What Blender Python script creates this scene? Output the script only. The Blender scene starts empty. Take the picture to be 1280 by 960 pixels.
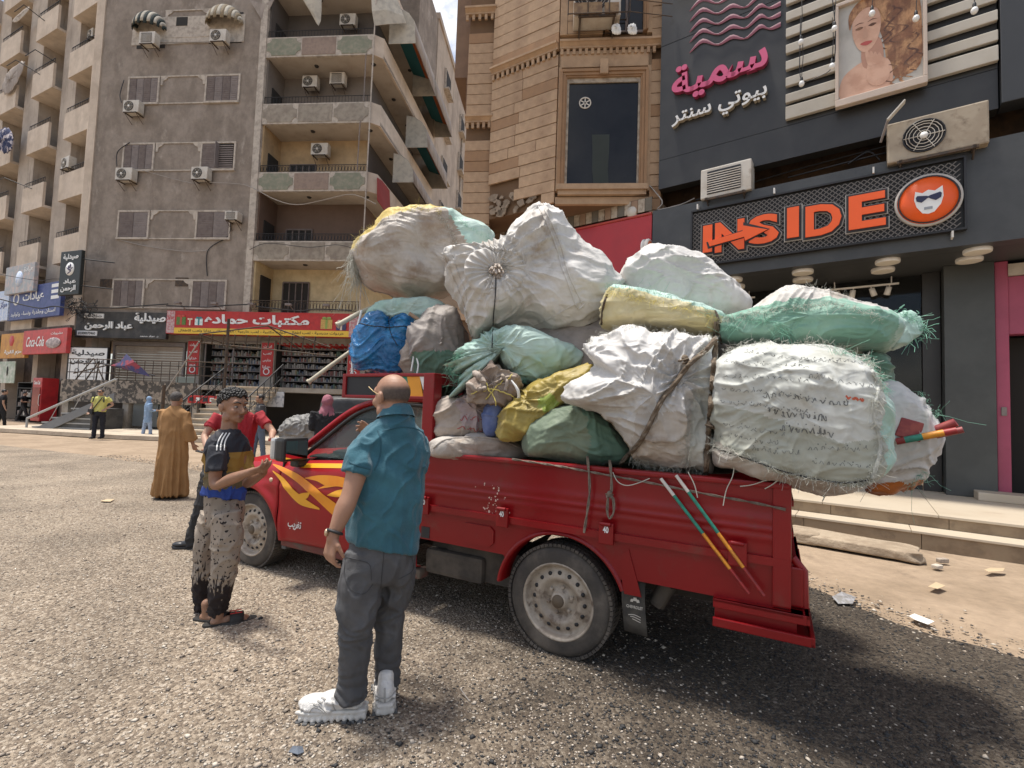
import bpy, bmesh, math, random
import numpy as np
from mathutils import Vector, Matrix, noise
from mathutils.bvhtree import BVHTree
random.seed(7); rng = np.random.default_rng(7)
scn = bpy.context.scene
COL = scn.collection
rad = math.radians

# ------------------------------------------------------------------ camera
FPX, CAM_H, PITCH, ROLL = 610.0, 1.55, rad(2.98), rad(1.97)
_F = np.array([0, math.cos(PITCH), math.sin(PITCH)]); _U0 = np.array([0, -math.sin(PITCH), math.cos(PITCH)]); _R0 = np.array([1., 0, 0])
_R = math.cos(ROLL)*_R0 + math.sin(ROLL)*_U0; _U = -math.sin(ROLL)*_R0 + math.cos(ROLL)*_U0
_C = np.array([0, 0, CAM_H])
cam = bpy.data.cameras.new('camera'); camo = bpy.data.objects.new('camera', cam); COL.objects.link(camo)
cam.sensor_width = 36; cam.lens = FPX/1280*36; cam.clip_start = 0.05; cam.clip_end = 2000
mw = Matrix.Identity(4)
for i in range(3):
    mw[i][0] = _R[i]; mw[i][1] = _U[i]; mw[i][2] = -_F[i]; mw[i][3] = _C[i]
camo.matrix_world = mw; scn.camera = camo

# ------------------------------------------------------------------ world, sun, exposure
SUN_EL = rad(78); SUN_AZ = rad(-74)         # azimuth measured from +Y towards +X
sdir = Vector((math.sin(SUN_AZ)*math.cos(SUN_EL), math.cos(SUN_AZ)*math.cos(SUN_EL), math.sin(SUN_EL)))
w = bpy.data.worlds.new('World'); scn.world = w; w.use_nodes = True
nt = w.node_tree; nt.nodes.clear()
def wn(t, **k):
    n = nt.nodes.new(t)
    for a, b in k.items(): setattr(n, a, b)
    return n
sky = wn('ShaderNodeTexSky'); sky.sky_type = 'NISHITA'; sky.sun_disc = False
sky.sun_elevation = SUN_EL; sky.sun_rotation = SUN_AZ; sky.altitude = 50; sky.dust_density = 2.5; sky.air_density = 1.0
tc = wn('ShaderNodeTexCoord'); mp = wn('ShaderNodeMapping'); mp.inputs['Scale'].default_value = (1, 1, 1.6); mp.inputs['Rotation'].default_value = (.3, .2, .5)
no = wn('ShaderNodeTexNoise'); no.inputs['Scale'].default_value = 5.5; no.inputs['Detail'].default_value = 10; no.inputs['Roughness'].default_value = .62
cr = wn('ShaderNodeValToRGB'); cr.color_ramp.elements[0].position = .47; cr.color_ramp.elements[1].position = .68
mx = wn('ShaderNodeMix', data_type='RGBA'); mx.inputs['B'].default_value = (9.6, 9.2, 8.5, 1)
bg = wn('ShaderNodeBackground'); bg.inputs['Strength'].default_value = .12
out = wn('ShaderNodeOutputWorld')
L = nt.links.new
L(tc.outputs['Generated'], mp.inputs[0]); L(mp.outputs[0], no.inputs['Vector']); L(no.outputs[0], cr.inputs[0])
L(cr.outputs[0], mx.inputs['Factor']); L(sky.outputs[0], mx.inputs['A']); L(mx.outputs['Result'], bg.inputs['Color']); L(bg.outputs[0], out.inputs[0])
sun = bpy.data.lights.new('sun', 'SUN'); sun.energy = 3.3; sun.angle = rad(7); sun.color = (1, .95, .87)
suno = bpy.data.objects.new('sun', sun); COL.objects.link(suno)
suno.rotation_euler = sdir.to_track_quat('Z', 'Y').to_euler()
scn.view_settings.view_transform = 'Standard'; scn.view_settings.look = 'None'; scn.view_settings.gamma = 1
scn.view_settings.exposure = 0.6
scn.render.engine = 'CYCLES'
scn.cycles.use_denoising = True
scn.cycles.max_bounces = 6; scn.cycles.diffuse_bounces = 3; scn.cycles.glossy_bounces = 3; scn.cycles.transmission_bounces = 4; scn.cycles.transparent_max_bounces = 8

# ------------------------------------------------------------------ picture <-> place
def ray(x, y): return _F + _R*(x-640)/FPX - _U*(y-480)/FPX
def ground(x, y, z=0.):
    d = ray(x, y); return _C + d*(z-CAM_H)/d[2]
def dep(x, y, Y):
    d = ray(x, y); return _C + d*Y/d[1]
class Frame:
    """vertical reference plane: u to the right along it, n away from the street, z up"""
    def __init__(s, p0, h):
        h = rad(h); s.p0 = np.array([p0[0], p0[1], 0.]); s.u = np.array([-math.sin(h), -math.cos(h), 0]); s.n = np.array([math.cos(h), -math.sin(h), 0])
        s.rotz = math.atan2(s.u[1], s.u[0])
    def pt(s, x, y, off=0.):
        d = ray(x, y); t = ((s.p0+s.n*off-_C)@s.n)/(d@s.n); return _C+d*t
    def uz(s, x, y, off=0.):
        P = s.pt(x, y, off)-s.p0; return float(P@s.u), float(P[2])
    def world(s, u, n, z): return s.p0+s.u*u+s.n*n+np.array([0, 0, z])
    def local(s, P): P = np.array(P)-s.p0; return float(P@s.u), float(P@s.n), float(P[2])

# ------------------------------------------------------------------ materials
def lin(c): return tuple((v/12.92 if v <= .04045 else ((v+.055)/1.055)**2.4) for v in c)
def hexc(h): return lin(tuple(int(h[i:i+2], 16)/255 for i in (0, 2, 4)))
MATS = {}
def mat(name, col, rough=.8, col2=None, scale=4., lo=.4, hi=.65, bump=0., bscale=30., metal=0., spec=.5, stretch=(1, 1, 1), detail=6,
        bdet=5, coat=0., var=.12, vscale=1.5, dirt=None, dscale=2., dlo=.52, dhi=.72, dstretch=(1, 1, 1), bstretch=None, trans=0, emis=None, estr=0, bdist=.01, sheen=0):
    if name in MATS: return MATS[name]
    m = bpy.data.materials.new(name); m.use_nodes = True; t = m.node_tree; b = t.nodes['Principled BSDF']; K = t.links.new
    b.inputs['Roughness'].default_value = rough; b.inputs['Metallic'].default_value = metal
    b.inputs['Specular IOR Level'].default_value = spec; b.inputs['Coat Weight'].default_value = coat; b.inputs['Coat Roughness'].default_value = .12
    b.inputs['Base Color'].default_value = (*col, 1)
    if trans: b.inputs['Transmission Weight'].default_value = trans
    if sheen: b.inputs['Sheen Weight'].default_value = sheen
    if emis: b.inputs['Emission Color'].default_value = (*emis, 1); b.inputs['Emission Strength'].default_value = estr
    tcn = t.nodes.new('ShaderNodeTexCoord')
    def ns(sc, st, det=6, rgh=.6):
        mp = t.nodes.new('ShaderNodeMapping'); mp.inputs['Scale'].default_value = st; K(tcn.outputs['Object'], mp.inputs[0])
        n = t.nodes.new('ShaderNodeTexNoise'); n.inputs['Scale'].default_value = sc; n.inputs['Detail'].default_value = det; n.inputs['Roughness'].default_value = rgh
        K(mp.outputs[0], n.inputs['Vector']); return n.outputs[0]
    def ramp(s, lo, hi):
        r = t.nodes.new('ShaderNodeMapRange'); r.inputs['From Min'].default_value = lo; r.inputs['From Max'].default_value = hi; r.interpolation_type = 'SMOOTHSTEP'; K(s, r.inputs[0]); return r.outputs[0]
    def mix(f, a, bb):
        x = t.nodes.new('ShaderNodeMix'); x.data_type = 'RGBA'
        K(f, x.inputs['Factor'])
        for s, v in (('A', a), ('B', bb)):
            if isinstance(v, tuple): x.inputs[s].default_value = (*v, 1)
            else: K(v, x.inputs[s])
        return x.outputs['Result']
    c = None
    if col2: c = mix(ramp(ns(scale, stretch, detail), lo, hi), tuple(col), tuple(col2))
    if dirt: c = mix(ramp(ns(dscale, dstretch, 8, .65), dlo, dhi), c if c is not None else tuple(col), tuple(dirt))
    if var:
        h = t.nodes.new('ShaderNodeHueSaturation'); r = t.nodes.new('ShaderNodeMapRange')
        r.inputs['From Min'].default_value = .3; r.inputs['From Max'].default_value = .7; r.inputs['To Min'].default_value = 1-var; r.inputs['To Max'].default_value = 1+var
        K(ns(vscale, (1, 1, 1), 8, .7), r.inputs[0]); K(r.outputs[0], h.inputs['Value'])
        if c is not None: K(c, h.inputs['Color'])
        else: h.inputs['Color'].default_value = (*col, 1)
        c = h.outputs[0]
    if c is not None: K(c, b.inputs['Base Color'])
    if bump:
        bp = t.nodes.new('ShaderNodeBump'); bp.inputs['Strength'].default_value = bump; bp.inputs['Distance'].default_value = bdist
        K(ns(bscale, bstretch or (1, 1, 1), bdet, .6), bp.inputs['Height']); K(bp.outputs[0], b.inputs['Normal'])
    MATS[name] = m; return m
def glass(name, col, rough=.06, alpha=.35):
    m = mat(name, col, rough=rough, var=0, spec=.6); m.node_tree.nodes['Principled BSDF'].inputs['Alpha'].default_value = alpha; return m

def creases(m, strength=.6, scale=9., dist=.02, st=(1, 1, .5)):
    """sharp little cloth creases laid over a material's own bump"""
    t = m.node_tree; K = t.links.new; B = t.nodes['Principled BSDF']; tcn = t.nodes.new('ShaderNodeTexCoord')
    n0 = t.nodes.new('ShaderNodeTexNoise'); n0.inputs['Scale'].default_value = scale*.35; n0.inputs['Detail'].default_value = 2; K(tcn.outputs['Object'], n0.inputs['Vector'])
    ad = t.nodes.new('ShaderNodeMixRGB'); ad.blend_type = 'ADD'; ad.inputs[0].default_value = .3; K(tcn.outputs['Object'], ad.inputs[1]); K(n0.outputs[1], ad.inputs[2])
    mp = t.nodes.new('ShaderNodeMapping'); mp.inputs['Scale'].default_value = st; K(ad.outputs[0], mp.inputs[0])
    n1 = t.nodes.new('ShaderNodeTexNoise'); n1.noise_type = 'RIDGED_MULTIFRACTAL'; n1.inputs['Scale'].default_value = scale; n1.inputs['Detail'].default_value = 3; n1.inputs['Roughness'].default_value = .5; K(mp.outputs[0], n1.inputs['Vector'])
    b1 = t.nodes.new('ShaderNodeBump'); b1.inputs['Strength'].default_value = strength; b1.inputs['Distance'].default_value = dist; K(n1.outputs[0], b1.inputs['Height'])
    l = B.inputs['Normal'].links
    if l: K(l[0].from_socket, b1.inputs['Normal'])
    K(b1.outputs[0], B.inputs['Normal']); return m

# ------------------------------------------------------------------ mesh building
def link(o, parent=None):
    COL.objects.link(o)
    if parent is not None: o.parent = parent
    return o
class MB:
    def __init__(s): s.v = []; s.f = []; s.sm = []; s.mi = []; s.cur = 0
    def add(s, vs, fs, smooth=False):
        k = len(s.v); s.v += [tuple(p) for p in vs]
        for f in fs: s.f.append(tuple(i+k for i in f)); s.sm.append(smooth); s.mi.append(s.cur)
        return s
    def box(s, x0, x1, y0, y1, z0, z1, M=None):
        if x1 < x0: x0, x1 = x1, x0
        if y1 < y0: y0, y1 = y1, y0
        if z1 < z0: z0, z1 = z1, z0
        v = [Vector((x, y, z)) for z in (z0, z1) for y in (y0, y1) for x in (x0, x1)]
        if M is not None: v = [M @ p for p in v]
        return s.add(v, [(0, 2, 3, 1), (4, 5, 7, 6), (0, 1, 5, 4), (2, 6, 7, 3), (0, 4, 6, 2), (1, 3, 7, 5)])
    def bbox(s, x0, x1, y0, y1, z0, z1, b=.01, M=None):
        """box with chamfered edges"""
        if x1 < x0: x0, x1 = x1, x0
        if y1 < y0: y0, y1 = y1, y0
        if z1 < z0: z0, z1 = z1, z0
        bm = bmesh.new(); bmesh.ops.create_cube(bm, size=1)
        for v in bm.verts: v.co = Vector(((x0+x1)/2+v.co.x*(x1-x0), (y0+y1)/2+v.co.y*(y1-y0), (z0+z1)/2+v.co.z*(z1-z0)))
        b = min(b, (x1-x0)*.4, (y1-y0)*.4, (z1-z0)*.4)
        bmesh.ops.bevel(bm, geom=bm.edges[:], offset=b, segments=2, profile=.6, affect='EDGES')
        bm.verts.index_update()
        vs = [v.co.copy() if M is None else M @ v.co for v in bm.verts]; fs = [tuple(v.index for v in f.verts) for f in bm.faces]; bm.free()
        return s.add(vs, fs)
    def tube(s, pts, r, n=8, cap=True, smooth=True, closed=False):
        pts = [Vector(p) for p in pts]; m = len(pts); rs = r if isinstance(r, (list, tuple)) else [r]*m
        vs = []; fs = []; up = None
        for i, p in enumerate(pts):
            if closed: t = pts[(i+1) % m]-pts[i-1]
            else: t = pts[min(i+1, m-1)]-pts[max(i-1, 0)]
            t = t.normalized() if t.length > 1e-9 else Vector((0, 0, 1))
            if up is None: up = Vector((0, 0, 1)) if abs(t.z) < .9 else Vector((1, 0, 0))
            a = (up-t*up.dot(t)); a = a.normalized() if a.length > 1e-6 else t.orthogonal().normalized(); up = a; b = t.cross(a)
            for k in range(n):
                q = 2*math.pi*k/n; vs.append(p+(a*math.cos(q)+b*math.sin(q))*rs[i])
        for i in range(m-1 if not closed else m):
            for k in range(n):
                A = i*n+k; B = i*n+(k+1) % n; j = (i+1) % m; fs.append((A, B, j*n+(k+1) % n, j*n+k))
        s.add(vs, fs, smooth)
        if cap and not closed:
            s.add(vs[:n], [tuple(range(n))[::-1]]); s.add(vs[-n:], [tuple(range(n))])
        return s
    def lathe(s, prof, n=24, M=None, smooth=True, a0=0, a1=2*math.pi):
        """prof: (r, h) pairs about local Z"""
        vs = []; fs = []; full = abs(a1-a0-2*math.pi) < 1e-6; k = n if full else n+1
        for r, h in prof:
            for i in range(k):
                a = a0+(a1-a0)*i/n; p = Vector((r*math.cos(a), r*math.sin(a), h)); vs.append(M @ p if M is not None else p)
        for j in range(len(prof)-1):
            for i in range(n):
                i2 = (i+1) % k; fs.append((j*k+i, j*k+i2, (j+1)*k+i2, (j+1)*k+i))
        return s.add(vs, fs, smooth)
    def prism(s, poly, z0, z1, M=None, smooth=False):
        """2D polygon extruded z0..z1, mapped by M"""
        n = len(poly); vs = [Vector((x, y, z)) for z in (z0, z1) for x, y in poly]
        if M is not None: vs = [M @ p for p in vs]
        return s.add(vs, [tuple(range(n))[::-1], tuple(range(n, 2*n))]+[(i, (i+1) % n, n+(i+1) % n, n+i) for i in range(n)], smooth)
    def ell(s, c, r, n=12, m=8, M=None):
        vs = []; fs = []
        for j in range(m+1):
            t = math.pi*j/m
            for i in range(n):
                a = 2*math.pi*i/n; p = Vector((c[0]+r[0]*math.sin(t)*math.cos(a), c[1]+r[1]*math.sin(t)*math.sin(a), c[2]+r[2]*math.cos(t))); vs.append(M @ p if M is not None else p)
        for j in range(m):
            for i in range(n): fs.append((j*n+i, (j+1)*n+i, (j+1)*n+(i+1) % n, j*n+(i+1) % n))
        return s.add(vs, fs, True)
    def grid(s, P, smooth=True):
        """P[i][j] points"""
        a, b = len(P), len(P[0]); vs = [p for r in P for p in r]
        return s.add(vs, [(i*b+j, i*b+j+1, (i+1)*b+j+1, (i+1)*b+j) for i in range(a-1) for j in range(b-1)], smooth)
    def mesh(s, name, m):
        me = bpy.data.meshes.new(name); me.from_pydata([tuple(v) for v in s.v], [], s.f)
        for mm in (m if isinstance(m, (list, tuple)) else [m]): me.materials.append(mm)
        me.polygons.foreach_set('use_smooth', s.sm); me.polygons.foreach_set('material_index', s.mi); me.update()
        return me
    def build(s, name, m, parent=None, fix=True):
        me = s.mesh(name, m)
        if fix:
            bm = bmesh.new(); bm.from_mesh(me); bmesh.ops.recalc_face_normals(bm, faces=bm.faces[:]); bm.to_mesh(me); bm.free()
        return link(bpy.data.objects.new(name, me), parent)
def tag(o, label=None, cat=None, group=None, kind=None):
    if label: o['label'] = label
    if cat: o['category'] = cat
    if group: o['group'] = group
    if kind: o['kind'] = kind
    return o
def thing(name, label, cat, loc=(0, 0, 0), rotz=0, group=None):
    o = bpy.data.objects.new(name, None); o.empty_display_size = .2; o.location = tuple(loc); o.rotation_euler = (0, 0, rotz); link(o)
    return tag(o, label, cat, group)
def inst(src, loc, parent=None, rot=None, scale=None, name=None):
    o = src.copy(); link(o, parent); o.location = loc
    if rot: o.rotation_euler = rot
    if scale: o.scale = scale
    return o
def copy_tree(o, parent=None):
    kids = list(o.children); c = o.copy(); COL.objects.link(c)
    c.parent = parent
    for k in kids: copy_tree(k, c)
    return c
def spline(pts, n, closed=False):
    """Catmull-Rom through pts, n samples"""
    P = [np.array(p, float) for p in pts]; m = len(P); out = []
    segs = m if closed else m-1
    for i in range(n):
        t = segs*i/(n if closed else n-1); k = min(int(t), segs-1); t -= k
        g = (lambda j: P[j % m]) if closed else (lambda j: P[max(0, min(m-1, j))])
        a, b, c, d = g(k-1), g(k), g(k+1), g(k+2)
        out.append(.5*((2*b)+(c-a)*t+(2*a-5*b+4*c-d)*t*t+(3*b-a-3*c+d)*t**3))
    return out

# ------------------------------------------------------------------ lettering
_AR = {'ا': 'FE8D', 'أ': 'FE83', 'إ': 'FE87', 'آ': 'FE81', 'ب': 'FE8F', 'ة': 'FE93', 'ت': 'FE95', 'ث': 'FE99', 'ج': 'FE9D', 'ح': 'FEA1', 'خ': 'FEA5', 'د': 'FEA9', 'ذ': 'FEAB',
       'ر': 'FEAD', 'ز': 'FEAF', 'س': 'FEB1', 'ش': 'FEB5', 'ص': 'FEB9', 'ض': 'FEBD', 'ط': 'FEC1', 'ظ': 'FEC5', 'ع': 'FEC9', 'غ': 'FECD', 'ف': 'FED1', 'ق': 'FED5', 'ك': 'FED9',
       'ل': 'FEDD', 'م': 'FEE1', 'ن': 'FEE5', 'ه': 'FEE9', 'و': 'FEED', 'ى': 'FEEF', 'ي': 'FEF1'}
_NJ = set('اأإآدذرزوةى')
def arabic(t):
    o = []; n = len(t)
    for i, ch in enumerate(t):
        if ch not in _AR: o.append(ch); continue
        b = int(_AR[ch], 16); pj = i > 0 and t[i-1] in _AR and t[i-1] not in _NJ; nj = ch not in _NJ and i < n-1 and t[i+1] in _AR
        o.append(chr(b+(3 if pj and nj else 2 if nj else 1 if pj else 0)))
    s = ''.join(o[::-1])
    import re
    return re.sub(r'[0-9]+', lambda m: m.group(0)[::-1], s)
def text(s, m, parent, cx, cz, w, h, y=0., ext=.01, bold=.02, name='lettering', rtl=False, flip=False, shear=0., face=None, M=None, res=3):
    """text standing in the local XZ plane, reading from -Y, fitted to w x h about (cx, cz)"""
    c = bpy.data.curves.new(name, 'FONT'); c.body = arabic(s) if rtl else s; c.size = 1; c.offset = bold; c.resolution_u = res; c.shear = shear
    tmp = bpy.data.objects.new(name, c); COL.objects.link(tmp)
    dg = bpy.context.evaluated_depsgraph_get(); me = bpy.data.meshes.new_from_object(tmp.evaluated_get(dg))
    bpy.data.objects.remove(tmp); bpy.data.curves.remove(c)
    bm = bmesh.new(); bm.from_mesh(me); bpy.data.meshes.remove(me)
    bmesh.ops.remove_doubles(bm, verts=bm.verts[:], dist=.002)
    xs = [v.co.x for v in bm.verts]; ys = [v.co.y for v in bm.verts]
    x0, x1, y0, y1 = min(xs), max(xs), min(ys), max(ys); sx = w/(x1-x0); sy = h/(y1-y0) if h else sx
    for v in bm.verts: v.co = Vector((cx+(v.co.x-(x0+x1)/2)*sx, y, cz+(v.co.y-(y0+y1)/2)*sy))
    if ext:
        r = bmesh.ops.extrude_face_region(bm, geom=bm.faces[:])
        for v in [g for g in r['geom'] if isinstance(g, bmesh.types.BMVert)]: v.co.y -= ext
        bmesh.ops.recalc_face_normals(bm, faces=bm.faces[:])
    if M is not None: bm.transform(M)
    for f in bm.faces: f.smooth = False
    me = bpy.data.meshes.new(name); bm.to_mesh(me); bm.free()
    me.materials.append(m)
    return link(bpy.data.objects.new(name, me), parent)
# ------------------------------------------------------------------ shared colours
C_CONC = mat('concrete', (.36, .32, .27), .9, (.27, .235, .19), 3, bump=.35, bscale=40, dirt=(.2, .17, .135), dscale=1.2)
M_GREYW = mat('grey_render', (.29, .242, .20), .92, (.225, .185, .15), .9, .42, .6, stretch=(1.3, 1, .7), bump=.6, bscale=9, bdist=.02, dirt=(.38, .33, .28), dscale=.9, dlo=.57, dhi=.72, dstretch=(1.6, 1, .8), var=.2, vscale=2.5)
M_TRIM = mat('cream_trim', (.5, .44, .37), .85, (.36, .31, .26), 5, bump=.2, bscale=30)
M_CREAM = mat('cream_plaster', (.60, .50, .40), .88, (.50, .41, .32), .8, dirt=(.36, .29, .23), dscale=1.1, dlo=.55, dhi=.8, dstretch=(2.5, 2.5, .4), bump=.2, bscale=12)
M_PIER = mat('pier_plaster', (.44, .37, .30), .9, (.36, .30, .245), .8, dirt=(.28, .23, .185), dscale=1.4, dstretch=(3, 3, .3), bump=.25, bscale=10)
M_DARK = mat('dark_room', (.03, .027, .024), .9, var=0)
M_SHUT = mat('shutter_brown', (.185, .15, .135), .8, (.14, .11, .1), 6, bump=.2, bscale=20)
M_SHUT2 = mat('shutter_grey', (.235, .20, .185), .8, (.19, .16, .15), 6)
M_WHITE = mat('white_paint', (.74, .72, .68), .55, (.6, .57, .52), 6)
M_ACW = mat('aircon_casing', (.60, .56, .49), .5, (.48, .43, .36), 3, dirt=(.3, .25, .19), dscale=4, dlo=.58, dhi=.75)
M_BLACKM = mat('black_metal', (.03, .03, .032), .5, metal=.4, var=.1)
M_RUST = mat('rusty_metal', (.11, .075, .05), .8, (.06, .05, .045), 9, metal=.3)
M_PALEP = mat('panel_faded', (.32, .28, .225), .9, (.25, .21, .17), 4, var=.15)
M_GREEN = mat('panel_green', (.215, .225, .165), .9, (.27, .255, .195), 6)
M_PINKP = mat('panel_brown', (.30, .225, .18), .9, (.24, .18, .145), 6)
M_YELW = mat('yellow_wall', (.48, .345, .20), .9, (.40, .29, .17), 2)
M_CEIL = mat('balcony_underside', (.50, .44, .37), .9, (.40, .34, .28), 1.5, dirt=(.25, .2, .16), dscale=1.5, dlo=.6, dhi=.75)
M_REDS = mat('sign_red', (.50, .022, .018), .45, (.42, .02, .016), 5)
M_WSIGN = mat('sign_white', (.78, .78, .76), .5, var=.05)
M_YSIGN = mat('sign_yellow', (.78, .50, .05), .5, var=.05)
M_CHAR = mat('charcoal_panel', (.029, .028, .027), .42, (.036, .035, .033), 2, var=.1)
M_CHAR2 = mat('charcoal_fascia', (.048, .050, .051), .45, (.058, .060, .060), 1.5, bump=.03, bscale=3, dirt=(.08, .078, .07), dscale=3, dlo=.62, dhi=.8)
M_ORNG = mat('sign_orange', (.85, .11, .012), .4, var=.04)
M_STONE = mat('tan_stone', (.43, .295, .185), .85, (.36, .24, .15), 2.2, dirt=(.26, .165, .10), dscale=2.2, dlo=.60, dhi=.8, bump=.35, bscale=35, var=.12, vscale=6)
M_JOINT = mat('stone_joint', (.15, .09, .05), .95)
M_GLASSD = mat('dark_glass', (.012, .013, .014), .06, spec=.7, var=0)

# ------------------------------------------------------------------ ground
FT = Frame(ground(700, 826)[:2], -61.6)       # truck's near side; u points to its rear
def edge_n(u):
    """where the road surface ends (distance n behind the truck's near side), per u along the street"""
    pts = [(-90, 2.3), (-19, 2.7), (-15, 3.2), (-11, 3.3), (-7, 3.55), (-3, 3.5), (0, 3.1), (1.4, 2.7), (1.95, 2.08), (2.65, 1.72), (5, 1.6), (120, 1.6)]
    for (a, b), (c, d) in zip(pts, pts[1:]):
        if a <= u <= c: return b+(d-b)*(u-a)/(c-a)
    return 2.
def road_h(u, n): return .012*noise.noise(Vector((u*.9, n*.9, 3)))+.02*noise.noise(Vector((u*.25, n*.25, 8)))
M_DIRT = mat('sandy_dirt', (.335, .25, .172), .95, (.265, .195, .13), 1.2, .4, .65, bump=.6, bscale=22, bdist=.02, dirt=(.20, .145, .098), dscale=2.2, dlo=.56, dhi=.75, var=.16, vscale=9)
b = MB()
P = []
xs = [-400, -150, -80]+[-50+i*1.0 for i in range(80)]+[40, 80, 200, 400]; ys = [-300, -80, -30, -12]+[-6+i*1. for i in range(60)]+[60, 90, 200, 700]
for x in xs:
    P.append([(x, y, .018*noise.noise(Vector((x*.4, y*.4, 1)))-.02) for y in ys])
b.grid(P); tag(b.build('ground', M_DIRT), kind='structure')

def gravel_mat():
    m = bpy.data.materials.new('crushed_gravel'); m.use_nodes = True; t = m.node_tree; K = t.links.new; B = t.nodes['Principled BSDF']; B.inputs['Roughness'].default_value = .92
    tcn = t.nodes.new('ShaderNodeTexCoord')
    v = t.nodes.new('ShaderNodeTexVoronoi'); v.inputs['Scale'].default_value = 68; v.inputs['Randomness'].default_value = 1; K(tcn.outputs['Object'], v.inputs['Vector'])
    v2 = t.nodes.new('ShaderNodeTexVoronoi'); v2.inputs['Scale'].default_value = 130; K(tcn.outputs['Object'], v2.inputs['Vector'])
    sep = t.nodes.new('ShaderNodeSeparateColor'); K(v.outputs['Color'], sep.inputs[0])
    r = t.nodes.new('ShaderNodeValToRGB'); cr = r.color_ramp; cr.elements[0].position = 0; cr.elements[0].color = (.16, .124, .092, 1); cr.elements[1].position = 1; cr.elements[1].color = (.54, .465, .375, 1)
    for p, c in ((.35, (.245, .19, .138)), (.65, (.33, .265, .195)), (.9, (.43, .355, .27))): e = cr.elements.new(p); e.color = (*c, 1)
    K(sep.outputs[0], r.inputs[0])
    # dark fresh asphalt patch round the truck's tail, and large tonal drifts
    at = t.nodes.new('ShaderNodeAttribute'); at.attribute_name = 'dark'
    n = t.nodes.new('ShaderNodeTexNoise'); n.inputs['Scale'].default_value = 3; n.inputs['Detail'].default_value = 7; K(tcn.outputs['Object'], n.inputs['Vector'])
    ad = t.nodes.new('ShaderNodeMath'); ad.operation = 'MULTIPLY_ADD'; K(n.outputs[0], ad.inputs[0]); ad.inputs[1].default_value = .9; K(at.outputs['Fac'], ad.inputs[2])
    mr = t.nodes.new('ShaderNodeMapRange'); mr.inputs['From Min'].default_value = .55; mr.inputs['From Max'].default_value = 1.2; K(ad.outputs[0], mr.inputs[0])
    dk = t.nodes.new('ShaderNodeMix'); dk.data_type = 'RGBA'; dk.blend_type = 'MULTIPLY'; K(r.outputs[0], dk.inputs['A']); dk.inputs['B'].default_value = (.30, .29, .28, 1); K(mr.outputs[0], dk.inputs['Factor'])
    n2 = t.nodes.new('ShaderNodeTexNoise'); n2.inputs['Scale'].default_value = .8; n2.inputs['Detail'].default_value = 5; K(tcn.outputs['Object'], n2.inputs['Vector'])
    m2 = t.nodes.new('ShaderNodeMapRange'); m2.inputs['From Min'].default_value = .35; m2.inputs['From Max'].default_value = .65; m2.inputs['To Min'].default_value = .74; m2.inputs['To Max'].default_value = 1.2; K(n2.outputs[0], m2.inputs[0])
    h = t.nodes.new('ShaderNodeHueSaturation'); K(dk.outputs['Result'], h.inputs['Color']); K(m2.outputs[0], h.inputs['Value']); mpd = t.nodes.new('ShaderNodeMapping'); mpd.inputs['Rotation'].default_value = (0, 0, FT.rotz*-1); mpd.inputs['Scale'].default_value = (.25, 1, 1); K(tcn.outputs['Object'], mpd.inputs[0])
    nd = t.nodes.new('ShaderNodeTexNoise'); nd.inputs['Scale'].default_value = 1.1; nd.inputs['Detail'].default_value = 9; nd.inputs['Roughness'].default_value = .68; K(mpd.outputs[0], nd.inputs['Vector'])
    rd = t.nodes.new('ShaderNodeMapRange'); rd.inputs['From Min'].default_value = .50; rd.inputs['From Max'].default_value = .72; rd.inputs['To Max'].default_value = .62; K(nd.outputs[0], rd.inputs[0])
    om = t.nodes.new('ShaderNodeMath'); om.operation = 'SUBTRACT'; om.use_clamp = True; K(rd.outputs[0], om.inputs[0]); K(mr.outputs[0], om.inputs[1])
    du = t.nodes.new('ShaderNodeMix'); du.data_type = 'RGBA'; K(om.outputs[0], du.inputs['Factor']); K(h.outputs[0], du.inputs['A']); du.inputs['B'].default_value = (.36, .295, .22, 1); K(du.outputs['Result'], B.inputs['Base Color'])
    inv = t.nodes.new('ShaderNodeMath'); inv.operation = 'MULTIPLY_ADD'; inv.inputs[1].default_value = -1; K(v.outputs['Distance'], inv.inputs[0]); 
    s2 = t.nodes.new('ShaderNodeMath'); s2.operation = 'MULTIPLY'; s2.inputs[1].default_value = -.5; K(v2.outputs['Distance'], s2.inputs[0]); K(s2.outputs[0], inv.inputs[2])
    bp = t.nodes.new('ShaderNodeBump'); bp.inputs['Strength'].default_value = 1; bp.inputs['Distance'].default_value = .014; K(inv.outputs[0], bp.inputs['Height']); K(bp.outputs[0], B.inputs['Normal'])
    return m
M_GRAV = gravel_mat()
def darkness(u, n):
    # dark asphalt grit: around and behind the truck's tail
    a = 1/(1+math.exp(-(u-(-.3+.15*n))*1.9)); b_ = 1/(1+math.exp(-(n+1.05)*3.2))
    c = 1/(1+math.exp((u-9)*.8))
    return a*b_*c
b = MB(); us = [-90, -60, -40]+[-30+i*.5 for i in range(40)]+[-10+i*.12 for i in range(150)]+[8+i*1. for i in range(12)]+[30, 60, 120]
NB = [-40, -20, -12]+[-8+i*.5 for i in range(8)]+[-4+i*.12 for i in range(34)]
P = []; DK = []
for u in us:
    e = edge_n(u)+.16*noise.noise(Vector((u*1.3, 0, 0)))+.07*noise.noise(Vector((u*6, 0, 0)))
    ns_ = NB+[0+(e)*(i+1)/16. for i in range(16)]
    row = []
    for j, n in enumerate(ns_):
        z = .022+road_h(u, n)
        if j >= len(ns_)-2: z = .022*(.5 if j == len(ns_)-2 else -1.2)+road_h(u, n)*.4
        row.append(tuple(FT.world(u, n, z))); DK.append(darkness(u, n))
    P.append(row)
b.grid(P); road = b.build('road', M_GRAV); tag(road, kind='structure')
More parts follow.
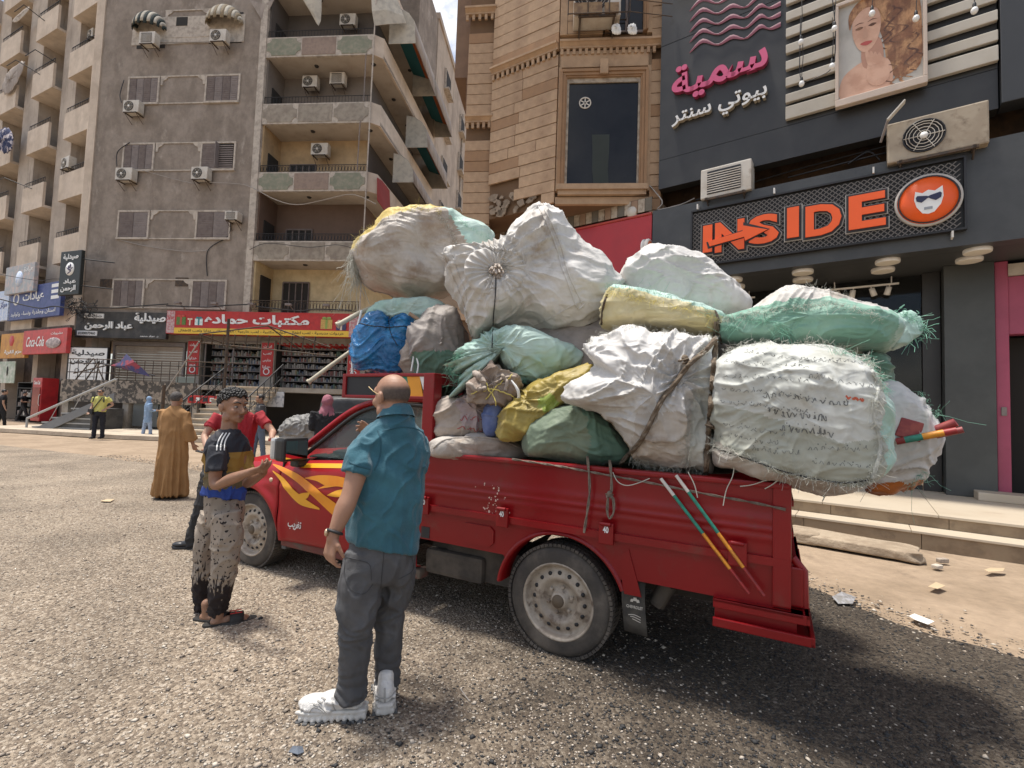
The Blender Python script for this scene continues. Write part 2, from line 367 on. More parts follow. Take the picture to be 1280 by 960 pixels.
at = road.data.attributes.new('dark', 'FLOAT', 'POINT'); at.data.foreach_set('value', DK)

def scatter(name, n, gen, size, mats, label, cat='gravel'):
    """many small angular stones joined into one stuff object"""
    base = np.array([(1, 0, 0), (-1, 0, 0), (0, 1, 0), (0, -1, 0), (0, 0, .7), (0, 0, -.5)]); tri = np.array([(0, 2, 4), (2, 1, 4), (1, 3, 4), (3, 0, 4), (2, 0, 5), (1, 2, 5), (3, 1, 5), (0, 3, 5)])
    V = []; Fc = []; MI = []
    for i in range(n):
        x, y, z, dk = gen()
        s = size(x, y); v = base*(s*np.array([1, rng.uniform(.6, 1), rng.uniform(.45, .8)]))*rng.uniform(.7, 1.25, (6, 3))
        a = rng.uniform(0, 6.28); c, sn = math.cos(a), math.sin(a); v = v@np.array([[c, sn, 0], [-sn, c, 0], [0, 0, 1]])
        v[:, 2] += rng.uniform(-.3, .3)*v[:, 0]
        Fc.append(tri+len(V)*6); V.append(v+np.array([x, y, z+s*.18])); MI += [(len(mats)-1 if rng.random() < dk else int(rng.integers(0, len(mats)-1)))]*8
    V = np.concatenate(V); Fc = np.concatenate(Fc)
    me = bpy.data.meshes.new(name); me.vertices.add(len(V)); me.vertices.foreach_set('co', V.astype(np.float32).ravel())
    me.loops.add(len(Fc)*3); me.loops.foreach_set('vertex_index', Fc.astype(np.int32).ravel()); me.polygons.add(len(Fc)); me.polygons.foreach_set('loop_start', np.arange(0, len(Fc)*3, 3, dtype=np.int32))
    for m in mats: me.materials.append(m)
    me.polygons.foreach_set('material_index', np.array(MI, dtype=np.int32)); me.update(calc_edges=True); me.validate()
    o = link(bpy.data.objects.new(name, me)); return tag(o, label, cat, kind='stuff')
SM = [mat('stone_a', (.36, .30, .24), .9, var=.3, vscale=30), mat('stone_b', (.25, .205, .16), .9, var=.3, vscale=30), mat('stone_c', (.46, .40, .33), .9, var=.3, vscale=30), mat('stone_d', (.17, .14, .115), .9, var=.3, vscale=30), mat('stone_e', (.52, .46, .38), .85, var=.2, vscale=20), mat('asphalt_bit', (.035, .034, .034), .8, var=.3, vscale=30)]
def g_road():
    while True:
        d = 1.0+9.5*rng.random()**1.6; a = rng.uniform(-.95, .95); x, y = d*math.tan(a)*.95, d
        q = np.array([x, y, 0])-FT.p0; u, n = q@FT.u, q@FT.n
        if n < edge_n(u)-.02: 
            if darkness(u, n) > .5 or rng.random() < .85: return x, y, .022+road_h(u, n), min(.9, darkness(u, n)*.93)
scatter('loose_gravel', 60000, g_road, lambda x, y: float(.004+.0075*rng.random()**1.4+(.014*rng.random() if rng.random() < .035 else 0)), SM, 'loose crushed stone lying all over the road surface')
def g_edge():
    u = rng.uniform(-14, 9); n = edge_n(u)+rng.normal(.05, .22); p = FT.world(u, n, 0)
    return p[0], p[1], .005, .35 if u > 1 else .1
scatter('edge_gravel', 7000, g_edge, lambda x, y: float(.006+.02*rng.random()**3), SM, 'stones and grit strewn where road meets sandy verge')
# ------------------------------------------------------------------ frames of the buildings
FG = Frame((-6.6, 23.0), -84.92); FD = Frame((-6.6, 23.0), 5.08); FL = Frame((-22.025, 24.371), -63.8)
FS = Frame(dep(1280, 298, 6.9)[:2], -54.1); FW = Frame(dep(697, 150, 10.6)[:2], -84.92); FK = Frame(dep(697, 150, 10.6)[:2], -58.1)
def fthing(F, name, label, cat, u=0, n=0, z=0, group=None): return thing(name, label, cat, F.world(u, n, z), F.rotz, group)
def on(F, x, y, off=0.): return F.uz(x, y, off)

# ---- shared small things on walls
def make_ac(w=.85, h=.62, d=.34, m=None, fan=True):
    """parts of an outdoor air conditioning unit, local origin at its lower back centre, front at -Y"""
    def build(root):
        b = MB(); b.bbox(-w/2, w/2, -d, 0, 0, h, .025); b.build('casing', m or M_ACW, root)
        b = MB(); Mx = Matrix.Translation((-w*.12, -d, h*.5)) @ Matrix.Rotation(rad(90), 4, 'X')
        if fan:
            r = h*.40
            b.lathe([(r, -.002), (r, .02), (r*.94, .02), (r*.94, .006), (0, .004)], 20, Mx)
            b.build('fan_grille', M_BLACKM, root)
            b = MB()
            for q in (.3, .5, .7, .85): b.tube([Mx @ Vector((r*q*math.cos(a), r*q*math.sin(a), .018)) for a in [k*2*math.pi/16 for k in range(16)]], .006, 4, closed=True)
            for k in range(6): b.tube([Mx @ Vector((0, 0, .02)), Mx @ Vector((r*.95*math.cos(k*1.047), r*.95*math.sin(k*1.047), .02))], .006, 4)
            b.build('wire_guard', M_ACW, root)
            b = MB(); b.lathe([(0, .03), (r*.2, .028), (r*.2, .0)], 12, Mx); b.build('hub', M_WHITE, root)
        else:
            b.box(-w*.36, w*.30, -d-.012, -d+.01, h*.12, h*.88); b.build('louvre_panel', M_BLACKM, root)
            b = MB()
            for k in range(9): z = h*(.15+.078*k); b.box(-w*.36, w*.30, -d-.022, -d-.008, z, z+h*.03)
            b.build('louvre', M_ACW, root)
        b = MB()
        for s in (-1, 1): b.box(s*w*.36-.02, s*w*.36+.02, -d-.05, .15, -.05, -.002); b.tube([(s*w*.36, -d, -.05), (s*w*.36, .12, -.38)], .013, 5)
        b.box(-w*.4, w*.4, -d-.05, -d-.01, -.052, -.012)
        b.build('bracket', M_RUST, root)
    return build
AC_SRC = {}
def ac(F, x, y, off, label, w=.85, h=.62, d=.34, fan=True, m=None, zoff=0., group='outdoor air conditioning units'):
    u, z = F.uz(x, y, off-d*.5); key = (w, h, d, fan, m.name if m else '')
    if key in AC_SRC:
        t = copy_tree(AC_SRC[key]); t.location = F.world(u, off, z-h/2+zoff); t.rotation_euler = (0, 0, F.rotz); tag(t, label, 'air conditioner', group)
    else:
        t = fthing(F, 'air_conditioner', label, 'air conditioner', u, off, z-h/2+zoff, group); make_ac(w, h, d, m, fan)(t); AC_SRC[key] = t
    return t
def railing(name, parent, u0, u1, n, z0, z1, step=.14, m=None, r=.012, scroll=False):
    b = MB(); b.tube([(u0, n, z1), (u1, n, z1)], r*1.5, 5); b.tube([(u0, n, z0+.04), (u1, n, z0+.04)], r, 4)
    k = int((u1-u0)/step)
    for i in range(k+1):
        x = u0+(u1-u0)*i/max(k, 1); b.tube([(x, n, z0), (x, n, z1)], r*.8, 4)
        if scroll and i < k: b.tube([(x+step*(.5+.4*math.cos(a)), n, (z0+z1)/2+(z1-z0)*.35*math.sin(a)) for a in [q*math.pi/4 for q in range(8)]], r*.8, 3, closed=True)
    return b.build(name, m or M_BLACKM, parent)

# ================================================================== the grey block of flats
BG = fthing(FG, 'apartment_building', 'tall grey brown apartment block with shuttered windows and stacked corner balconies', 'building')
TOP = 31.
b = MB(); b.box(-15.5, -6.42, .0, 9., 5.6, TOP); b.build('wall', M_GREYW, BG)
# pale strips left and right of the grey wall
b = MB(); b.box(-1.71, -.2, 5.2, 9.38, 23.4, 28.3); b.box(-6.41, -1.72, 1.82, 9., 5.95, TOP); b.box(-6.4, -1.5, 1.6, 1.81, 23, TOP); b.build('core_wall', M_GREYW, BG)
b = MB(); b.box(-15.62, -15.2, -.06, 8.9, 5.6, TOP-.1); b.build('corner_pilaster', M_CREAM, BG)
b = MB(); b.box(-6.62, -6.28, -.08, 1.7, 5.62, TOP-.1); b.build('pilaster', M_TRIM, BG)
# windows with their cream surrounds
def window(root, u0, u1, z0, z1, slats, m, openleaf=False):
    b = MB()
    b.box(u0-.09, u1+.09, -.07, -.002, z1, z1+.09); b.box(u0-.09, u1+.09, -.10, -.002, z0-.10, z0)
    b.box(u0-.09, u0, -.07, -.002, z0, z1); b.box(u1, u1+.09, -.07, -.002, z0, z1)
    f = b.build('window', M_TRIM, root)
    b = MB(); b.box(u0, u1, -.012, -.003, z0, z1); b.build('opening', M_DARK, f)
    w = (u1-u0)/slats
    for i in range(slats):
        b = MB(); a = u0+i*w+.012; c = a+w-.024; b.box(a, c, -.05, -.02, z0+.01, z1-.01)
        if openleaf and i >= slats//2: b = MB(); b.box(a, a+.03, -.30, -.02, z0+.01, z1-.01)
        k = int((z1-z0)/.11)
        for j in range(k): zz = z0+.05+j*.11; b.box(a+.03, c-.03, -.062, -.049, zz, zz+.055)
        b.build('shutter', m if i % 2 == 0 else M_SHUT2, f)
for r in range(-1, 4):
    zt = 17.83-3.455*r-(0.03*r)
    z0 = zt-1.36
    if r >= 0:
        window(BG, -13.5, -11.95, z0, zt-.06, (4, 4, 2, 4)[r], M_SHUT)
        window(BG, -9.3, -7.62, z0, zt-.06, (4, 2, 2, 4)[r], M_SHUT, r == 1)
    for za in (zt-.02, z0-.08): b = MB(); b.box(-11.84, -9.4, -.045, -.003, za, za+.06); b.build('string_moulding', M_TRIM, BG)
    for s, uu in ((1, -11.82), (-1, -9.42)):
        b = MB(); b.prism([(0, 0), (.42*s, 0), (.30*s, -.12), (.14*s, -.2), (.1*s, -.42), (0, -.42)], -.04, -.003, Matrix.Translation((uu, 0, zt-.02)) @ Matrix(((1, 0, 0, 0), (0, 0, 1, 0), (0, 1, 0, 0), (0, 0, 0, 1)))); b.build('corner_moulding', M_TRIM, BG)
b = MB(); b.box(-13.6, -7.5, -.03, -.002, 19.55, 21.0); b.build('top_window_band', M_TRIM, BG)
b = MB(); b.box(-11.2, -10.6, -.05, -.031, 20.5, 20.95); b.build('vent', M_DARK, BG)
for (x0, y0, x1, y1) in ((220, 347, 235, 358), (126, 349, 140, 360)):
    u0, z1 = on(FG, x0, y0); u1, z0 = on(FG, x1, y1); b = MB(); b.box(u0, u1, -.03, -.003, z0, z1); b.build('vent', M_RUST, BG)
# balcony stack
LV = [(23.2, 22.2), (19.70, 18.70), (16.28, 15.27), (12.80, 11.86), (9.36, 8.41), (5.9, 5.62)]
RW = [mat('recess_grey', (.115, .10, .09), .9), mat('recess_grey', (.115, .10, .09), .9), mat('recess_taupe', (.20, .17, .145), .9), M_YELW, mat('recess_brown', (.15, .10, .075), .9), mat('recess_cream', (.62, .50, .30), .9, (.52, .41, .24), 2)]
b = MB(); b.box(-6.4, -1.5, 1.75, 9, 5.6, 5.9); b.build('balcony_floor', M_CEIL, BG)
for k, (zt, zb) in enumerate(LV):
    nxt = LV[k-1][1] if k else 25.6
    # floor slab wraps the corner and runs along the side street
    b = MB(); b.prism([(-6.3, .02), (-.76, .02), (-.35, .3), (-.10, 9.4), (-1.5, 9.4), (-1.5, 1.6), (-6.3, 1.6)], zb, zb+.16); b.build('balcony_slab', M_CEIL, BG)
    # back and side walls of the recess
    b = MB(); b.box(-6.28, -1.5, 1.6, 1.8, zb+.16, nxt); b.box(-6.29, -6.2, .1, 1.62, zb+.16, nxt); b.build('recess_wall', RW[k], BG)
    b = MB(); b.box(-1.7, -1.5, 1.802, 9.2, zb+.16, nxt); b.build('side_wall', RW[k] if k > 3 else RW[0], BG)  # upper side walls in dark grey: shade under the awnings put into the colour
    # door and window in the back wall
    for (a, c, zz0, zz1, frame) in ((-5.6, -4.2, 0.3, 2.1, 1),):
        b = MB(); b.box(a, c, 1.56, 1.6, zb+zz0, zb+zz1); f = b.build('balcony_window', M_DARK, BG)
        b = MB()
        for q in range(5): x = a+(c-a)*q/4; b.box(x-.03, x+.03, 1.52, 1.558, zb+zz0, zb+zz1)
        b.box(a, c, 1.521, 1.557, zb+zz1-.04, zb+zz1+.04); b.build('shutter', M_SHUT, f)
    b = MB(); b.box(-6.2, -6.14, .5, 1.35, zb+.2, zb+2.2); b.build('balcony_door', M_DARK, BG)
    if k < 5:
        b = MB(); b.box(-6.3, -.74, -.03, .11, zb-.03, zt); b.build('parapet', M_TRIM, BG)
        b = MB(); b.prism([(-.74, .0), (-.35, .3), (-.10, 9.4), (-.22, 9.4), (-.47, .36), (-.80, .11)], zb-.03, zt); b.build('side_parapet', M_CREAM if k < 4 else M_TRIM, BG)
        # octagonal colour panels with concave corners
        W3 = 5.46/3
        for q in range(3):
            u0 = -6.26+q*W3+.03; u1 = u0+W3-.08; zl = zb+.05; zh = zt-.07; c = .24 if q != 1 else 0
            pts = []
            if c:
                for (cx, cz, s0) in ((u0, zl, 0), (u1, zl, 90), (u1, zh, 180), (u0, zh, 270)):
                    pts += [(cx+c*math.cos(rad(s0+90-t)), cz+c*math.sin(rad(s0+90-t))) for t in (0, 30, 60, 90)]
            else: pts = [(u0, zl), (u1, zl), (u1, zh), (u0, zh)]
            b = MB(); b.prism(pts, -.05, -.031, Matrix(((1, 0, 0, 0), (0, 0, 1, 0), (0, 1, 0, 0), (0, 0, 0, 1))))
            mm = {0: (M_GREEN, M_PINKP, M_GREEN), 1: (M_GREEN, M_PINKP, M_GREEN), 2: (M_PINKP, M_PINKP, M_PINKP), 3: (M_GREEN, M_PINKP, M_GREEN), 4: (M_PALEP, M_PALEP, M_PALEP)}[k][q]
            if k == 2: mm = M_PALEP
            b.build('parapet_panel', mm, BG)
        railing('railing', BG, -6.25, -.8, .05, zt, zt+.38, .16, scroll=(k >= 3))
        for x, n in ((-4.0, .7), (-1.0, .7), (-.9, 3.5), (-.9, 6)):
            b = MB(); b.lathe([(0, -.06), (.09, -.05), (.12, 0)], 12, Matrix.Translation((x, n, zb-.002))); b.build('ceiling_lamp', M_DARK, BG)
    else:
        railing('railing', BG, -6.25, -.8, -.1, 5.9, 6.4, .16, m=M_RUST, scroll=True)
# poles running up the corner
b = MB(); b.tube([(-.75, -.08, 6), (-.72, -.08, 22)], .035, 6); b.build('drain_pipe', M_TRIM, BG)
b = MB(); b.tube([(-1.25, -.05, 12.8), (-1.22, -.05, 15.3)], .025, 6); b.tube([(-1.1, -.05, 16.3), (-1.1, -.05, 18.7)], .025, 6); b.build('post', M_SHUT2, BG)
# upper awnings of the corner flat (front)
M_CANV = mat('grey_canvas', (.36, .31, .27), .9, (.27, .23, .2), 3, stretch=(1, 1, .3), bump=.2)
M_CANVW = mat('pale_canvas', (.50, .46, .38), .9, (.36, .33, .28), 3)
def sheet(name, label, cat, F, pts, m, parent=None, thick=.03, group=None):
    """folded awning or cloth: rows of (x, y, off) picture points on a frame"""
    rows = [[F.pt(x, y, o) for x, y, o in r] for r in pts]; o0 = rows[0][0]
    b = MB(); b.grid([[p-o0 for p in r] for r in rows], smooth=False)
    o = b.build(name, m, parent)
    if parent is None: o.location = tuple(o0); tag(o, label, cat, group)
    else: o.location = tuple(Vector(o0)-Vector(parent.location))
    md = o.modifiers.new('thick', 'SOLIDIFY'); md.thickness = thick; return o
# side street block behind the corner balconies
SB = fthing(FG, 'apartment_building', 'pale far end of the side street block rising towards the sky gap', 'building', -6.1, 9.4, 0)
b = MB(); b.box(-3, 5.95, 0, 60, 0, 28.3); b.box(-3, 6.05, -.05, 60.1, 28.3, 28.75); b.build('wall', mat('side_block', (.47, .39, .31), .9, (.38, .31, .25), .6, bump=.2, dirt=(.27, .22, .18), dscale=.8, dstretch=(2, 2, .3)), SB)
for lev in range(6):
    for q in range(4):
        z = 8.4+lev*3.3; y = 2.2+q*5.6
        b = MB(); b.box(5.955, 6.1, y, y+1.5, z, z+1.5); b.box(5.955, 6.35, y-.1, y+1.6, z-.12, z); f = b.build('window', M_TRIM, SB)
        b = MB(); b.box(6.101, 6.12, y+.1, y+1.4, z+.1, z+1.4); b.build('pane', M_DARK, f)
    if lev < 5:
        z = 7.7+lev*3.3
        b = MB(); b.box(5.955, 6.7, 10.2, 15, z, z+1.1); b.build('balcony', M_CREAM, SB)
b = MB(); b.tube([(6.05, 8.8, 3), (6.05, 8.8, 27)], .07, 6); b.build('drain_pipe', M_TRIM, SB)
# big awnings over the side balconies: striped lining, scalloped edge
M_TEAL = mat('teal_lining', (.02, .12, .13), .8); M_RUSTO = mat('rust_lining', (.38, .10, .03), .8); M_REDC = mat('red_cloth', (.30, .045, .04), .85)
def side_awning(y0, y1, z, label, drop=1.3, out=1.15, lining=True):
    t = fthing(FG, 'awning', label, 'awning', -.35, y0, z, 'awnings over the side street balconies'); Ln = y1-y0
    b = MB(); pr = [(0, 0), (out*.35, -.12), (out*.7, -.42), (out*.93, -.85), (out, -drop)]
    b.grid([[(x, Ln*i/8, zz+.03*math.sin(i*2.1+k)) for k, (x, zz) in enumerate(pr)] for i in range(9)], smooth=True)
    o = b.build('canopy', M_CANV, t); md = o.modifiers.new('t', 'SOLIDIFY'); md.thickness = .03
    for yy in (0, Ln): b = MB(); b.prism([(p[0], p[1]) for p in pr]+[(0, -drop)], yy-.012, yy+.012, Matrix(((1, 0, 0, 0), (0, 0, 1, 0), (0, 1, 0, 0), (0, 0, 0, 1)))); b.build('side_flap', M_CANVW, t)
    if lining:
        b = MB(); b.prism([(0, -.35), (out*.55, -.60), (out*.55, -.95), (0, -.7)], .02, Ln-.02, Matrix(((1, 0, 0, 0), (0, 0, 1, 0), (0, 1, 0, 0), (0, 0, 0, 1)))); b.build('lining', M_TEAL, t)
        b = MB(); b.prism([(out*.56, -.60), (out*.82, -.85), (out*.82, -1.1), (out*.56, -.95)], .02, Ln-.02, Matrix(((1, 0, 0, 0), (0, 0, 1, 0), (0, 1, 0, 0), (0, 0, 0, 1)))); b.build('lining', M_RUSTO, t)
    b = MB(); b.tube([(out, 0, -drop), (out, Ln, -drop)], .025, 6); b.tube([(0, .05, -.9), (out, .05, -drop)], .02, 5); b.build('arm', M_SHUT2, t)
side_awning(.9, 5.0, 21.9, 'topmost grey awning lined in teal and rust over the side balconies', drop=2.0, out=1.4)
side_awning(5.2, 9.6, 21.9, 'second topmost grey awning behind the first over the side balconies', drop=1.9, out=1.4)
side_awning(4.2, 9.4, 18.2, 'middle grey awning lined in teal and rust at the side balconies', drop=1.9, out=1.3)
side_awning(2.4, 9.0, 15.0, 'long unlined awning above the second side balcony', drop=1.6, lining=False)
sheet('curtain', 'grey cloth sheet hanging at the top corner balcony beside a dark gap', 'curtain', FG, [[(312, 0, -.15), (332, 6, -.05), (345, -4, -.1)], [(318, 10, -.1), (328, 26, -.05), (333, 20, 0)]], M_CANV)
sheet('curtain', 'pale cloth hanging in a long point in front of the top corner balcony', 'curtain', FG, [[(375, -6, -.2), (392, -6, -.3), (402, -6, -.15)], [(388, 15, -.15), (394, 20, -.25), (402, 12, -.15)], [(396, 30, -.15), (398, 32, -.2), (401, 26, -.15)]], M_CANVW)
sheet('awning', 'pale fan shaped canvas awning at the top right corner of the flats', 'awning', FG, [[(464, -5, -.1), (480, -8, .1), (495, -5, .5)], [(465, 14, -.2), (483, 12, .0), (505, 20, .6)], [(468, 32, -.1), (485, 30, .1), (508, 29, .7)]], M_CANVW)
sheet('red_cloth', 'dark red cloth hanging over the side balcony at its corner', 'cloth', FG, [[(472, 222, .2), (478, 226, .8), (487, 238, 1.8)], [(472, 250, .2), (480, 262, .8), (488, 268, 1.8)]], M_REDC)

# awning domes on the grey wall
def dome(x, y, w, h, label, stripes):
    u, z = on(FG, x, y, -.3); t = fthing(FG, 'dome_awning', label, 'awning', u, 0, z, 'rounded awnings on the grey wall')
    ms = [MATS['pale_canvas'], mat('awning_'+stripes, hexc(stripes), .9)]
    b = MB(); N = 16; K = 8
    for i in range(N):
        b.cur = i % 2; a0 = math.pi*i/N; a1 = math.pi*(i+1)/N
        b.grid([[(-math.cos(a)*w/2*(1 if k else 1)*math.cos(q*.0)*1, -math.sin(q)*.75*1.0*(.25+.75*math.sin(a)), math.sin(a)*h*math.cos(q)-(.12*abs(math.sin(i*1.57)) if k == K else 0)) for k in range(K+1) for q in [math.pi/2*k/K]] for a in (a0, a1)], smooth=True)
    o = b.build('canopy', ms, t, fix=False); md = o.modifiers.new('t', 'SOLIDIFY'); md.thickness = .02
    b = MB(); b.box(-w/2+.05, w/2-.05, -.02, -.004, -.9, h*.7); b.build('opening', M_DARK, t)
dome(184, 34, 1.65, .95, 'left rounded awning with dark stripes above an air conditioner', '2a3434')
dome(278, 27, 1.85, 1.0, 'right rounded awning with beige stripes above an air conditioner', '8a7c66')
ac(FG, 187, 50, -.35, 'air conditioner with square grille under the left rounded awning', fan=False)
ac(FG, 275, 47, -.35, 'air conditioner with round fan under the right rounded awning')
ac(FG, 167, 135, -.12, 'air conditioner below the left corner of the second window row')
ac(FG, 158, 219, -.12, 'air conditioner below the left window of the third row', w=.9)
ac(FG, 252, 218, -.12, 'air conditioner below the right window of the third row, cables beside it')
ac(FG, 292, 271, -.1, 'small box air conditioner beside the fourth row right window', w=.65, h=.42, d=.4, fan=False)
ac(FG, 436, 27, 1.35, 'air conditioner on the back wall of the topmost corner balcony')
ac(FG, 389, 104, 1.3, 'left of two air conditioners on the grey balcony wall', w=.8)
ac(FG, 423, 100, 1.3, 'right of two air conditioners on the grey balcony wall, square grille', fan=False, w=.8)
ac(FG, 401, 188, 1.2, 'air conditioner high on the yellow balcony wall', w=.9)
# cables and drain pipes on the grey wall
def cable(label, F, pts, r=.012, m=None, grp='loose cables strung across the facades', cat='cable', n=24):
    P = spline([F.pt(x, y, o) for x, y, o in pts], n); o0 = P[0]
    b = MB(); b.tube([p-o0 for p in P], r, 5); o = b.build('cable', m or M_BLACKM, fix=False); o.location = tuple(o0); return tag(o, label, cat, grp)
M_CABW = mat('grey_cable', (.33, .30, .27), .8); 
cable('pale cable sagging between the two lower air conditioners', FG, [(175, 212, -.2), (215, 223, -.15), (240, 229, -.2)], .015, M_CABW)
cable('pale cable running from the right air conditioner to the balconies', FG, [(262, 228, -.2), (300, 230, -.15), (318, 236, -.2), (345, 250, -.5), (372, 256, -.6), (405, 250, -.6), (440, 243, -.5), (470, 255, -.4)], .018, M_CABW)
cable('pale cable crossing the wall under the fourth window row', FG, [(150, 300, -.05), (185, 308, -.1), (230, 314, -.1), (258, 313, -.1)], .018, M_CABW)
cable('white drain hose from the left dome to the right one', FG, [(200, 53, -.2), (230, 53, -.06), (262, 52, -.1)], .025, M_CABW)
cable('thin hose curling down beside the second window row', FG, [(155, 100, -.1), (150, 118, -.15), (152, 128, -.2)], .02, M_BLACKM)
cable('thin hose curling above the third row air conditioner', FG, [(162, 178, -.1), (147, 190, -.1), (146, 208, -.2)], .02, M_BLACKM)
cable('pipe stub beside the fourth row air conditioner', FG, [(288, 278, -.1), (285, 295, -.05), (260, 313, -.05), (259, 345, -.04)], .02, M_BLACKM)
cable('dark cable along the third balcony parapet', FG, [(312, 312, -.15), (335, 304, -.2), (385, 309, -.15), (420, 306, -.2), (440, 310, -.2)], .014, M_BLACKM)
for i, (x0, y0, x1, y1) in enumerate(((0, 374, 110, 390), (95, 384, 210, 380), (208, 382, 320, 380), (320, 383, 440, 388), (0, 343, 110, 352))):
    cable(['dark cable bundle above the blue clinic sign', 'tangled cables above the pharmacy board', 'cable run above the left half of the red sign', 'cable run above the right half of the red sign', 'cable crossing in front of the left facade'][i], FG, [(x0, y0, -.5), ((x0+x1)/2-8, (y0+y1)/2+3, -.55), ((x0+x1)/2+15, (y0+y1)/2+1, -.5), (x1, y1, -.5)], .03 if i != 4 else .014)
random.seed(3)
b = MB(); base = FG.pt(95, 385, -.35)
for i in range(46):
    x = 84+random.random()*30; y = 376+random.random()*24; P = spline([FG.pt(x+random.uniform(-9, 9)*k, y+random.uniform(-7, 7)*k, -.35-random.random()*.25)-base for k in (0, 1, 1.3, 1)], 9); b.tube(P, .013, 4)
o = b.build('cable_tangle', M_BLACKM, fix=False); o.location = tuple(base); tag(o, 'dark knot of tangled cables over the left end of the pharmacy board', 'cable tangle')

# ================================================================== left facade with narrow balconies
BL = fthing(FL, 'apartment_building', 'cream apartment facade with narrow recessed balconies receding along the street', 'building')
b = MB(); b.box(-50, -.02, 1.6, 8, 4.8, 29); b.build('wall', M_PIER, BL)
for (a, c) in ((-4.6, -2.95), (-9.3, -7.3), (-13.8, -12.2), (-.32, .02), (-18.6, -17), (-23.4, -21.8), (-28.2, -26.6)):
    b = MB(); b.box(a, c, .35 if a < -1 else -.05, 1.6, 4.8, 29); b.build('pier', M_PIER if a < -1 else M_CREAM, BL)
for (a, c) in ((-2.95, -.32), (-7.3, -4.75), (-12.2, -9.4), (-17, -13.9), (-21.8, -18.7), (-26.6, -23.5)):
    for k in range(7):
        z0 = 5.0+3.42*k; z1 = z0+1.42
        b = MB(); b.box(a, c, -.02, .10, z0, z1); b.box(a, c, .1, 1.6, z0, z0+.15); b.build('balcony', M_CREAM, BL)
        railing('railing', BL, a+.05, c-.05, .04, z1, z1+.3, .18, r=.014)
        b = MB(); b.box(a+.3, a+1.3, 1.55, 1.6, z0+.2, z0+2.3); b.build('balcony_door', M_DARK if (k+int(a)) % 3 else M_WSIGN, BL)
        b = MB(); b.box(c-.9, c-.1, 1.56, 1.6, z0+.9, z0+2.3); b.build('balcony_window', M_SHUT, BL)
ac(FL, 86, 205, .25, 'air conditioner on the second lowest balcony beside the grey block corner')
ac(FL, 117, 44, .9, 'small air conditioner tucked in the upper balcony beside the grey block corner', w=.6, h=.5)
for i, (x0, y0, x1, y1) in enumerate(((30, 6, 56, 26), (20, 75, 50, 93), (5, 222, 40, 236), (44, 62, 70, 78))):
    P = FL.pt(x0, y0, -.9); Q = FL.pt(x1, y1, -.02); b = MB(); b.tube([P-P, Q-P], .025, 5); b.tube([(0, 0, 0), tuple(np.array(FL.u)*-1.2)], .02, 5)
    o = b.build('laundry_rod', M_BLACKM); o.location = tuple(P); tag(o, ['topmost laundry rod sticking out of the left facade', 'laundry rod over the middle left balcony', 'lowest laundry rod sticking out of the left facade', 'laundry rod beside the second balcony bay'][i], 'rod', 'laundry rods on the left facade')
def cloth_heap(name, label, cat, F, pts, off, m, grp=None, th=.12):
    P = [F.pt(x, y, off) for x, y in pts]; o0 = sum(P)/len(P); n = -F.n; S = spline(P, 28, True)
    b = MB(); rows = []
    for s, h in ((0, 1), (.35, .95), (.7, .75), (.93, .35), (1, 0), (.9, -.4), (0, -.6)): rows.append([(p-o0)*s*(1+.06*math.sin(i*2.7))+n*th*h*(1+.5*math.sin(i*1.9+s*5)) for i, p in enumerate(S)]+[(S[0]-o0)*s+n*th*h])
    b.grid(rows); o = b.build(name, m); o.location = tuple(o0); return tag(o, label, cat, grp)
cloth_heap('laundry', 'dark blue and white laundry bundle hanging on the lowest left rod', 'laundry', FL, [(0, 164), (10, 160), (16, 170), (15, 186), (6, 192), (-2, 184)], -.5, mat('laundry_blue', (.03, .04, .10), .9, (.55, .5, .52), 3, lo=.5, hi=.6))
cloth_heap('laundry', 'grey sheets hanging from the upper left balcony rail', 'laundry', FL, [(12, 88), (30, 76), (27, 92), (16, 112), (8, 118), (2, 112), (6, 98)], -.15, M_CANV, th=.05)
cloth_heap('laundry', 'white cloth hung below the topmost left rod', 'laundry', FL, [(16, 25), (34, 9), (36, 13), (22, 27)], -.4, M_TRIM, th=.03)

# ================================================================== raised shop terrace under the flats
TS = fthing(FG, 'shop_terrace', 'raised concrete terrace with basement openings in front of the shops', 'terrace', -8, 0, 0)
b = MB(); b.box(-5.3, 8.3, -2.4, 1.5, 1.95, 2.15); b.build('deck', C_CONC, TS)
b = MB(); b.box(-7.6, 8.3, -.2, 1.5, 0, 1.94); b.build('basement_wall', mat('basement', (.05, .043, .038), .9), TS)
for i, x in enumerate((-5.1, -2.2, 1.0, 3.3, 8.1)): b = MB(); b.box(x-.14, x+.14, -2.38, -2.1, 0, 1.94); b.build('post', C_CONC, TS)
b = MB(); b.box(-5.3, 1.1, -2.46, -2.41, 1.25, 2.22); b.build('fascia_cladding', mat('stone_cladding', (.30, .25, .2), .85, (.08, .07, .06), 5, lo=.45, hi=.52, bump=.6, bscale=12, var=.35, vscale=8), TS)
for i in range(4): b = MB(); b.box(-1.9+i*.62, -1.35+i*.62, -2.3, -2.2, .25, 1.45); b.build('basement_window', mat('pane_greyblue', (.12, .13, .13), .3), TS)
b = MB()
for z in (2.55, 2.95, 3.15): b.tube([(-5.2, -2.3, z), (3.3, -2.3, z)], .022, 5)
for i in range(6, 28): b.tube([(-7.5+i*.4, -2.3, 2.15), (-7.5+i*.4, -2.3, 3.15)], .018, 4)
b.build('railing', M_RUST, TS)
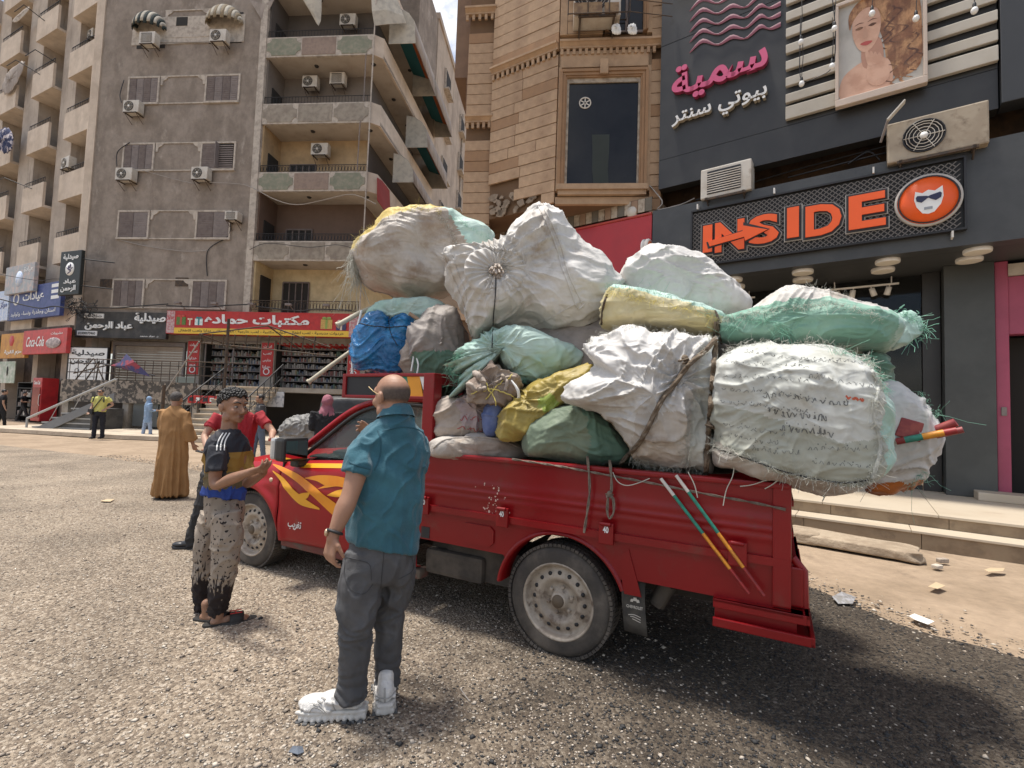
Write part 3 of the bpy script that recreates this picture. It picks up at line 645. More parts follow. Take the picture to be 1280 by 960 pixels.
b = MB(); b.tube([(-4.9, -2.2, 2.2), (-4.2, -2.1, 3.2), (-3.5, -2.2, 2.2)], .03, 5); b.tube([(-4.5, -2.1, 2.2), (-3.9, -2.1, 3.1), (-3.9, -2.2, 2.2)], .03, 5); b.tube([(-5.0, -2.2, 2.5), (-3.4, -2.2, 2.9)], .03, 5); b.build('barrier_frame', M_RUST, TS)
# staircase up to the terrace
stp = [(345, 545), (388, 545)]
ST = fthing(FG, 'staircase', 'cream stone staircase rising from the pavement to the terrace', 'stairs', -4.35, -2.4, 0)
M_STEP = mat('step_stone', (.55, .45, .33), .85, (.42, .34, .25), 4)
NS = 11
for i in range(NS):
    b = MB(); z = 2.15*(i+1)/NS; n0 = -3.1+i*.30; b.bbox(-1.15, 1.15, n0, n0+.33, z-.06, z, .01); b.build('step', M_STEP, ST)
    b = MB(); b.box(-1.12, 1.12, n0+.03, n0+.30, 0 if i == 0 else z-.20, z-.062); b.build('riser', C_CONC, ST)
for s in (-1, 1):
    b = MB(); b.tube([(s*1.2, -3.2, .95), (s*1.2, .2, 3.15)], .03, 6); b.tube([(s*1.2, -3.2, .45), (s*1.2, .2, 2.6)], .02, 5)
    for i in range(9): n0 = -3.2+i*.42; z0 = max(0, .03+(n0+3.1)*.65); b.tube([(s*1.2, n0, z0), (s*1.2, n0, z0+.95)], .018, 5); b.tube([(s*1.2, n0+.2+.13*math.cos(a), z0+.55+.2*math.sin(a)) for a in [q*.785 for q in range(8)]], .012, 4, closed=True)
    b.build('handrail', M_BLACKM, ST)
b = MB(); b.tube([(-1.3, -3.25, 0), (-1.3, -3.25, 2.0)], .06, 6); b.tube([(1.0, -3.2, 0), (1.0, -3.2, 4.5)], .055, 6); b.build('post', M_RUST, ST)
# steel frame of a missing canopy over the stairs
CF = fthing(FG, 'canopy_frame', 'bare rusty steel canopy frame standing in front of the stationery shop', 'frame', -4.2, -2.6, -.62)
b = MB()
def pl(*p): b.tube([np.array(q)-0 for q in p], .03, 5)
pl((-2.3, -.4, 4.9), (1.0, -.8, 5.25)); pl((1.0, -.8, 5.25), (3.4, -.2, 4.5)); pl((-2.3, -.4, 4.9), (-2.3, 2.2, 4.6)); pl((-2.3, -.4, 4.55), (3.4, -.2, 4.15)); pl((1.0, -.8, 5.25), (1., 2.2, 4.5))
for i in range(11): x = -2.2+i*.5; pl((x, -.4, 4.55-i*.03), (x+.1, -.5, 4.9))
b.build('bar', M_RUST, CF)
b = MB(); pl((-2.35, -.3, 4.6), (-4.3, .2, 2.2)); b.build('brace', M_CABW, CF)

# ---- the shops behind the terrace
SHZ = 2.15
def shopfront(name, label, u0, u1, F=FG, z0=2.15, z1=4.55, depth=2.2, n=.9):
    t = fthing(F, name, label, 'shop', (u0+u1)/2, n, z0); w = u1-u0; h = z1-z0
    b = MB(); b.box(-w/2, w/2, depth, depth+.1, 0, h); b.box(-w/2-.05, -w/2, 0, depth+.1, 0, h); b.box(w/2, w/2+.05, 0, depth+.1, 0, h); b.box(-w/2-.05, w/2+.05, 0, depth+.1, h, h+.06); b.build('interior', M_DARK, t)
    return t
b = MB(); b.box(-8, 8.4, .88, 1.2, 4.4, 5.7); b.build('lintel', C_CONC, TS)
SP = [mat('pack_%d' % i, c, .6, var=.2, vscale=20) for i, c in enumerate(((.30, .28, .25), (.20, .08, .065), (.09, .11, .15), (.24, .19, .11), (.10, .15, .11), (.14, .13, .12)))]
def shelves(t, u0, u1, rows, h, n=.35, dens=14, grp=0):
    for r in range(rows):
        z = .12+h*r/rows
        b = MB(); b.box(u0, u1, n, n+.35, z-.03, z); b.build('shelf', M_SHUT2, t)
        b = MB(); k = int((u1-u0)*dens)
        for i in range(k):
            x = u0+(u1-u0)*(i+.5)/k; hh = h/rows*rng.uniform(.3, .78); ww = (u1-u0)/k*rng.uniform(.25, .47); b.cur = int(rng.choice(6, p=[.4, .12, .12, .08, .08, .2])); b.box(x-ww, x+ww, n+.02, n+.25, z, z+hh)
        o = b.build('goods', SP, t); tag(o, kind='stuff')
t = shopfront('stationery_shop', 'stationery shop window packed with shelves of goods, left of the red pillar', -9.15, -6.1)
shelves(t, -1.45, 1.45, 6, 2.3)
b = MB(); 
for x in (-1.5, 0, 1.5): b.box(x-.03, x+.03, -.03, .02, 0, 2.4)
b.box(-1.5, 1.5, -.03, .02, 2.3, 2.4); b.build('window_frame', M_SHUT2, t)
t = shopfront('toy_shop', 'open shop front crowded with hanging goods, right of the red pillar', -5.35, -1.6)
shelves(t, -1.8, 1.8, 7, 2.3, dens=11)
b = MB()
for i in range(13): x = -1.8+i*.3; b.tube([(x, -.1, 2.3), (x+.5, .4, 2.15)], .04, 5)
b.build('red_roll', M_REDS, t)
def pillar_sign(u, label, words):
    t = fthing(FG, 'pillar_sign', label, 'sign', u, .75, 2.15, 'red vertical signs between the shop windows')
    b = MB(); b.box(-.36, .36, 0, .5, 0, 2.4); b.build('pillar', C_CONC, t); b = MB(); b.box(-.31, .31, -.03, 0, .62, 2.3); b.build('panel', M_REDS, t)
    for i, wd in enumerate(words): text(wd, M_WSIGN, t, 0, 2.1-i*.34, .42, .17, -.032, .004, rtl=True)
    b = MB(); b.lathe([(.17, 0), (.17, .006), (.12, .006), (.12, 0)], 20, Matrix.Translation((0, -.031, .86)) @ Matrix.Rotation(rad(90), 4, 'X')); b.build('emblem', M_WSIGN, t)
pillar_sign(-9.65, 'red vertical sign at the left end of the stationery shop', ('ادوات', 'لعب', 'هدايا', 'تصوير'))
pillar_sign(-5.72, 'red vertical sign in the middle under the big red sign', ('ادوات', 'لعب', 'مدارس', 'هدايا'))
pillar_sign(-1.25, 'red vertical sign at the right end of the shops', ('لعب', 'كتب', 'هدايا', 'صور'))
def shutter(label, u0, u1, z0, z1, F=FG, n=.8, m=None):
    t = fthing(F, 'roller_shutter', label, 'shutter', (u0+u1)/2, n, z0); w = u1-u0; k = int((z1-z0)/.13)
    b = MB(); b.box(-w/2, w/2, 0, .04, 0, .12); s0 = b.build('slat', m or mat('shutter_tan', (.36, .29, .225), .6, (.28, .22, .17), 3, metal=.2), t)
    for i in range(1, k): inst(s0, (0, 0, i*.13), t)
    b = MB(); b.box(-w/2-.1, -w/2, -.04, .1, 0, z1-z0); b.box(w/2, w/2+.1, -.04, .1, 0, z1-z0); b.box(-w/2-.1, w/2+.1, -.06, .2, z1-z0, z1-z0+.2); b.build('guide', M_SHUT2, t)
shutter('closed tan roller shutter under the black pharmacy board', -14.0, -10.25, 2.3, 4.15)
# pharmacy board, black, white lettering
def board(name, label, F, corners, off, m, cat='sign', frame=None, th=.18):
    (x0, y0), (x1, y1) = corners; u0, z1 = on(F, x0, y0, off); u1, z0 = on(F, x1, y1, off)
    t = fthing(F, name, label, cat, (u0+u1)/2, off, (z0+z1)/2); w = abs(u1-u0); h = z1-z0
    b = MB(); b.bbox(-w/2, w/2, 0, th, -h/2, h/2, .015); b.build('panel', m, t)
    if frame: b = MB(); [b.box(*q) for q in ((-w/2-.03, w/2+.03, -.02, th-.01, h/2, h/2+.04), (-w/2-.03, w/2+.03, -.02, th-.01, -h/2-.04, -h/2), (-w/2-.04, -w/2, -.02, th-.01, -h/2, h/2), (w/2, w/2+.04, -.02, th-.01, -h/2, h/2))]; b.build('frame', frame, t)
    return t, w, h
t, w, h = board('pharmacy_sign', 'wide black pharmacy board with raised white arabic letters', FG, ((96, 389), (207, 424)), -.1, mat('board_black', (.035, .034, .033), .6, (.07, .065, .06), 2))
text('صيدلية', M_WSIGN, t, w*.33, h*.27, w*.34, h*.40, -.03, .06, .03, rtl=True); text('عباد الرحمن', M_WSIGN, t, -w*.12, -h*.05, w*.52, h*.34, -.03, .06, .03, rtl=True)
for cx, cz, s in ((-.30, .33, 'خدمة 24 ساعة'), (-.36, -.34, '01000070460')):
    b = MB(); b.box(w*(cx-.11), w*(cx+.11), -.04, -.002, h*(cz-.09), h*(cz+.09)); b.build('plate', M_WSIGN, t); text(s, M_BLACKM, t, w*cx, h*cz, w*.19, h*.11, -.042, .004, .02, rtl=s[0] != '0')
text('د. عماد محمد', M_WSIGN, t, w*.32, -h*.40, w*.2, h*.07, -.005, .004, .02, rtl=True)
# white poster with arrows
t, w, h = board('pharmacy_poster', 'white pharmacy panel with black lettering and red arrows beside the ramp', FG, ((87, 434), (131, 485)), -.6, M_WSIGN, frame=M_BLACKM, th=.08)
M_INK = mat('ink_black', (.02, .02, .022), .6, var=0)
text('صيدلية', M_INK, t, 0, h*.36, w*.86, h*.17, -.002, .006, .03, rtl=True); text('عباد الرحمن', M_INK, t, 0, h*.15, w*.88, h*.17, -.002, .006, .03, rtl=True)
text('خدمة 24 ساعة', M_INK, t, w*.12, -h*.08, w*.45, h*.05, -.002, .004, .01, rtl=True); text('ـ مساحيق تجميل ـ'.replace('ـ', '-'), M_INK, t, 0, -h*.23, w*.7, h*.05, -.002, .004, .01, rtl=True)
b = MB(); b.tube([(-w*.26+.1*math.cos(a), -.01, -h*.08+.1*math.sin(a)) for a in [q*.524 for q in range(12)]], .012, 4, closed=True); b.build('emblem', M_INK, t)
for i in range(3):
    b = MB(); x = -w*.34+i*w*.34; b.prism([(x-.17, -.05), (x+.03, -.05), (x+.03, -.11), (x+.18, 0), (x+.03, .11), (x+.03, .05), (x-.17, .05)], -.006, -.001, Matrix.Translation((0, 0, -h*.40)) @ Matrix(((1, 0, 0, 0), (0, 0, 1, 0), (0, 1, 0, 0), (0, 0, 0, 1)))); b.build('arrow', M_REDS, t)
# big red sign
t, w, h = board('stationery_sign', 'long red stationery shop sign with white arabic letters and yellow strip', FG, ((209, 388), (447, 422)), -.25, M_REDS, th=.4)
text('مكتبات حماده', M_WSIGN, t, -w*.02, h*.12, w*.545, h*.50, -.01, .03, .035, rtl=True)
b = MB(); b.box(-w*.455, w*.455, -.014, -.001, -h*.49, -h*.24); b.build('yellow_strip', M_YSIGN, t)
text('خردوات مدرسية - لعب اطفال - ادوات مكتبية - لعب خارجية - العاب ذكاء - هدايا ولعب الاطفال', M_INK, t, 0, -h*.36, w*.86, h*.14, -.016, .003, .01, rtl=True, res=1)
for xa in (-w*.497, w*.455): b = MB(); b.box(xa, xa+w*.042, -.012, -.001, -h*.48, h*.48); b.build('pink_panel', mat('sign_pink', (.50, .20, .22), .6, (.55, .42, .40), 12, lo=.45, hi=.55), t)
text('هدايا', M_REDS, t, -w*.475, h*.2, w*.032, h*.18, -.014, .003, .02, rtl=True)
def gift(cx, cz, s, cols):
    b = MB(); b.box(cx-s, cx+s, -.02, -.002, cz-s, cz+s*.6); b.build('printed_gift', mat('print_'+cols[0], hexc(cols[0]), .6, var=.3, vscale=20), t)
    b = MB(); b.box(cx-s*.2, cx+s*.2, -.026, -.02, cz-s, cz+s*.6); b.ell((cx-s*.4, -.022, cz+s*.8), (s*.4, .01, s*.25)); b.ell((cx+s*.4, -.022, cz+s*.8), (s*.4, .01, s*.25)); b.build('printed_ribbon', mat('print_'+cols[1], hexc(cols[1]), .6), t)
gift(-w*.42, h*.1, .24, ('5c7a3c', 'c05040')); gift(-w*.372, h*.02, .17, ('b03030', 'e8d8c0')); gift(-w*.325, h*.06, .20, ('d8e4e0', '2f7f86')); gift(w*.34, h*.08, .28, ('c8a35a', '8fa050')); gift(w*.415, h*.0, .24, ('404060', 'd8c8b8'))
for k in range(5):
    b = MB(); x = -w*.4+k*w*.19; b.tube([(x, .05, h/2+.05), (x, -.45, h/2+.28)], .02, 5); b.bbox(x-.14, x+.14, -.6, -.42, h/2+.22, h/2+.32, .02); b.build('floodlight', M_SHUT2, t)
# basement sign with red stripe behind the people
t, w, h = board('basement_sign', 'low red and dark counter sign below the terrace railing', FG, ((235, 494), (277, 505)), -2.55, M_REDS, th=.06)
for q in range(5): b = MB(); b.box(-w*.45+q*w*.2, -w*.33+q*w*.2, -.01, -.002, -h*.25, h*.25); b.build('printed_panel', M_WSIGN if q % 2 else M_INK, t)
t, w, h = board('banner', 'white hanging banner with grey print left of the stairs', FG, ((318, 489), (354, 509)), -2.5, mat('banner_white', (.62, .62, .63), .7, (.3, .32, .36), 5, lo=.5, hi=.6), th=.04)
t, w, h = board('wall_panel', 'dull green grey panel leaning behind the railing', FG, ((220, 471), (243, 485)), -2.0, mat('panel_grey', (.25, .28, .25), .6), th=.04)

# projecting black pharmacy sign
PS = thing('projecting_sign', 'black projecting pharmacy sign with white letters and round emblem', 'sign', tuple(FG.pt(87, 341, -1.1)), FG.rotz+rad(-14))
sc = 21.9/610
w, h = 43*sc, 60*sc
b = MB(); b.bbox(-w/2, w/2, 0, .16, -h/2, h/2, .03); b.build('panel', mat('board_black2', (.018, .022, .02), .5), PS)
text('صيدلية', M_WSIGN, PS, w*.02, h*.36, w*.72, h*.15, -.01, .01, .03, rtl=True); text('عباد', M_WSIGN, PS, w*.05, -h*.20, w*.6, h*.12, -.01, .01, .03, rtl=True); text('الرحمن', M_WSIGN, PS, w*.0, -h*.36, w*.72, h*.15, -.01, .01, .03, rtl=True)
b = MB(); b.lathe([(0, .012), (h*.15, .012), (h*.15, 0)], 24, Matrix.Translation((0, 0, h*.09)) @ Matrix.Rotation(rad(90), 4, 'X')); b.build('emblem_disc', M_WSIGN, PS)
b = MB(); b.tube([(h*.05*math.sin(q*1.1), -.016, h*(.20-.22*q/10)) for q in range(11)], .022, 5); b.tube([(-h*.10, -.016, h*.12), (0, -.016, h*.05), (h*.10, -.016, h*.12)], .02, 5); b.tube([(h*.05*math.cos(q*.7), -.016, h*.14+h*.03*math.sin(q*.7)) for q in range(9)], .018, 5); b.build('emblem', mat('emblem_navy', (.05, .04, .12), .6), PS)
b = MB(); b.tube([(w*.5, .08, h*.3), (w*.5+.9, .9, h*.3)], .03, 5); b.tube([(w*.5, .08, -h*.3), (w*.5+.9, .9, -h*.3)], .03, 5); b.build('bracket', M_BLACKM, PS)
# blue clinic boards on the left facade
M_BLUE = mat('sign_blue', (.035, .06, .20), .5, (.06, .08, .24), 3); M_LBLUE = mat('sign_paleblue', (.42, .52, .70), .5, (.62, .64, .68), 6)
t, w, h = board('clinic_sign', 'blue clinic board with white arabic letters and round emblem', FL, ((12, 362), (74, 394)), -.5, M_BLUE)
text('عيادات', M_WSIGN, t, w*.0, h*.16, w*.40, h*.32, -.01, .01, .02, rtl=True); text('اسنان وجلدية ونساء وتوليد', M_WSIGN, t, 0, -h*.33, w*.85, h*.16, -.005, .004, .01, rtl=True, res=1)
b = MB(); b.lathe([(h*.2, 0), (h*.2, .01), (h*.13, .01), (h*.13, 0)], 20, Matrix.Translation((-w*.34, 0, h*.16)) @ Matrix.Rotation(rad(90), 4, 'X')); b.build('emblem', M_WSIGN, t)
for q in range(3): b = MB(); b.box(w*.33, w*.47, -.01, -.001, h*(.34-q*.17), h*(.44-q*.17)); b.build('plate', M_WSIGN, t)
t, w, h = board('clinic_sign', 'pale blue board at the far left end of the clinic sign row', FL, ((-14, 367), (11, 400)), -.5, M_LBLUE)
text('مركز طبي', M_BLUE, t, .2, 0, w*.6, h*.3, -.01, .004, .02, rtl=True)
t, w, h = board('clinic_sign', 'grey panelled clinic board with a round emblem above the blue one', FL, ((8, 335), (41, 363)), -.7, mat('sign_greyblue', (.33, .36, .38), .5, (.50, .40, .36), 3))
b = MB(); b.lathe([(0, .012), (h*.28, .012), (h*.28, 0)], 20, Matrix.Rotation(rad(90), 4, 'X')); b.build('emblem', M_LBLUE, t); text('عيادة', M_WSIGN, t, w*.3, h*.28, w*.3, h*.2, -.01, .004, .02, rtl=True)
# soft drink sign and kiosk row below
t, w, h = board('drink_sign', 'red soft drink sign with flowing white letters over the kiosk', FL, ((30, 414), (82, 441)), -.6, mat('sign_cola', (.55, .05, .05), .5, (.42, .05, .045), 4))
text('Coca-Cola', M_WSIGN, t, -w*.20, h*.02, w*.42, h*.42, -.01, .006, .01, shear=.35); text('مشروبات', M_WSIGN, t, w*.28, h*.30, w*.26, h*.13, -.01, .004, .01, rtl=True)
b = MB(); b.ell((w*.22, -.02, -h*.08), (w*.17, .04, h*.22)); b.build('printed_bottle', mat('print_grey', (.25, .2, .2), .5, (.5, .4, .38), 8), t)
t, w, h = board('grill_sign', 'orange sign with red crest at the left edge over the grill shop', FL, ((2, 418), (30, 447)), -.5, mat('sign_amber', (.60, .30, .06), .6, (.45, .2, .06), 3))
text('حزم القرية', M_WSIGN, t, w*.05, -h*.28, w*.7, h*.22, -.01, .01, .02, rtl=True); b = MB(); b.lathe([(0, .02), (h*.2, .02), (h*.24, 0)], 6, Matrix.Translation((-w*.05, 0, h*.2)) @ Matrix.Rotation(rad(90), 4, 'X')); b.build('crest', M_REDS, t)
KS = fthing(FL, 'ground_floor_row', 'shadowy ground floor shops under the cream balconies', 'shop', -6, 0, 0)
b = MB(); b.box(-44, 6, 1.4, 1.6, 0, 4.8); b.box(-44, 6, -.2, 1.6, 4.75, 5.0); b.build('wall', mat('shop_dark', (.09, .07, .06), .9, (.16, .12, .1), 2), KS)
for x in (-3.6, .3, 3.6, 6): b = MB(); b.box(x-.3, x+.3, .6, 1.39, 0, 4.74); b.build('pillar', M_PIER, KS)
u0, z0 = on(FL, 10, 452); 
t, w, h = board('poster', 'green and white poster with a dark figure at the left edge', FL, ((0, 452), (17, 479)), .3, mat('poster_green', (.40, .48, .38), .6, (.6, .62, .55), 3), th=.05)
b = MB(); b.ell((w*.05, -.02, h*.05), (.09, .01, .28)); b.build('printed_figure', M_INK, t)
# red fridge
P = ground(60, 515); u, n, _ = FL.local(P)
RFp = FL.pt(58, 512, .2); RFu, _z = FL.uz(58, 512, .2)
t = fthing(FL, 'drinks_fridge', 'red drinks fridge standing under the soft drink sign', 'fridge', RFu, .1, 0)
b = MB(); b.bbox(-.5, .5, -.35, .35, .1, 2.35, .03); b.build('cabinet', mat('fridge_red', (.50, .03, .035), .35, (.36, .025, .03), 2), t)
b = MB(); b.box(-.4, .42, -.38, -.352, .3, 1.85); b.build('glass_door', mat('fridge_glass', (.25, .03, .03), .12), t); text('Coca-Cola', M_WSIGN, t, 0, 2.1, .7, .2, -.36, .006, shear=.35)
b = MB(); b.tube([(.46, -.37, .9), (.46, -.42, 1.0), (.46, -.42, 1.4), (.46, -.37, 1.5)], .015, 5); b.build('handle', M_WHITE, t)
u, _z = FL.uz(38, 510, .3)
t = fthing(FL, 'display_rack', 'dark display rack full of grey goods beside the red fridge', 'rack', u, .3, 0)
b = MB(); [b.box(x-.03, x+.03, -.3, .3, 0, 2.1) for x in (-.85, .85)]; [b.box(-.85, .85, -.3, .3, z-.02, z+.02) for z in (.3, .8, 1.3, 1.8, 2.1)]; b.build('frame', M_BLACKM, t)
b = MB()
for z in (.32, .82, 1.32):
    for i in range(7): b.cur = int(rng.integers(0, 3)); b.box(-.78+i*.23, -.60+i*.23, -.26, .2, z, z+rng.uniform(.18, .42))
b.build('goods', [M_SHUT2, M_INK, M_ACW], t)
# ramp stair at the left, dark steps with sloping handrail
RPo = -4.2; Pa = FG.pt(34, 523, RPo); Pb = FG.pt(145, 474, RPo); RP = fthing(FG, 'side_steps', 'dark steps with a long sloping grey handrail at the pharmacy', 'stairs', FG.local(Pa)[0], RPo, 0)
M_DSTEP = mat('dark_step', (.10, .098, .095), .7, (.07, .068, .065), 5); M_EDGE = mat('worn_edge', (.36, .36, .35), .6)
LX = float(FG.local(Pb)[0]-FG.local(Pa)[0]); ZA = max(.35, float(Pa[2])); ZB = float(Pb[2]); SL = (ZB-ZA)/LX
for i in range(5):
    b = MB(); x0 = .15+i*.42; b.bbox(x0, 2.7, .1, 1.6, i*.2, i*.2+.2, .01); b.build('step', M_DSTEP, RP); b = MB(); b.box(x0-.01, 2.7, .075, .098, i*.2+.15, i*.2+.2); b.build('nosing', M_EDGE, RP)
b = MB(); b.tube([(0, 0, ZA), (LX, 0, ZB)], .05, 6); b.tube([(0, 0, 0), (0, 0, ZA)], .04, 6); b.build('handrail', M_EDGE, RP)
b = MB(); b.prism([(.1, 0), (LX, ZB-.55), (LX, ZB-.85), (.9, 0)], -.03, .04, Matrix(((1, 0, 0, 0), (0, 0, 1, 0), (0, 1, 0, 0), (0, 0, 0, 1)))); b.build('stringer', mat('stringer_grey', (.17, .175, .18), .6), RP)
for x in (1., 2., 3.): b = MB(); b.tube([(x, 0, x*SL+ZA-.5), (x+.35, 0, (x+.35)*SL+ZA)], .018, 4); b.build('rail_bar', M_EDGE, RP)
t = thing('wooden_crate', 'brown wooden counter box beside the dark steps', 'box', tuple(ground(99, 527)), FG.rotz)
b = MB(); b.bbox(-.5, .45, -.4, .4, 0, .72, .02); b.build('body', mat('crate_brown', (.13, .09, .055), .8, (.09, .06, .04), 6, stretch=(.3, 1, 4)), t); b = MB(); b.bbox(-.75, .5, -.45, .45, .723, .80, .02); b.build('top', C_CONC, t)
cloth_heap('plastic_bag', 'white plastic bag lying at the foot of the dark steps', 'bag', FG, [(80, 521), (88, 516), (90, 524), (87, 531), (80, 529)], -3.4, M_WSIGN)
# striped parasol folded
t = thing('folded_parasol', 'folded dark blue and red patterned cloth leaning over the railing', 'parasol', tuple(FG.pt(165, 460, -2.6)), FG.rotz)
b = MB(); Q = [FG.pt(x, y, -2.6-o)-FG.pt(165, 460, -2.6) for x, y, o in ((138, 457, 0), (150, 452, .15), (158, 442, .2), (168, 452, .3), (180, 462, .1), (188, 471, 0), (170, 466, .25), (152, 460, .2))]
Ri = Matrix.Rotation(-FG.rotz, 3, 'Z'); Q = [Ri @ Vector(q) for q in Q]; c = sum(Q, Vector())/8; b.add([c+Vector((0, -.25, 0))]+Q+[c+Vector((0, .1, 0))], [(0, i+1, (i+1) % 8+1) for i in range(8)]+[(9, (i+1) % 8+1, i+1) for i in range(8)])
b.build('cloth', mat('parasol_cloth', (.07, .07, .16), .8, (.30, .06, .08), 3, lo=.5, hi=.56), t)
b = MB(); b.tube([(-1.4, 0, .15), (1.0, .1, -.3)], .03, 5); b.build('pole', M_BLACKM, t)

# ---- pavement slabs along the far side
u0 = -24
b = MB(); P0 = FG.world(-16.5, -5.2, 0); pts = [FG.world(-14.5, -4.9, 0), FG.world(-6.8, -6.0, 0), FG.world(2.5, -5.4, 0), FG.world(2.5, -.2, 0), FG.world(-14.5, -.2, 0)]
b.prism([(p[0], p[1]) for p in pts], 0, .14); tag(b.build('pavement', mat('pale_pavement', (.52, .44, .34), .9, (.42, .35, .27), 2, bump=.3, bscale=20, dirt=(.3, .24, .18), dscale=3)), kind='structure')
t = thing('concrete_block', 'pale concrete block on the pavement edge behind the yellow shirt', 'block', tuple(ground(136, 537)), FG.rotz)
b = MB(); b.bbox(-.85, .85, -.2, .2, 0, .5, .03); b.build('block', C_CONC, t)
# ================================================================== tan stone building
M_GLASSW = mat('window_glass_dark', (.02, .02, .02), .12, spec=.3, var=.3, vscale=1.2)
XZ = Matrix(((1, 0, 0, 0), (0, 0, 1, 0), (0, 1, 0, 0), (0, 0, 0, 1)))
TB = thing('stone_building', 'tan stone clad corner building with a big dark framed window', 'building', tuple(FW.p0), FW.rotz)
def toTB(P): q = Matrix.Rotation(-FW.rotz, 4, 'Z') @ (Vector(P)-Vector(FW.p0)); return q
CH = .262; TOPZ = 15.5
def stone_face(p0, p1, z0, z1, seed, th=.05, skip=None, maxw=.95):
    """courses of separate blocks on a vertical face from p0 to p1 (TB-local xy); joints recessed"""
    r = random.Random(seed); p0 = Vector((p0[0], p0[1], 0)); p1 = Vector((p1[0], p1[1], 0)); d = (p1-p0); Ln = d.length; d /= Ln; a = math.atan2(d.y, d.x)
    n = int((z1-z0)/CH)
    for k in range(n):
        z = z0+k*CH; cuts = [0]; x = 0
        while Ln-x > maxw*1.25: x += r.uniform(.55, 1)*maxw; cuts.append(x)
        cuts.append(Ln)
        for u0, u1 in zip(cuts, cuts[1:]):
            if skip and skip((u0+u1)/2, z): continue
            b = MB(); pr = r.uniform(0, .008); b.bbox(.004, u1-u0-.004, -th-pr, 0, .007, CH-.007, .006)
            o = b.build('stone_block', M_STONE if r.random() < .86 else M_STONE2, TB); o.location = p0+d*u0+Vector((0, 0, z)); o.rotation_euler = (0, 0, a)
M_STONE2 = mat('tan_stone_dark', (.33, .195, .105), .85, (.28, .17, .095), 2.5, bump=.35, bscale=35)
W0 = Vector((0, 0, 0)); W1 = Vector((2.03, 0, 0))
Kl = toTB(FK.world(-1.80, 0, 0)); PLw = toTB(dep(583, 150, 11.75)); PLr = Vector((Kl.x+.02, Kl.y+.10, 0)); PLl = Vector((PLw.x, PLr.y+.02, 0))
SLr = toTB(FS.world(-5.45, .34, 0)); 
# core walls behind the blocks
b = MB(); core = [(SLr.x+.05, SLr.y+.08), (W1.x, .04), (0, .04), (Kl.x, Kl.y+.05), (PLr.x, PLr.y+.05), (PLl.x, PLl.y+.05), (PLl.x+.5, 14), (SLr.x+3, 14)]
b.prism(core, 6.12, TOPZ); b.build('wall', M_JOINT, TB)
b = MB(); gl_ = [toTB(FS.world(u, n, 0)) for u, n in ((-5.4, .42), (-12.5, .42), (-12.5, 5), (-5.4, 5))]; b.prism([(p.x, p.y) for p in gl_], 0, 6.119); b.build('ground_floor_wall', mat('lower_render', (.24, .17, .115), .9, (.19, .135, .09), 2, bump=.3, bscale=12), TB)
b = MB(); b.prism([(PLl.x, PLl.y+.05), (PLr.x, PLr.y+.05), (PLr.x, PLr.y+.6), (PLl.x, PLl.y+.6)][::-1], 0, 6.119); b.build('pier', M_JOINT, TB)
zs = 2.6+CH*0
broken = lambda u, z: (z < 6.55 and not (u < .5 and z < 5.5)) and (noise.noise(Vector((u*2, z*2.2, 4))) > -.18)
stone_face((Kl.x, Kl.y), (0, 0), 6.14, 9.62, 1, skip=lambda u, z: (z < 6.7 and u < 1.0+.5*(z < 6.3)) or (.0 < u < .35 and 8.05 < z < 8.25))
stone_face((Kl.x, Kl.y), (0, 0), 9.80, TOPZ, 2, maxw=3)
stone_face((PLl.x, PLl.y), (PLr.x, PLr.y), 3.65, 8.36, 3, maxw=2); stone_face((PLl.x, PLl.y), (PLr.x, PLr.y), 8.75, 11.1, 4, maxw=2)
stone_face((W1.x, 0), (SLr.x, SLr.y), 5.7, 9.62, 5, maxw=2); stone_face((W1.x, 0), (SLr.x, SLr.y), 9.8, TOPZ, 6, maxw=2)
def wallbox(name, x0, x1, z0, z1, y0=-.06, y1=.04, m=None): b = MB(); b.bbox(x0, x1, y0, y1, z0, z1, .008); return b.build(name, m or M_STONE, TB)
# window face blocks: left, right of the frame and below
for k in range(12): z = 6.42+k*CH; 
wallbox('stone_panel', 0, .06, 6.4, 9.6); wallbox('stone_panel', 1.95, 2.03, 6.4, 9.6); wallbox('stone_panel', 0, 2.03, 9.22, 9.6); wallbox('stone_panel', 0, 2.03, 6.10, 6.26)
wallbox('stone_panel', 0, .95, 9.98, 12.4, m=M_STONE); wallbox('stone_panel', 1.92, 2.03, 9.98, 12.4); wallbox('stone_panel', 0, 2.03, 12.42, TOPZ)
# moulded frame
def mframe(x0, x1, z0, z1, wd, name='window'):
    b = MB()
    for k, (o, pr) in enumerate(((0, .13), (wd*.4, .10), (wd*.75, .07))):
        w_ = wd-o if k == 2 else wd*.38
        a0, a1, c0, c1 = x0-wd+o, x1+wd-o, z0, z1+wd-o
        b.box(a0, a0+w_, -pr, .03, c0, c1-w_); b.box(a1-w_, a1, -pr, .03, c0, c1-w_); b.box(a0, a1, -pr-.002, .03, c1-w_, c1)
    f = b.build(name, M_STONE2, TB); return f
f = mframe(.19, 1.80, 6.52, 8.98, .16)
b = MB(); b.box(.02, 1.98, -.20, .03, 6.38, 6.50); b.box(.05, 1.95, -.15, .03, 6.28, 6.378); b.build('sill', M_STONE, f)
b = MB(); b.bbox(.90, 1.08, -.19, -.135, 8.98, 9.32, .02); b.build('keystone', M_STONE, f)
b = MB(); b.box(.19, 1.80, .005, .02, 6.52, 8.98); b.build('pane', M_GLASSW, f)
M_DIRTYW = mat('dirty_white', (.42, .36, .28), .7, (.25, .2, .15), 8)
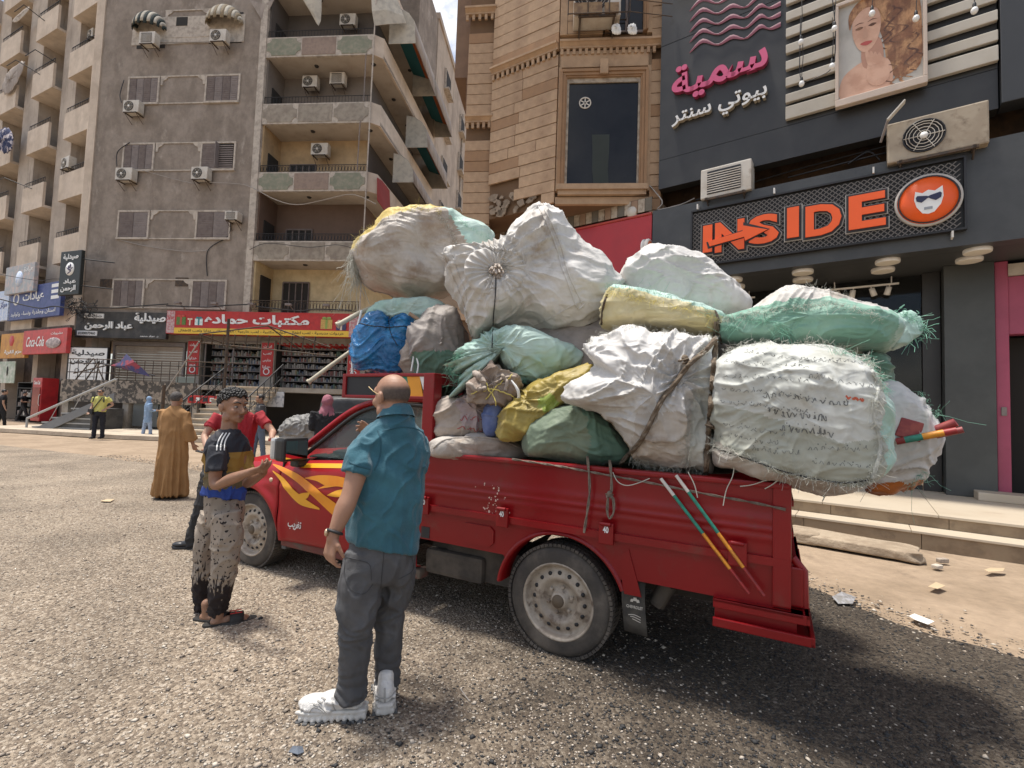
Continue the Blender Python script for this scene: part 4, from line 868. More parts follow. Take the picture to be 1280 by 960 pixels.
b = MB(); b.box(.19, .24, -.03, .004, 6.52, 8.98); b.box(.24, 1.80, -.03, .004, 8.88, 8.98); b.box(1.76, 1.80, -.03, .004, 6.52, 8.879); b.box(.24, 1.76, -.03, .004, 6.52, 6.55); b.build('frame', M_DIRTYW, f)
b = MB(); Mx = Matrix.Translation((.60, .0, 8.43)) @ Matrix.Rotation(rad(90), 4, 'X'); b.lathe([(.135, .0), (.135, .012), (.11, .012), (.11, 0)], 24, Mx); [b.box(-.012, .012, -.006, -.002, .02, .11, Matrix.Translation((.60, 0, 8.43)) @ Matrix.Rotation(k*1.047, 4, 'Y')) for k in range(6)]; b.build('vent_fan', M_ACW, f)
b = MB(); b.grid([[(x+.02*math.sin(z*9), -.004, z) for x in (.75+.25*(8-z)/1.5*.3, .95, 1.15)] for z in (6.56, 6.9, 7.3, 7.7)]); b.build('curtain', mat('curtain_green', (.03, .038, .034), .8), f)
f2 = mframe(1.10, 1.83, 10.02, 12.2, .10); b = MB(); b.box(1.1, 1.83, .005, .02, 10.02, 12.2); b.build('pane', M_GLASSW, f2); b = MB(); b.box(1.1, 1.83, -.03, .004, 10.02, 10.07); b.box(1.44, 1.49, -.03, .004, 10.07, 12.2); b.box(1.1, 1.83, -.03, .004, 11.0, 11.05); b.build('frame', M_SHUT, f2)
# cornice with dentils
def cornice(p0, p1, z, dent=True):
    p0 = Vector((p0[0], p0[1], 0)); p1 = Vector((p1[0], p1[1], 0)); d = p1-p0; Ln = d.length; a = math.atan2(d.y, d.x); M = Matrix.Translation(p0) @ Matrix.Rotation(a, 4, 'Z')
    b = MB(); b.prism([(0, 0), (-.10, 0), (-.10, .04), (-.16, .09), (-.19, .10), (-.19, .15), (0, .18)], 0, Ln, M @ Matrix.Translation((0, 0, z+.14)) @ Matrix(((0, 0, 1, 0), (1, 0, 0, 0), (0, 1, 0, 0), (0, 0, 0, 1))))
    o = b.build('cornice', M_STONE, TB)
    if dent:
        k = int(Ln/.13)
        for i in range(k): b = MB(); b.box(i*Ln/k+.02, i*Ln/k+.085, -.10, -.05, 0, .13, M @ Matrix.Translation((0, 0, z))); b.build('dentil', M_STONE, o)
cornice((Kl.x, Kl.y), (0, 0), 9.50); cornice((0, 0), (2.03, 0), 9.50); cornice((W1.x, 0), (SLr.x, SLr.y), 9.50)
cornice((PLl.x, PLl.y), (PLr.x, PLr.y), 8.40); cornice((PLl.x-.1, PLl.y-.02), (PLr.x, PLr.y-.02), 11.15)
cornice((2.2, -.6), (3.8, -1.7), 10.55, True)
# projecting bay of the same building on the side street, seen as a dark soffit edge
b = MB(); b.box(PLl.x-.42, PLr.x-.1, PLl.y+.35, PLl.y+4.5, 10.0, TOPZ); b.box(PLl.x-.05, PLr.x-.1, PLl.y+.1, PLl.y+6, 8.6, 9.9); b.build('projecting_bay', mat('bay_plaster', (.23, .145, .095), .9, (.19, .12, .08), 2, bump=.3, bscale=12), TB)
# broken render under K face
b = MB(); rr = random.Random(4)
for i in range(34):
    u = rr.uniform(-1.75, -.3); z = rr.uniform(6.15, 6.62); P = toTB(FK.world(u, -.03, z)); r_ = rr.uniform(.05, .13)
    M = Matrix.Translation(P) @ Matrix.Rotation(FK.rotz-FW.rotz, 4, 'Z'); pl_ = [(r_*rr.uniform(.6, 1.2)*math.cos(a), r_*rr.uniform(.5, 1)*math.sin(a)) for a in [q*1.047+rr.random()*.4 for q in range(6)]]
    b.prism(pl_, -.01, .02+rr.random()*.01, M @ XZ)
tag(b.build('broken_render', mat('broken_render_mat', (.27, .21, .155), .95, (.2, .155, .11), 7, bump=.8, bscale=25), TB), kind='stuff')
# large AC on a cage bracket
u, z = FW.uz(725, 13, -.35)
t = fthing(FW, 'air_conditioner', 'large air conditioner in a rusty cage on the tan building, top centre', 'air conditioner', .78, -.10, 10.02)
make_ac(1.0, .95, .42, M_ACW, True)(t)
b = MB()
for zz in (-.02, .28): b.tube([(-.62, -.52, zz), (.68, -.52, zz), (.68, .05, zz), (-.62, .05, zz)], .014, 5, closed=True)
for x in (-.62, -.2, .25, .68): b.tube([(x, -.52, -.05), (x, -.52, .28)], .012, 4)
b.tube([(.68, -.5, .0), (1.6, -.3, .02)], .012, 4); b.tube([(.68, -.5, .28), (1.6, -.3, .3)], .012, 4); b.build('cage', M_RUST, t)
b = MB(); b.box(-.5, .1, -.50, -.46, .0, .24); b.box(.15, .45, -.50, -.46, 0, .22); b.build('rusted_panel', mat('rust_sheet', (.30, .2, .11), .8, (.16, .1, .06), 6), t)
for k, x in enumerate((1.18, 1.55)): cloth_heap('laundry', ['left', 'right'][k]+' small white cloth drying on the upper window rail', 'laundry', FW, [(765+k*20, 32), (774+k*20, 30), (776+k*20, 42), (766+k*20, 42)], -.42, M_WSIGN, th=.04)

# ================================================================== shop with the perforated sign
SH = fthing(FS, 'shop_building', 'dark grey clothes shop front with wide fascia and glass window', 'shop')
b = MB(); b.box(-5.49, 4.5, 0, .30, 4.27, 5.84); b.build('fascia', M_CHAR2, SH)
b = MB(); b.box(-5.49, 4.5, .302, 3.4, 4.27, 4.40); b.build('soffit', mat('soffit_grey', (.05, .052, .052), .5, var=.1), SH)
b = MB(); b.box(-5.49, 4.5, .31, 2.2, 5.70, 5.82); b.build('canopy_top', M_CHAR, SH)
b = MB(); b.bbox(-.76, -.13, 1.15, 1.75, .37, 4.268, .01); b.build('pillar', mat('pillar_charcoal', (.052, .056, .054), .45, (.060, .064, .061), 1.5, bump=.05, bscale=4), SH)
b = MB(); b.bbox(-1.02, -.77, 1.5, 1.7, .37, 4.268, .01); b.build('return_panel', M_CHAR, SH)
b = MB(); b.box(-5.4, -5.1, 1.5, 2, .37, 4.26); b.build('pillar', M_CHAR, SH)
b = MB(); b.box(-5.1, -1.03, 1.60, 1.612, .45, 4.26); b.build('glass_pane', glass('shop_glass', (.014, .015, .015), .05, .36), SH)
b = MB(); b.box(-5.1, -1.03, 1.56, 1.64, .37, .449); b.box(-3.1, -3.05, 1.57, 1.598, .45, 4.26); b.build('window_frame', M_CHAR, SH)
b = MB(); b.box(-5.2, 4.5, 5.2, 5.3, .37, 4.26); b.box(-5.3, -5.2, 1.8, 5.3, .37, 4.26); b.box(4.4, 4.5, 1.6, 5.3, .37, 4.26); b.box(-5.2, 4.4, 3.402, 5.2, 4.26, 4.4); b.build('interior', mat('shop_interior', (.035, .033, .031), .8), SH)
# pink doorway at the right
M_PINK = mat('door_pink', (.36, .065, .12), .45, (.33, .055, .105), 2)
b = MB(); b.bbox(-.12, .04, 1.22, 1.5, .40, 4.26, .01); b.bbox(.04, 1.6, 1.25, 1.5, 3.05, 4.0, .01); b.bbox(.9, 1.06, 1.22, 1.5, .40, 3.05, .01); b.build('pink_door_frame', M_PINK, SH)
b = MB(); b.box(.04, 1.6, 1.2, 1.5, 4.01, 4.2); b.build('door_lamp_box', M_TRIM, SH)
b = MB(); b.bbox(-.07, -.005, 1.195, 1.22, 1.72, 1.86, .005); b.build('door_keypad', M_SHUT2, SH)
b = MB(); b.box(.04, 2.9, 1.75, 1.78, .4, 3.05); b.build('doorway', M_DARK, SH)
b = MB(); b.box(1.07, 4.5, 1.3, 1.5, .37, 4.26); b.build('side_wall', M_CHAR, SH)
# marble platform and steps as slabs
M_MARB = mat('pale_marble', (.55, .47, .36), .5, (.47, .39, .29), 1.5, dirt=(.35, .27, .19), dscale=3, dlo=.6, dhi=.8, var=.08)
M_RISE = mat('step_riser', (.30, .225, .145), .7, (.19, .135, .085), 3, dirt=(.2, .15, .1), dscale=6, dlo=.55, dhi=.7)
PLT = fthing(FS, 'shop_steps', 'two long pale marble steps up to the clothes shop platform', 'steps')
rr = random.Random(5); x = -8.4
while x < 5:
    w_ = 1.05+rr.random()*.25
    b = MB(); b.bbox(x+.003, x+w_-.003, -1.42, -.2, .335, .37, .006); b.build('tread_slab', M_MARB, PLT)
    b = MB(); b.bbox(x+.003, x+w_-.003, -.194, 1.6, .333+rr.random()*.002, .369, .004); b.build('floor_slab', M_MARB, PLT)
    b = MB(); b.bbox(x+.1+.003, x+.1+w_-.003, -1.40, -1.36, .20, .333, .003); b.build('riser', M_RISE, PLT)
    b = MB(); b.bbox(x-.3+.003, x-.3+w_-.003, -1.80, -1.362, .165, .197, .006); b.build('tread_slab', M_MARB, PLT)
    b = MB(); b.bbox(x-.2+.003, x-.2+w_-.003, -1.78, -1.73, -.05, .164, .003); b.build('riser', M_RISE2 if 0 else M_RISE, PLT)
    x += w_
b = MB(); b.box(-8.4, 5.4, -1.355, 1.6, -.05, .33); b.build('base', M_RISE, PLT)
b = MB(); b.bbox(-.42, 2.5, .75, 1.2, .371, .50, .012); b.build('threshold', M_MARB, PLT)
# rock slab lying on the verge
def rock(name, label, cat, x, y, sx, sy, sz, rz, m, seed=0, grp=None, F=None, n=14):
    P = ground(x, y); b = MB(); b.ell((0, 0, 0), (1, 1, 1), n*3, n*2)
    V = []
    for v in b.v:
        p = Vector(v); q = Vector([math.copysign(abs(c)**.32, c) for c in p]); q = Vector((q.x*sx/2, q.y*sy/2, q.z*sz/2)); nz = noise.noise(Vector((q.x*3.1+seed, q.y*5, q.z*9)))+.5*noise.noise(Vector((q.x*9+seed, q.y*11, q.z*14)))
        V.append(q*(1+.16*nz)+Vector((0, 0, sz*.42)))
    b.v = V; o = b.build(name, m); o.location = tuple(P); o.rotation_euler = (0, 0, rz); return tag(o, label, cat, grp)
M_ROCK = mat('kerb_rock', (.40, .32, .23), .9, (.28, .215, .15), 4, bump=.8, bscale=18, bdist=.02)
rock('kerb_slab', 'worn broken kerb slab lying on the dirt before the marble steps', 'kerb stone', 1058, 683, 1.45, .50, .13, FS.rotz+rad(-6), M_ROCK, 2)
rock('kerb_slab', 'second buried kerb slab mostly hidden behind the truck tail', 'kerb stone', 985, 672, .7, .4, .14, FS.rotz, M_ROCK, 9)
rock('stone', 'pale flat stone on the dirt right of the kerb slab', 'stone', 1171, 710, .10, .07, .04, .4, SM[4], 3, 'loose stones on the verge'); rock('stone', 'darker stone just behind the pale flat one on the dirt', 'stone', 1178, 703, .12, .06, .05, .1, SM[0], 5, 'loose stones on the verge')
def litter(label, pts, m, cat='litter', curl=.006):
    P = [ground(x, y, .02) for x, y in pts]; o0 = sum(P)/len(P); b = MB(); c = Vector((0, 0, curl)); k = len(P)
    b.add([c]+[Vector(p-o0)+Vector((0, 0, rng.uniform(-.003, curl))) for p in P], [(0, i+1, (i+1) % k+1) for i in range(k)])
    o = b.build('litter', m); o.location = tuple(o0+np.array([0, 0, .012])); md = o.modifiers.new('t', 'SOLIDIFY'); md.thickness = .003; return tag(o, label, cat, 'litter scattered on the ground')
M_PAPER = mat('paper_white', (.75, .73, .68), .7); M_FOIL = mat('plastic_film', (.26, .25, .24), .25, (.4, .4, .42), 20, bump=.8, bscale=40)
litter('white paper scrap on the dark gravel edge right of the truck', [(1136, 772), (1143, 769), (1168, 779), (1160, 782), (1144, 777)], M_PAPER)
litter('crumpled clear plastic film on the gravel behind the bumper', [(1040, 750), (1052, 744), (1070, 748), (1066, 756), (1048, 756)], M_FOIL, curl=.02)
litter('white paper plate with orange mark on the sandy verge', [(1230, 714), (1238, 711), (1256, 712), (1254, 715), (1236, 716)], mat('card', (.5, .38, .24), .8))
litter('grey plastic bag scrap flat on the gravel near the camera', [(360, 944), (366, 935), (378, 936), (380, 945), (372, 950)], mat('bag_slate', (.10, .12, .15), .5), curl=.015)
litter('pale scrap on the gravel left of the boy', [(125, 627), (134, 625), (143, 625), (138, 628), (130, 628)], mat('card', (.5, .38, .24), .8))
litter('beige cardboard scrap beside the white stone on the verge', [(1160, 735), (1170, 729), (1182, 734), (1172, 738)], mat('card', (.5, .38, .24), .8))
cable('thin bent wire lying on the gravel at lower right of the men', Frame((0, 1), -90), [(575, 860, 1.7), (590, 880, 1.62), (610, 893, 1.55)], .003, M_CABW, grp=None, cat='wire', n=8)
# ---- perforated sign
SG = fthing(FS, 'shop_sign', 'orange lettered shop sign on a black perforated panel', 'sign', -2.64, -.02, 5.06)
sw, sh = 4.0, 1.08
b = MB(); b.box(-sw/2, sw/2, -.03, .0, -sh/2, sh/2); b.build('backing', mat('sign_back', (.006, .006, .006), .6, var=0), SG)
b = MB(); [b.box(*q) for q in ((-sw/2-.03, sw/2+.03, -.085, -.001, sh/2, sh/2+.03), (-sw/2-.03, sw/2+.03, -.085, -.001, -sh/2-.03, -sh/2), (-sw/2-.03, -sw/2, -.083, -.001, -sh/2, sh/2), (sw/2, sw/2+.03, -.083, -.001, -sh/2, sh/2))]; b.build('frame', M_BLACKM, SG)
b = MB(); cw, chh = .088, .042; NXm = int(sw/cw); NZm = int(sh/chh)
for j in range(NZm+1):   # expanded metal: a lattice of slanted strands
    z = -sh/2+j*chh
    for i in range(NXm):
        x = -sw/2+(i+(.5 if j % 2 else 0))*cw
        for s in (1, -1):
            if j == NZm: continue
            xa, xb = x, x+s*cw/2
            if xb > sw/2 or xb < -sw/2: continue
            b.add([(xa-.010, -.05, z), (xa+.010, -.05, z), (xb+.010, -.056, z+chh), (xb-.010, -.056, z+chh)], [(0, 1, 2, 3)])
tag(b.build('metal_mesh', mat('mesh_grey', (.17, .155, .145), .5, metal=.3, var=0), SG, fix=False), kind='stuff')
M_LT = mat('letter_edge', (.45, .42, .38), .5)
def letter(ch, x0, x1, z0, z1, bold=.035):
    cx, cz, w_, h_ = (x0+x1)/2, (z0+z1)/2, x1-x0, z1-z0
    o = text(ch, M_ORNG, SG, cx, cz, w_, h_, -.10, .02, bold, name='letter'); 
    text(ch, M_INK, o, cx, cz, w_+.07, h_+.07, -.075, .024, bold+.03, name='letter_backing'); text(ch, M_LT, o, cx, cz, w_+.10, h_+.10, -.058, .016, bold+.045, name='letter_edge')
# letter pixel boxes -> sign-local metres
def sx(x, y): u, z = FS.uz(x, y, -.1); return u+2.64, z-5.06
for ch, (xa, ya), (xb, yb) in (('I', (879, 318), (891, 280)), ('N', (894, 318), (931, 272)), ('S', (936, 309), (974, 264)), ('I', (984, 300), (999, 257)), ('D', (1007, 299), (1052, 250)), ('E', (1061, 290), (1107, 237))):
    a = sx(xa, ya); c = sx(xb, yb); letter(ch, a[0], c[0], a[1]+.02, c[1]-.02)
A = [sx(*p) for p in ((886, 303), (929, 290), (929, 283), (960, 288), (932, 302), (931, 297), (888, 309))]
b = MB(); b.prism([(p[0], p[1]) for p in A], -.145, -.125, XZ); o = b.build('arrow', M_ORNG, SG)
cx_ = sum(p[0] for p in A)/7; cz_ = sum(p[1] for p in A)/7
b = MB(); b.prism([(cx_+(p[0]-cx_)*1.07, cz_+(p[1]-cz_)*1.35) for p in A], -.124, -.120, XZ); b.build('arrow_edge', M_INK, SG)
cc = sx(1160, 250); ro, rzz = .375, .365
MD = Matrix.Translation((cc[0], -.06, cc[1])) @ Matrix.Rotation(rad(90), 4, 'X')
b = MB(); b.lathe([(0, .045), (ro, .045), (ro+.005, .0)], 40, MD); em = b.build('emblem_disc', M_ORNG, SG)
b = MB(); b.lathe([(ro+.006, .035), (ro+.035, .035), (ro+.04, 0)], 40, MD); b.build('emblem_ring', M_LT, SG)
b = MB(); b.lathe([(ro-.02, .052), (ro, .052), (ro, .046), (ro-.02, .046)], 40, MD); b.build('emblem_line', M_INK, em)
fx = [(-.155, .15), (-.07, .11), (0, .15), (.08, .12), (.17, .18), (.18, .02), (.15, -.10), (.07, -.21), (0, -.23), (-.07, -.21), (-.14, -.10), (-.17, .02)]
b = MB(); b.prism([(cc[0]+p[0], cc[1]+p[1]) for p in fx], -.118, -.108, XZ); b.build('emblem_face', M_WSIGN, em)
gl = [(-.15, .05), (-.13, .075), (-.02, .055), (0, .045), (.02, .055), (.14, .085), (.16, .06), (.15, 0), (.09, -.035), (.03, .0), (0, .025), (-.03, .0), (-.08, -.04), (-.14, -.01)]
b = MB(); b.prism([(cc[0]+p[0], cc[1]+p[1]) for p in gl], -.126, -.119, XZ); b.build('emblem_glasses', mat('navy', (.015, .018, .06), .5, var=0), em)
b = MB(); b.box(cc[0]-.05, cc[0]+.05, -.124, -.119, cc[1]-.16, cc[1]-.12); b.build('emblem_mouth', mat('lipgrey', (.3, .32, .35), .6), em)
for x, za in ((-1.9, sh/2+.03), (-.55, sh/2+.03), (.9, sh/2+.03), (1.86, -sh/2-.14)): b = MB(); b.box(x-.012, x+.012, -.12, .0, za, za+.1); b.build('bolt', M_WHITE, SG)
# soffit lights
SRC = None; M_LAMP = mat('lamp_diffuser', (.72, .66, .55), .4, var=.02)
names = ['ceiling light of the outer row nearest the pink door', 'ceiling light of the inner row nearest the pink door', 'outer ceiling light in front of the grey pillar', 'inner ceiling light in front of the grey pillar', 'outer ceiling light in the middle of the shop window', 'inner ceiling light in the middle of the shop window', 'outer ceiling light at the left, above the mint bale', 'inner ceiling light at the left, above the mint bale']
for i, (u, n) in enumerate(((-.45, .30), (-.48, .80), (-1.55, .30), (-1.6, .85), (-2.78, .34), (-2.83, .92), (-3.96, .30), (-4.02, .88))):
    if SRC is None:
        SRC = fthing(FS, 'ceiling_light', names[i], 'light', u, n, 4.268, 'round lights under the shop canopy')
        b = MB(); b.lathe([(.17, 0), (.175, -.02), (.17, -.055), (.165, -.06)], 28); b.build('rim', M_WHITE, SRC); b = MB(); b.lathe([(.165, -.059), (.10, -.066), (0, -.068)], 28); b.build('diffuser', M_LAMP, SRC)
    else: c = copy_tree(SRC); c.location = FS.world(u, n, 4.268); c['label'] = names[i]
# track lights inside
for gi, (ua, ub, ks, lab) in enumerate(((-2.45, -1.35, 4, 'white track with four spotlights inside the shop window'), (-4.9, -3.75, 2, 'white track with two spotlights at the left of the shop'))):
    t = fthing(FS, 'track_light', lab, 'track light', (ua+ub)/2, 1.42, 4.25); w_ = ub-ua
    b = MB(); b.box(-w_/2, w_/2, -.02, .02, -.16, -.13); b.tube([(-w_*.4, 0, -.13), (-w_*.4, 0, .0)], .01, 5); b.tube([(w_*.4, 0, -.13), (w_*.4, 0, .0)], .01, 5); b.build('track', M_WHITE, t)
    for k in range(ks):
        x = -w_/2+w_*(k+.5)/ks; M = Matrix.Translation((x, 0, -.17)) @ Matrix.Rotation(rad((-25, 10, -18, 15)[k]), 4, 'Y') @ Matrix.Rotation(rad(20), 4, 'X')
        b = MB(); b.tube([M @ Vector((0, 0, .02)), M @ Vector((0, 0, -.03))], .012, 5); b.lathe([(0, -.02), (.045, -.02), (.05, -.17), (.035, -.17), (.03, -.1)], 12, M); b.build('spotlight', M_WHITE, t)
# a mannequin-like white shape and garments in the window
t = fthing(FS, 'clothes_rail', 'dark clothes on a rail deep inside the shop', 'clothes rail', -2.9, 3.4, .37)
b = MB(); b.tube([(-1.3, 0, 1.5), (1.3, 0, 1.5)], .015, 5); b.tube([(-1.3, 0, 0), (-1.3, 0, 1.5)], .015, 5); b.tube([(1.3, 0, 0), (1.3, 0, 1.5)], .015, 5); b.build('rail', M_WHITE, t)
for k in range(16): b = MB(); x = -1.2+k*.16; b.bbox(x-.02, x+.03, -.22, .22, .55+rng.random()*.2, 1.46, .02); b.build('garment', (M_SHUT2, M_INK, M_ACW, M_BLUE)[k % 4], t)

# ---- red fascia next door with striped awning rail above
t = fthing(FS, 'red_fascia', 'glossy red shop fascia between tan building and grey shop', 'fascia', -6.95, 0, 0)
b = MB(); b.prism([(-1.9, 5.80), (1.44, 5.80), (1.44, 4.1), (-1.9, 4.1)], .0, .3, XZ); b.build('panel', mat('fascia_red', (.42, .012, .015), .22, (.36, .012, .015), 1.2, var=.08), t)
b = MB(); b.tube([(-1.9, -.01, 5.80), (1.44, -.01, 5.80)], .03, 6); b.build('top_edge', mat('edge_red', (.4, .06, .05), .5), t)
u, z = FS.uz(789, 264, -.05); b = MB(); b.lathe([(0, .05), (.1, .045), (.13, .0)], 20, Matrix.Translation((u+6.95, -.0, z)) @ Matrix.Rotation(rad(90), 4, 'X')); b.build('wall_lamp', M_ACW, t)
b = MB(); b.box(-1.9, 1.44, .6, 3.2, 0, 4.1); b.build('shop_wall', M_DARK, t)
u, z = FS.uz(805, 308, -.4)
t2 = fthing(FS, 'round_sign', 'small round double sided sign on the edge of the red fascia', 'sign', u, -.25, z)
Mr = Matrix.Rotation(rad(90), 4, 'Y') @ Matrix.Rotation(0, 4, 'Z')
b = MB(); b.lathe([(0, -.07), (.17, -.07), (.19, -.05), (.19, -.02), (.165, -.02), (.165, .02), (.19, .02), (.19, .06), (.17, .08), (0, .08)], 28, Mr); b.build('drum', M_WHITE, t2)
b = MB(); b.lathe([(0, .084), (.15, .084), (.15, .079)], 24, Mr); b.build('face', mat('face_orange', (.55, .14, .06), .5), t2)
b = MB(); b.tube([(0, .15, .0), (0, .3, 0)], .02, 6); b.build('arm', M_BLACKM, t2)
aw = fthing(FS, 'striped_awning', 'weathered striped awning strips above the red fascia', 'awning', -7.0, -.02, 5.84)
SMs = [M_DIRTYW, mat('strip_grey', (.14, .125, .10), .9), mat('strip_tan', (.27, .18, .12), .9)]; Lw = 5.3; n_ = 34
b = MB(); b.tube([(-Lw+1.5, .02, .33), (1.5, .02, .30)], .022, 5); b.build('rail', M_RUST, aw)
for i in range(n_):
    x = -Lw+1.5+i*Lw/n_; b = MB(); b.box(x+.006, x+Lw/n_-.006, -.01, .01+rng.random()*.01, .02, .30+rng.random()*.01); b.build('strip', SMs[(0, 1, 0, 2)[i % 4]], aw)
cable('bundle of loose wires at the junction of the tan wall and the shop', FS, [(812, 232, .2), (828, 252, .1), (822, 262, .05), (850, 256, .2), (868, 248, .3)], .014, M_CABW, n=18)

# ================================================================== beauty salon sign above
BS = fthing(FS, 'salon_sign', 'large charcoal salon sign board with pink and white arabic letters', 'sign', -2.7, .12, 6.34)
bw0, bw1 = -2.72, 2.48
b = MB(); b.box(bw0, bw1, 0, .25, 0, .62); b.box(bw0, bw1, .002, .25, .63, 3.15); b.box(bw0, bw1, 0, .25, 3.16, 5.2); b.build('board', M_CHAR, BS)
b = MB(); b.bbox(2.50, 3.05, -.10, .25, .02, 6, .01); b.bbox(3.06, 7.0, .15, .25, -.1, 6, .01); b.build('side_panel', mat('panel_dkgrey', (.035, .037, .04), .5), BS)
def bs(x, y, off=.1): u, z = FS.uz(x, y, off); return u+2.7, z-6.34
a = bs(840, 128); c = bs(962, 62)
M_PKL = mat('letter_pink', (.62, .10, .22), .45, var=.03); M_PKD = mat('letter_pink_side', (.30, .035, .09), .5, var=.03)
o = text('سمية', M_PKL, BS, (a[0]+c[0])/2, (bs(840, 100)[1]+bs(960, 83)[1])/2, (c[0]-a[0])*.98, .78, -.10, .012, .024, rtl=True, name='letters'); text('سمية', M_PKD, o, (a[0]+c[0])/2, (bs(840, 100)[1]+bs(960, 83)[1])/2, (c[0]-a[0])*.98, .78, -.01, .088, .024, rtl=True, name='letter_sides')
zc = (bs(843, 150)[1]+bs(958, 122)[1])/2; M_LSD = mat('letter_cream_side', (.36, .32, .25), .6)
o = text('بيوتي سنتر', M_WSIGN, BS, (a[0]+c[0])/2, zc, (c[0]-a[0])*.97, .40, -.10, .012, .015, rtl=True, name='letters'); text('بيوتي سنتر', M_LSD, o, (a[0]+c[0])/2, zc, (c[0]-a[0])*.97, .40, -.01, .088, .015, rtl=True, name='letter_sides')
for i in range(5):
    P = [(862, 62), (878, 47), (897, 52), (915, 42), (932, 44), (950, 29), (962, 32), (976, 26)]; q = [bs(x, y-i*13+4) for x, y in P]
    s = spline([(x, z) for x, z in q], 28); b = MB(); b.add([p for k, (x, z) in enumerate(s) for wv in [.012+.035*abs(math.sin(k*.42))] for p in ((x, -.02, z-wv), (x, -.035, z), (x, -.02, z+wv))], [(k*3+j, k*3+3+j, k*3+4+j, k*3+1+j) for k in range(27) for j in (0, 1)], True); b.build('wave', mat('wave_pink', (.26, .085, .12), .5), BS)
# white louvre bars
la = bs(982, 147, .05); lb = bs(1248, 77, .05); l0 = la[0]; l1 = lb[0]
b = MB(); b.box(l0, l1, -.004, -.001, .72, 5.0); b.build('louvre_back', M_INK, BS)
for k in range(13):
    z = .70+k*.315; b = MB(); b.bbox(l0, l1, -.10, -.02, z, z+(.165 if k else .24), .012); b.build('louvre', mat('louvre_cream', (.50, .46, .39), .6, (.43, .39, .32), 3), BS)
pf = fthing(FS, 'portrait_poster', 'framed portrait poster of a woman with long curly hair on the louvres', 'poster', -1.655, -.02, 0)
pu0, pz0 = -.56, 7.05; pu1, pz1 = .56, 8.72
b = MB(); [b.bbox(*q, .01) for q in ((pu0-.05, pu1+.05, -.10, .02, pz1, pz1+.06), (pu0-.05, pu1+.05, -.10, .02, pz0-.12, pz0), (pu0-.05, pu0, -.10, .02, pz0, pz1), (pu1, pu1+.05, -.10, .02, pz0, pz1))]; b.build('frame', mat('frame_cream', (.55, .45, .37), .5), pf)
b = MB(); b.box(pu0, pu1, -.03, .0, pz0, pz1); b.build('print', mat('print_bg', (.42, .40, .36), .6, (.5, .48, .44), 1), pf)
def flat(name, pts, y, m, cx=0, cz=0, s=1):
    S_ = spline([(cx+p[0]*s, cz+p[1]*s) for p in pts], len(pts)*4, True); b = MB(); b.prism([tuple(p) for p in S_], y-.001, y, XZ); return b.build(name, m, pf)
SKP = mat('print_skin', (.62, .38, .27), .6, (.50, .28, .19), 3.5, var=.05); HAIR = mat('print_hair', (.20, .085, .04), .6, (.46, .25, .12), 7, stretch=(1, 1, .5), lo=.4, hi=.62, var=.3, vscale=12); HAIRD = mat('print_hair_dark', (.09, .035, .02), .6, (.24, .12, .06), 9)
px0, pz_ = -.56, 7.05
def pp(l): return [(pu0+x*1.12, pz0+z*1.67) for x, z in l]
flat('printed_hair', pp([(.2, .75), (.28, .95), (.5, 1.0), (.75, .98), (.95, .85), (.99, .5), (.97, .15), (.75, .08), (.6, .2), (.55, .5), (.4, .8)]), -.033, HAIR)
flat('printed_shoulder', pp([(.02, .02), (.04, .22), (.2, .32), (.38, .35), (.6, .3), (.66, .1), (.6, .01), (.3, .01)]), -.035, SKP)
flat('printed_neck', pp([(.30, .30), (.30, .5), (.5, .55), (.55, .3), (.42, .25)]), -.0355, mat('print_skin_shade', (.42, .22, .15), .6))
flat('printed_face', pp([(.17, .72), (.2, .86), (.32, .92), (.46, .88), (.52, .74), (.50, .58), (.42, .47), (.33, .44), (.25, .49), (.19, .6)]), -.037, SKP)
for cxx in (.26, .42):
    flat('printed_eye', pp([(cxx-.05, .705), (cxx, .72), (cxx+.05, .705), (cxx, .69)]), -.039, HAIRD); flat('printed_brow', pp([(cxx-.06, .745), (cxx, .765), (cxx+.06, .75), (cxx, .755)]), -.039, HAIRD)
flat('printed_nose', pp([(.32, .7), (.34, .7), (.365, .60), (.33, .585), (.30, .60)]), -.039, mat('print_nose', (.50, .29, .20), .6)); flat('printed_lips', pp([(.27, .535), (.32, .55), (.38, .545), (.42, .53), (.35, .505)]), -.039, mat('print_lips', (.42, .07, .06), .6))
for k in range(4): flat('printed_finger', pp([(.36+k*.045, .30), (.33+k*.05, .42-k*.02), (.35+k*.05, .45-k*.02), (.375+k*.05, .42-k*.02), (.42+k*.045, .28)]), -.040+k*.0004, SKP)
flat('printed_hand', pp([(.36, .12), (.36, .3), (.45, .36), (.58, .3), (.62, .12), (.5, .05)]), -.0385, SKP)
flat('printed_hair', pp([(.14, .72), (.13, .88), (.25, .99), (.45, 1.0), (.6, .92), (.58, .7), (.50, .84), (.38, .90), (.27, .88), (.18, .80)]), -.0385, HAIR)
rr = random.Random(8)
for k in range(20):
    x = .55+rr.random()*.36; z = .12+rr.random()*.75; s_ = .05+rr.random()*.06
    P_ = spline([(pu0+(x+s_*math.sin(q*1.6))*1.12, pz0+(z-q*.045)*1.67) for q in range(5)], 14); b = MB(); b.add([p for (xx, zz) in P_ for p in ((xx-.018, -.0345-k*.0001, zz), (xx+.018, -.0345-k*.0001, zz))], [(i*2, i*2+1, i*2+3, i*2+2) for i in range(13)]); b.build('printed_curl', HAIR if k % 2 else HAIRD, pf)
b = MB()
for x, z in ((-3.0, 0), (-2.5, 0)): pass
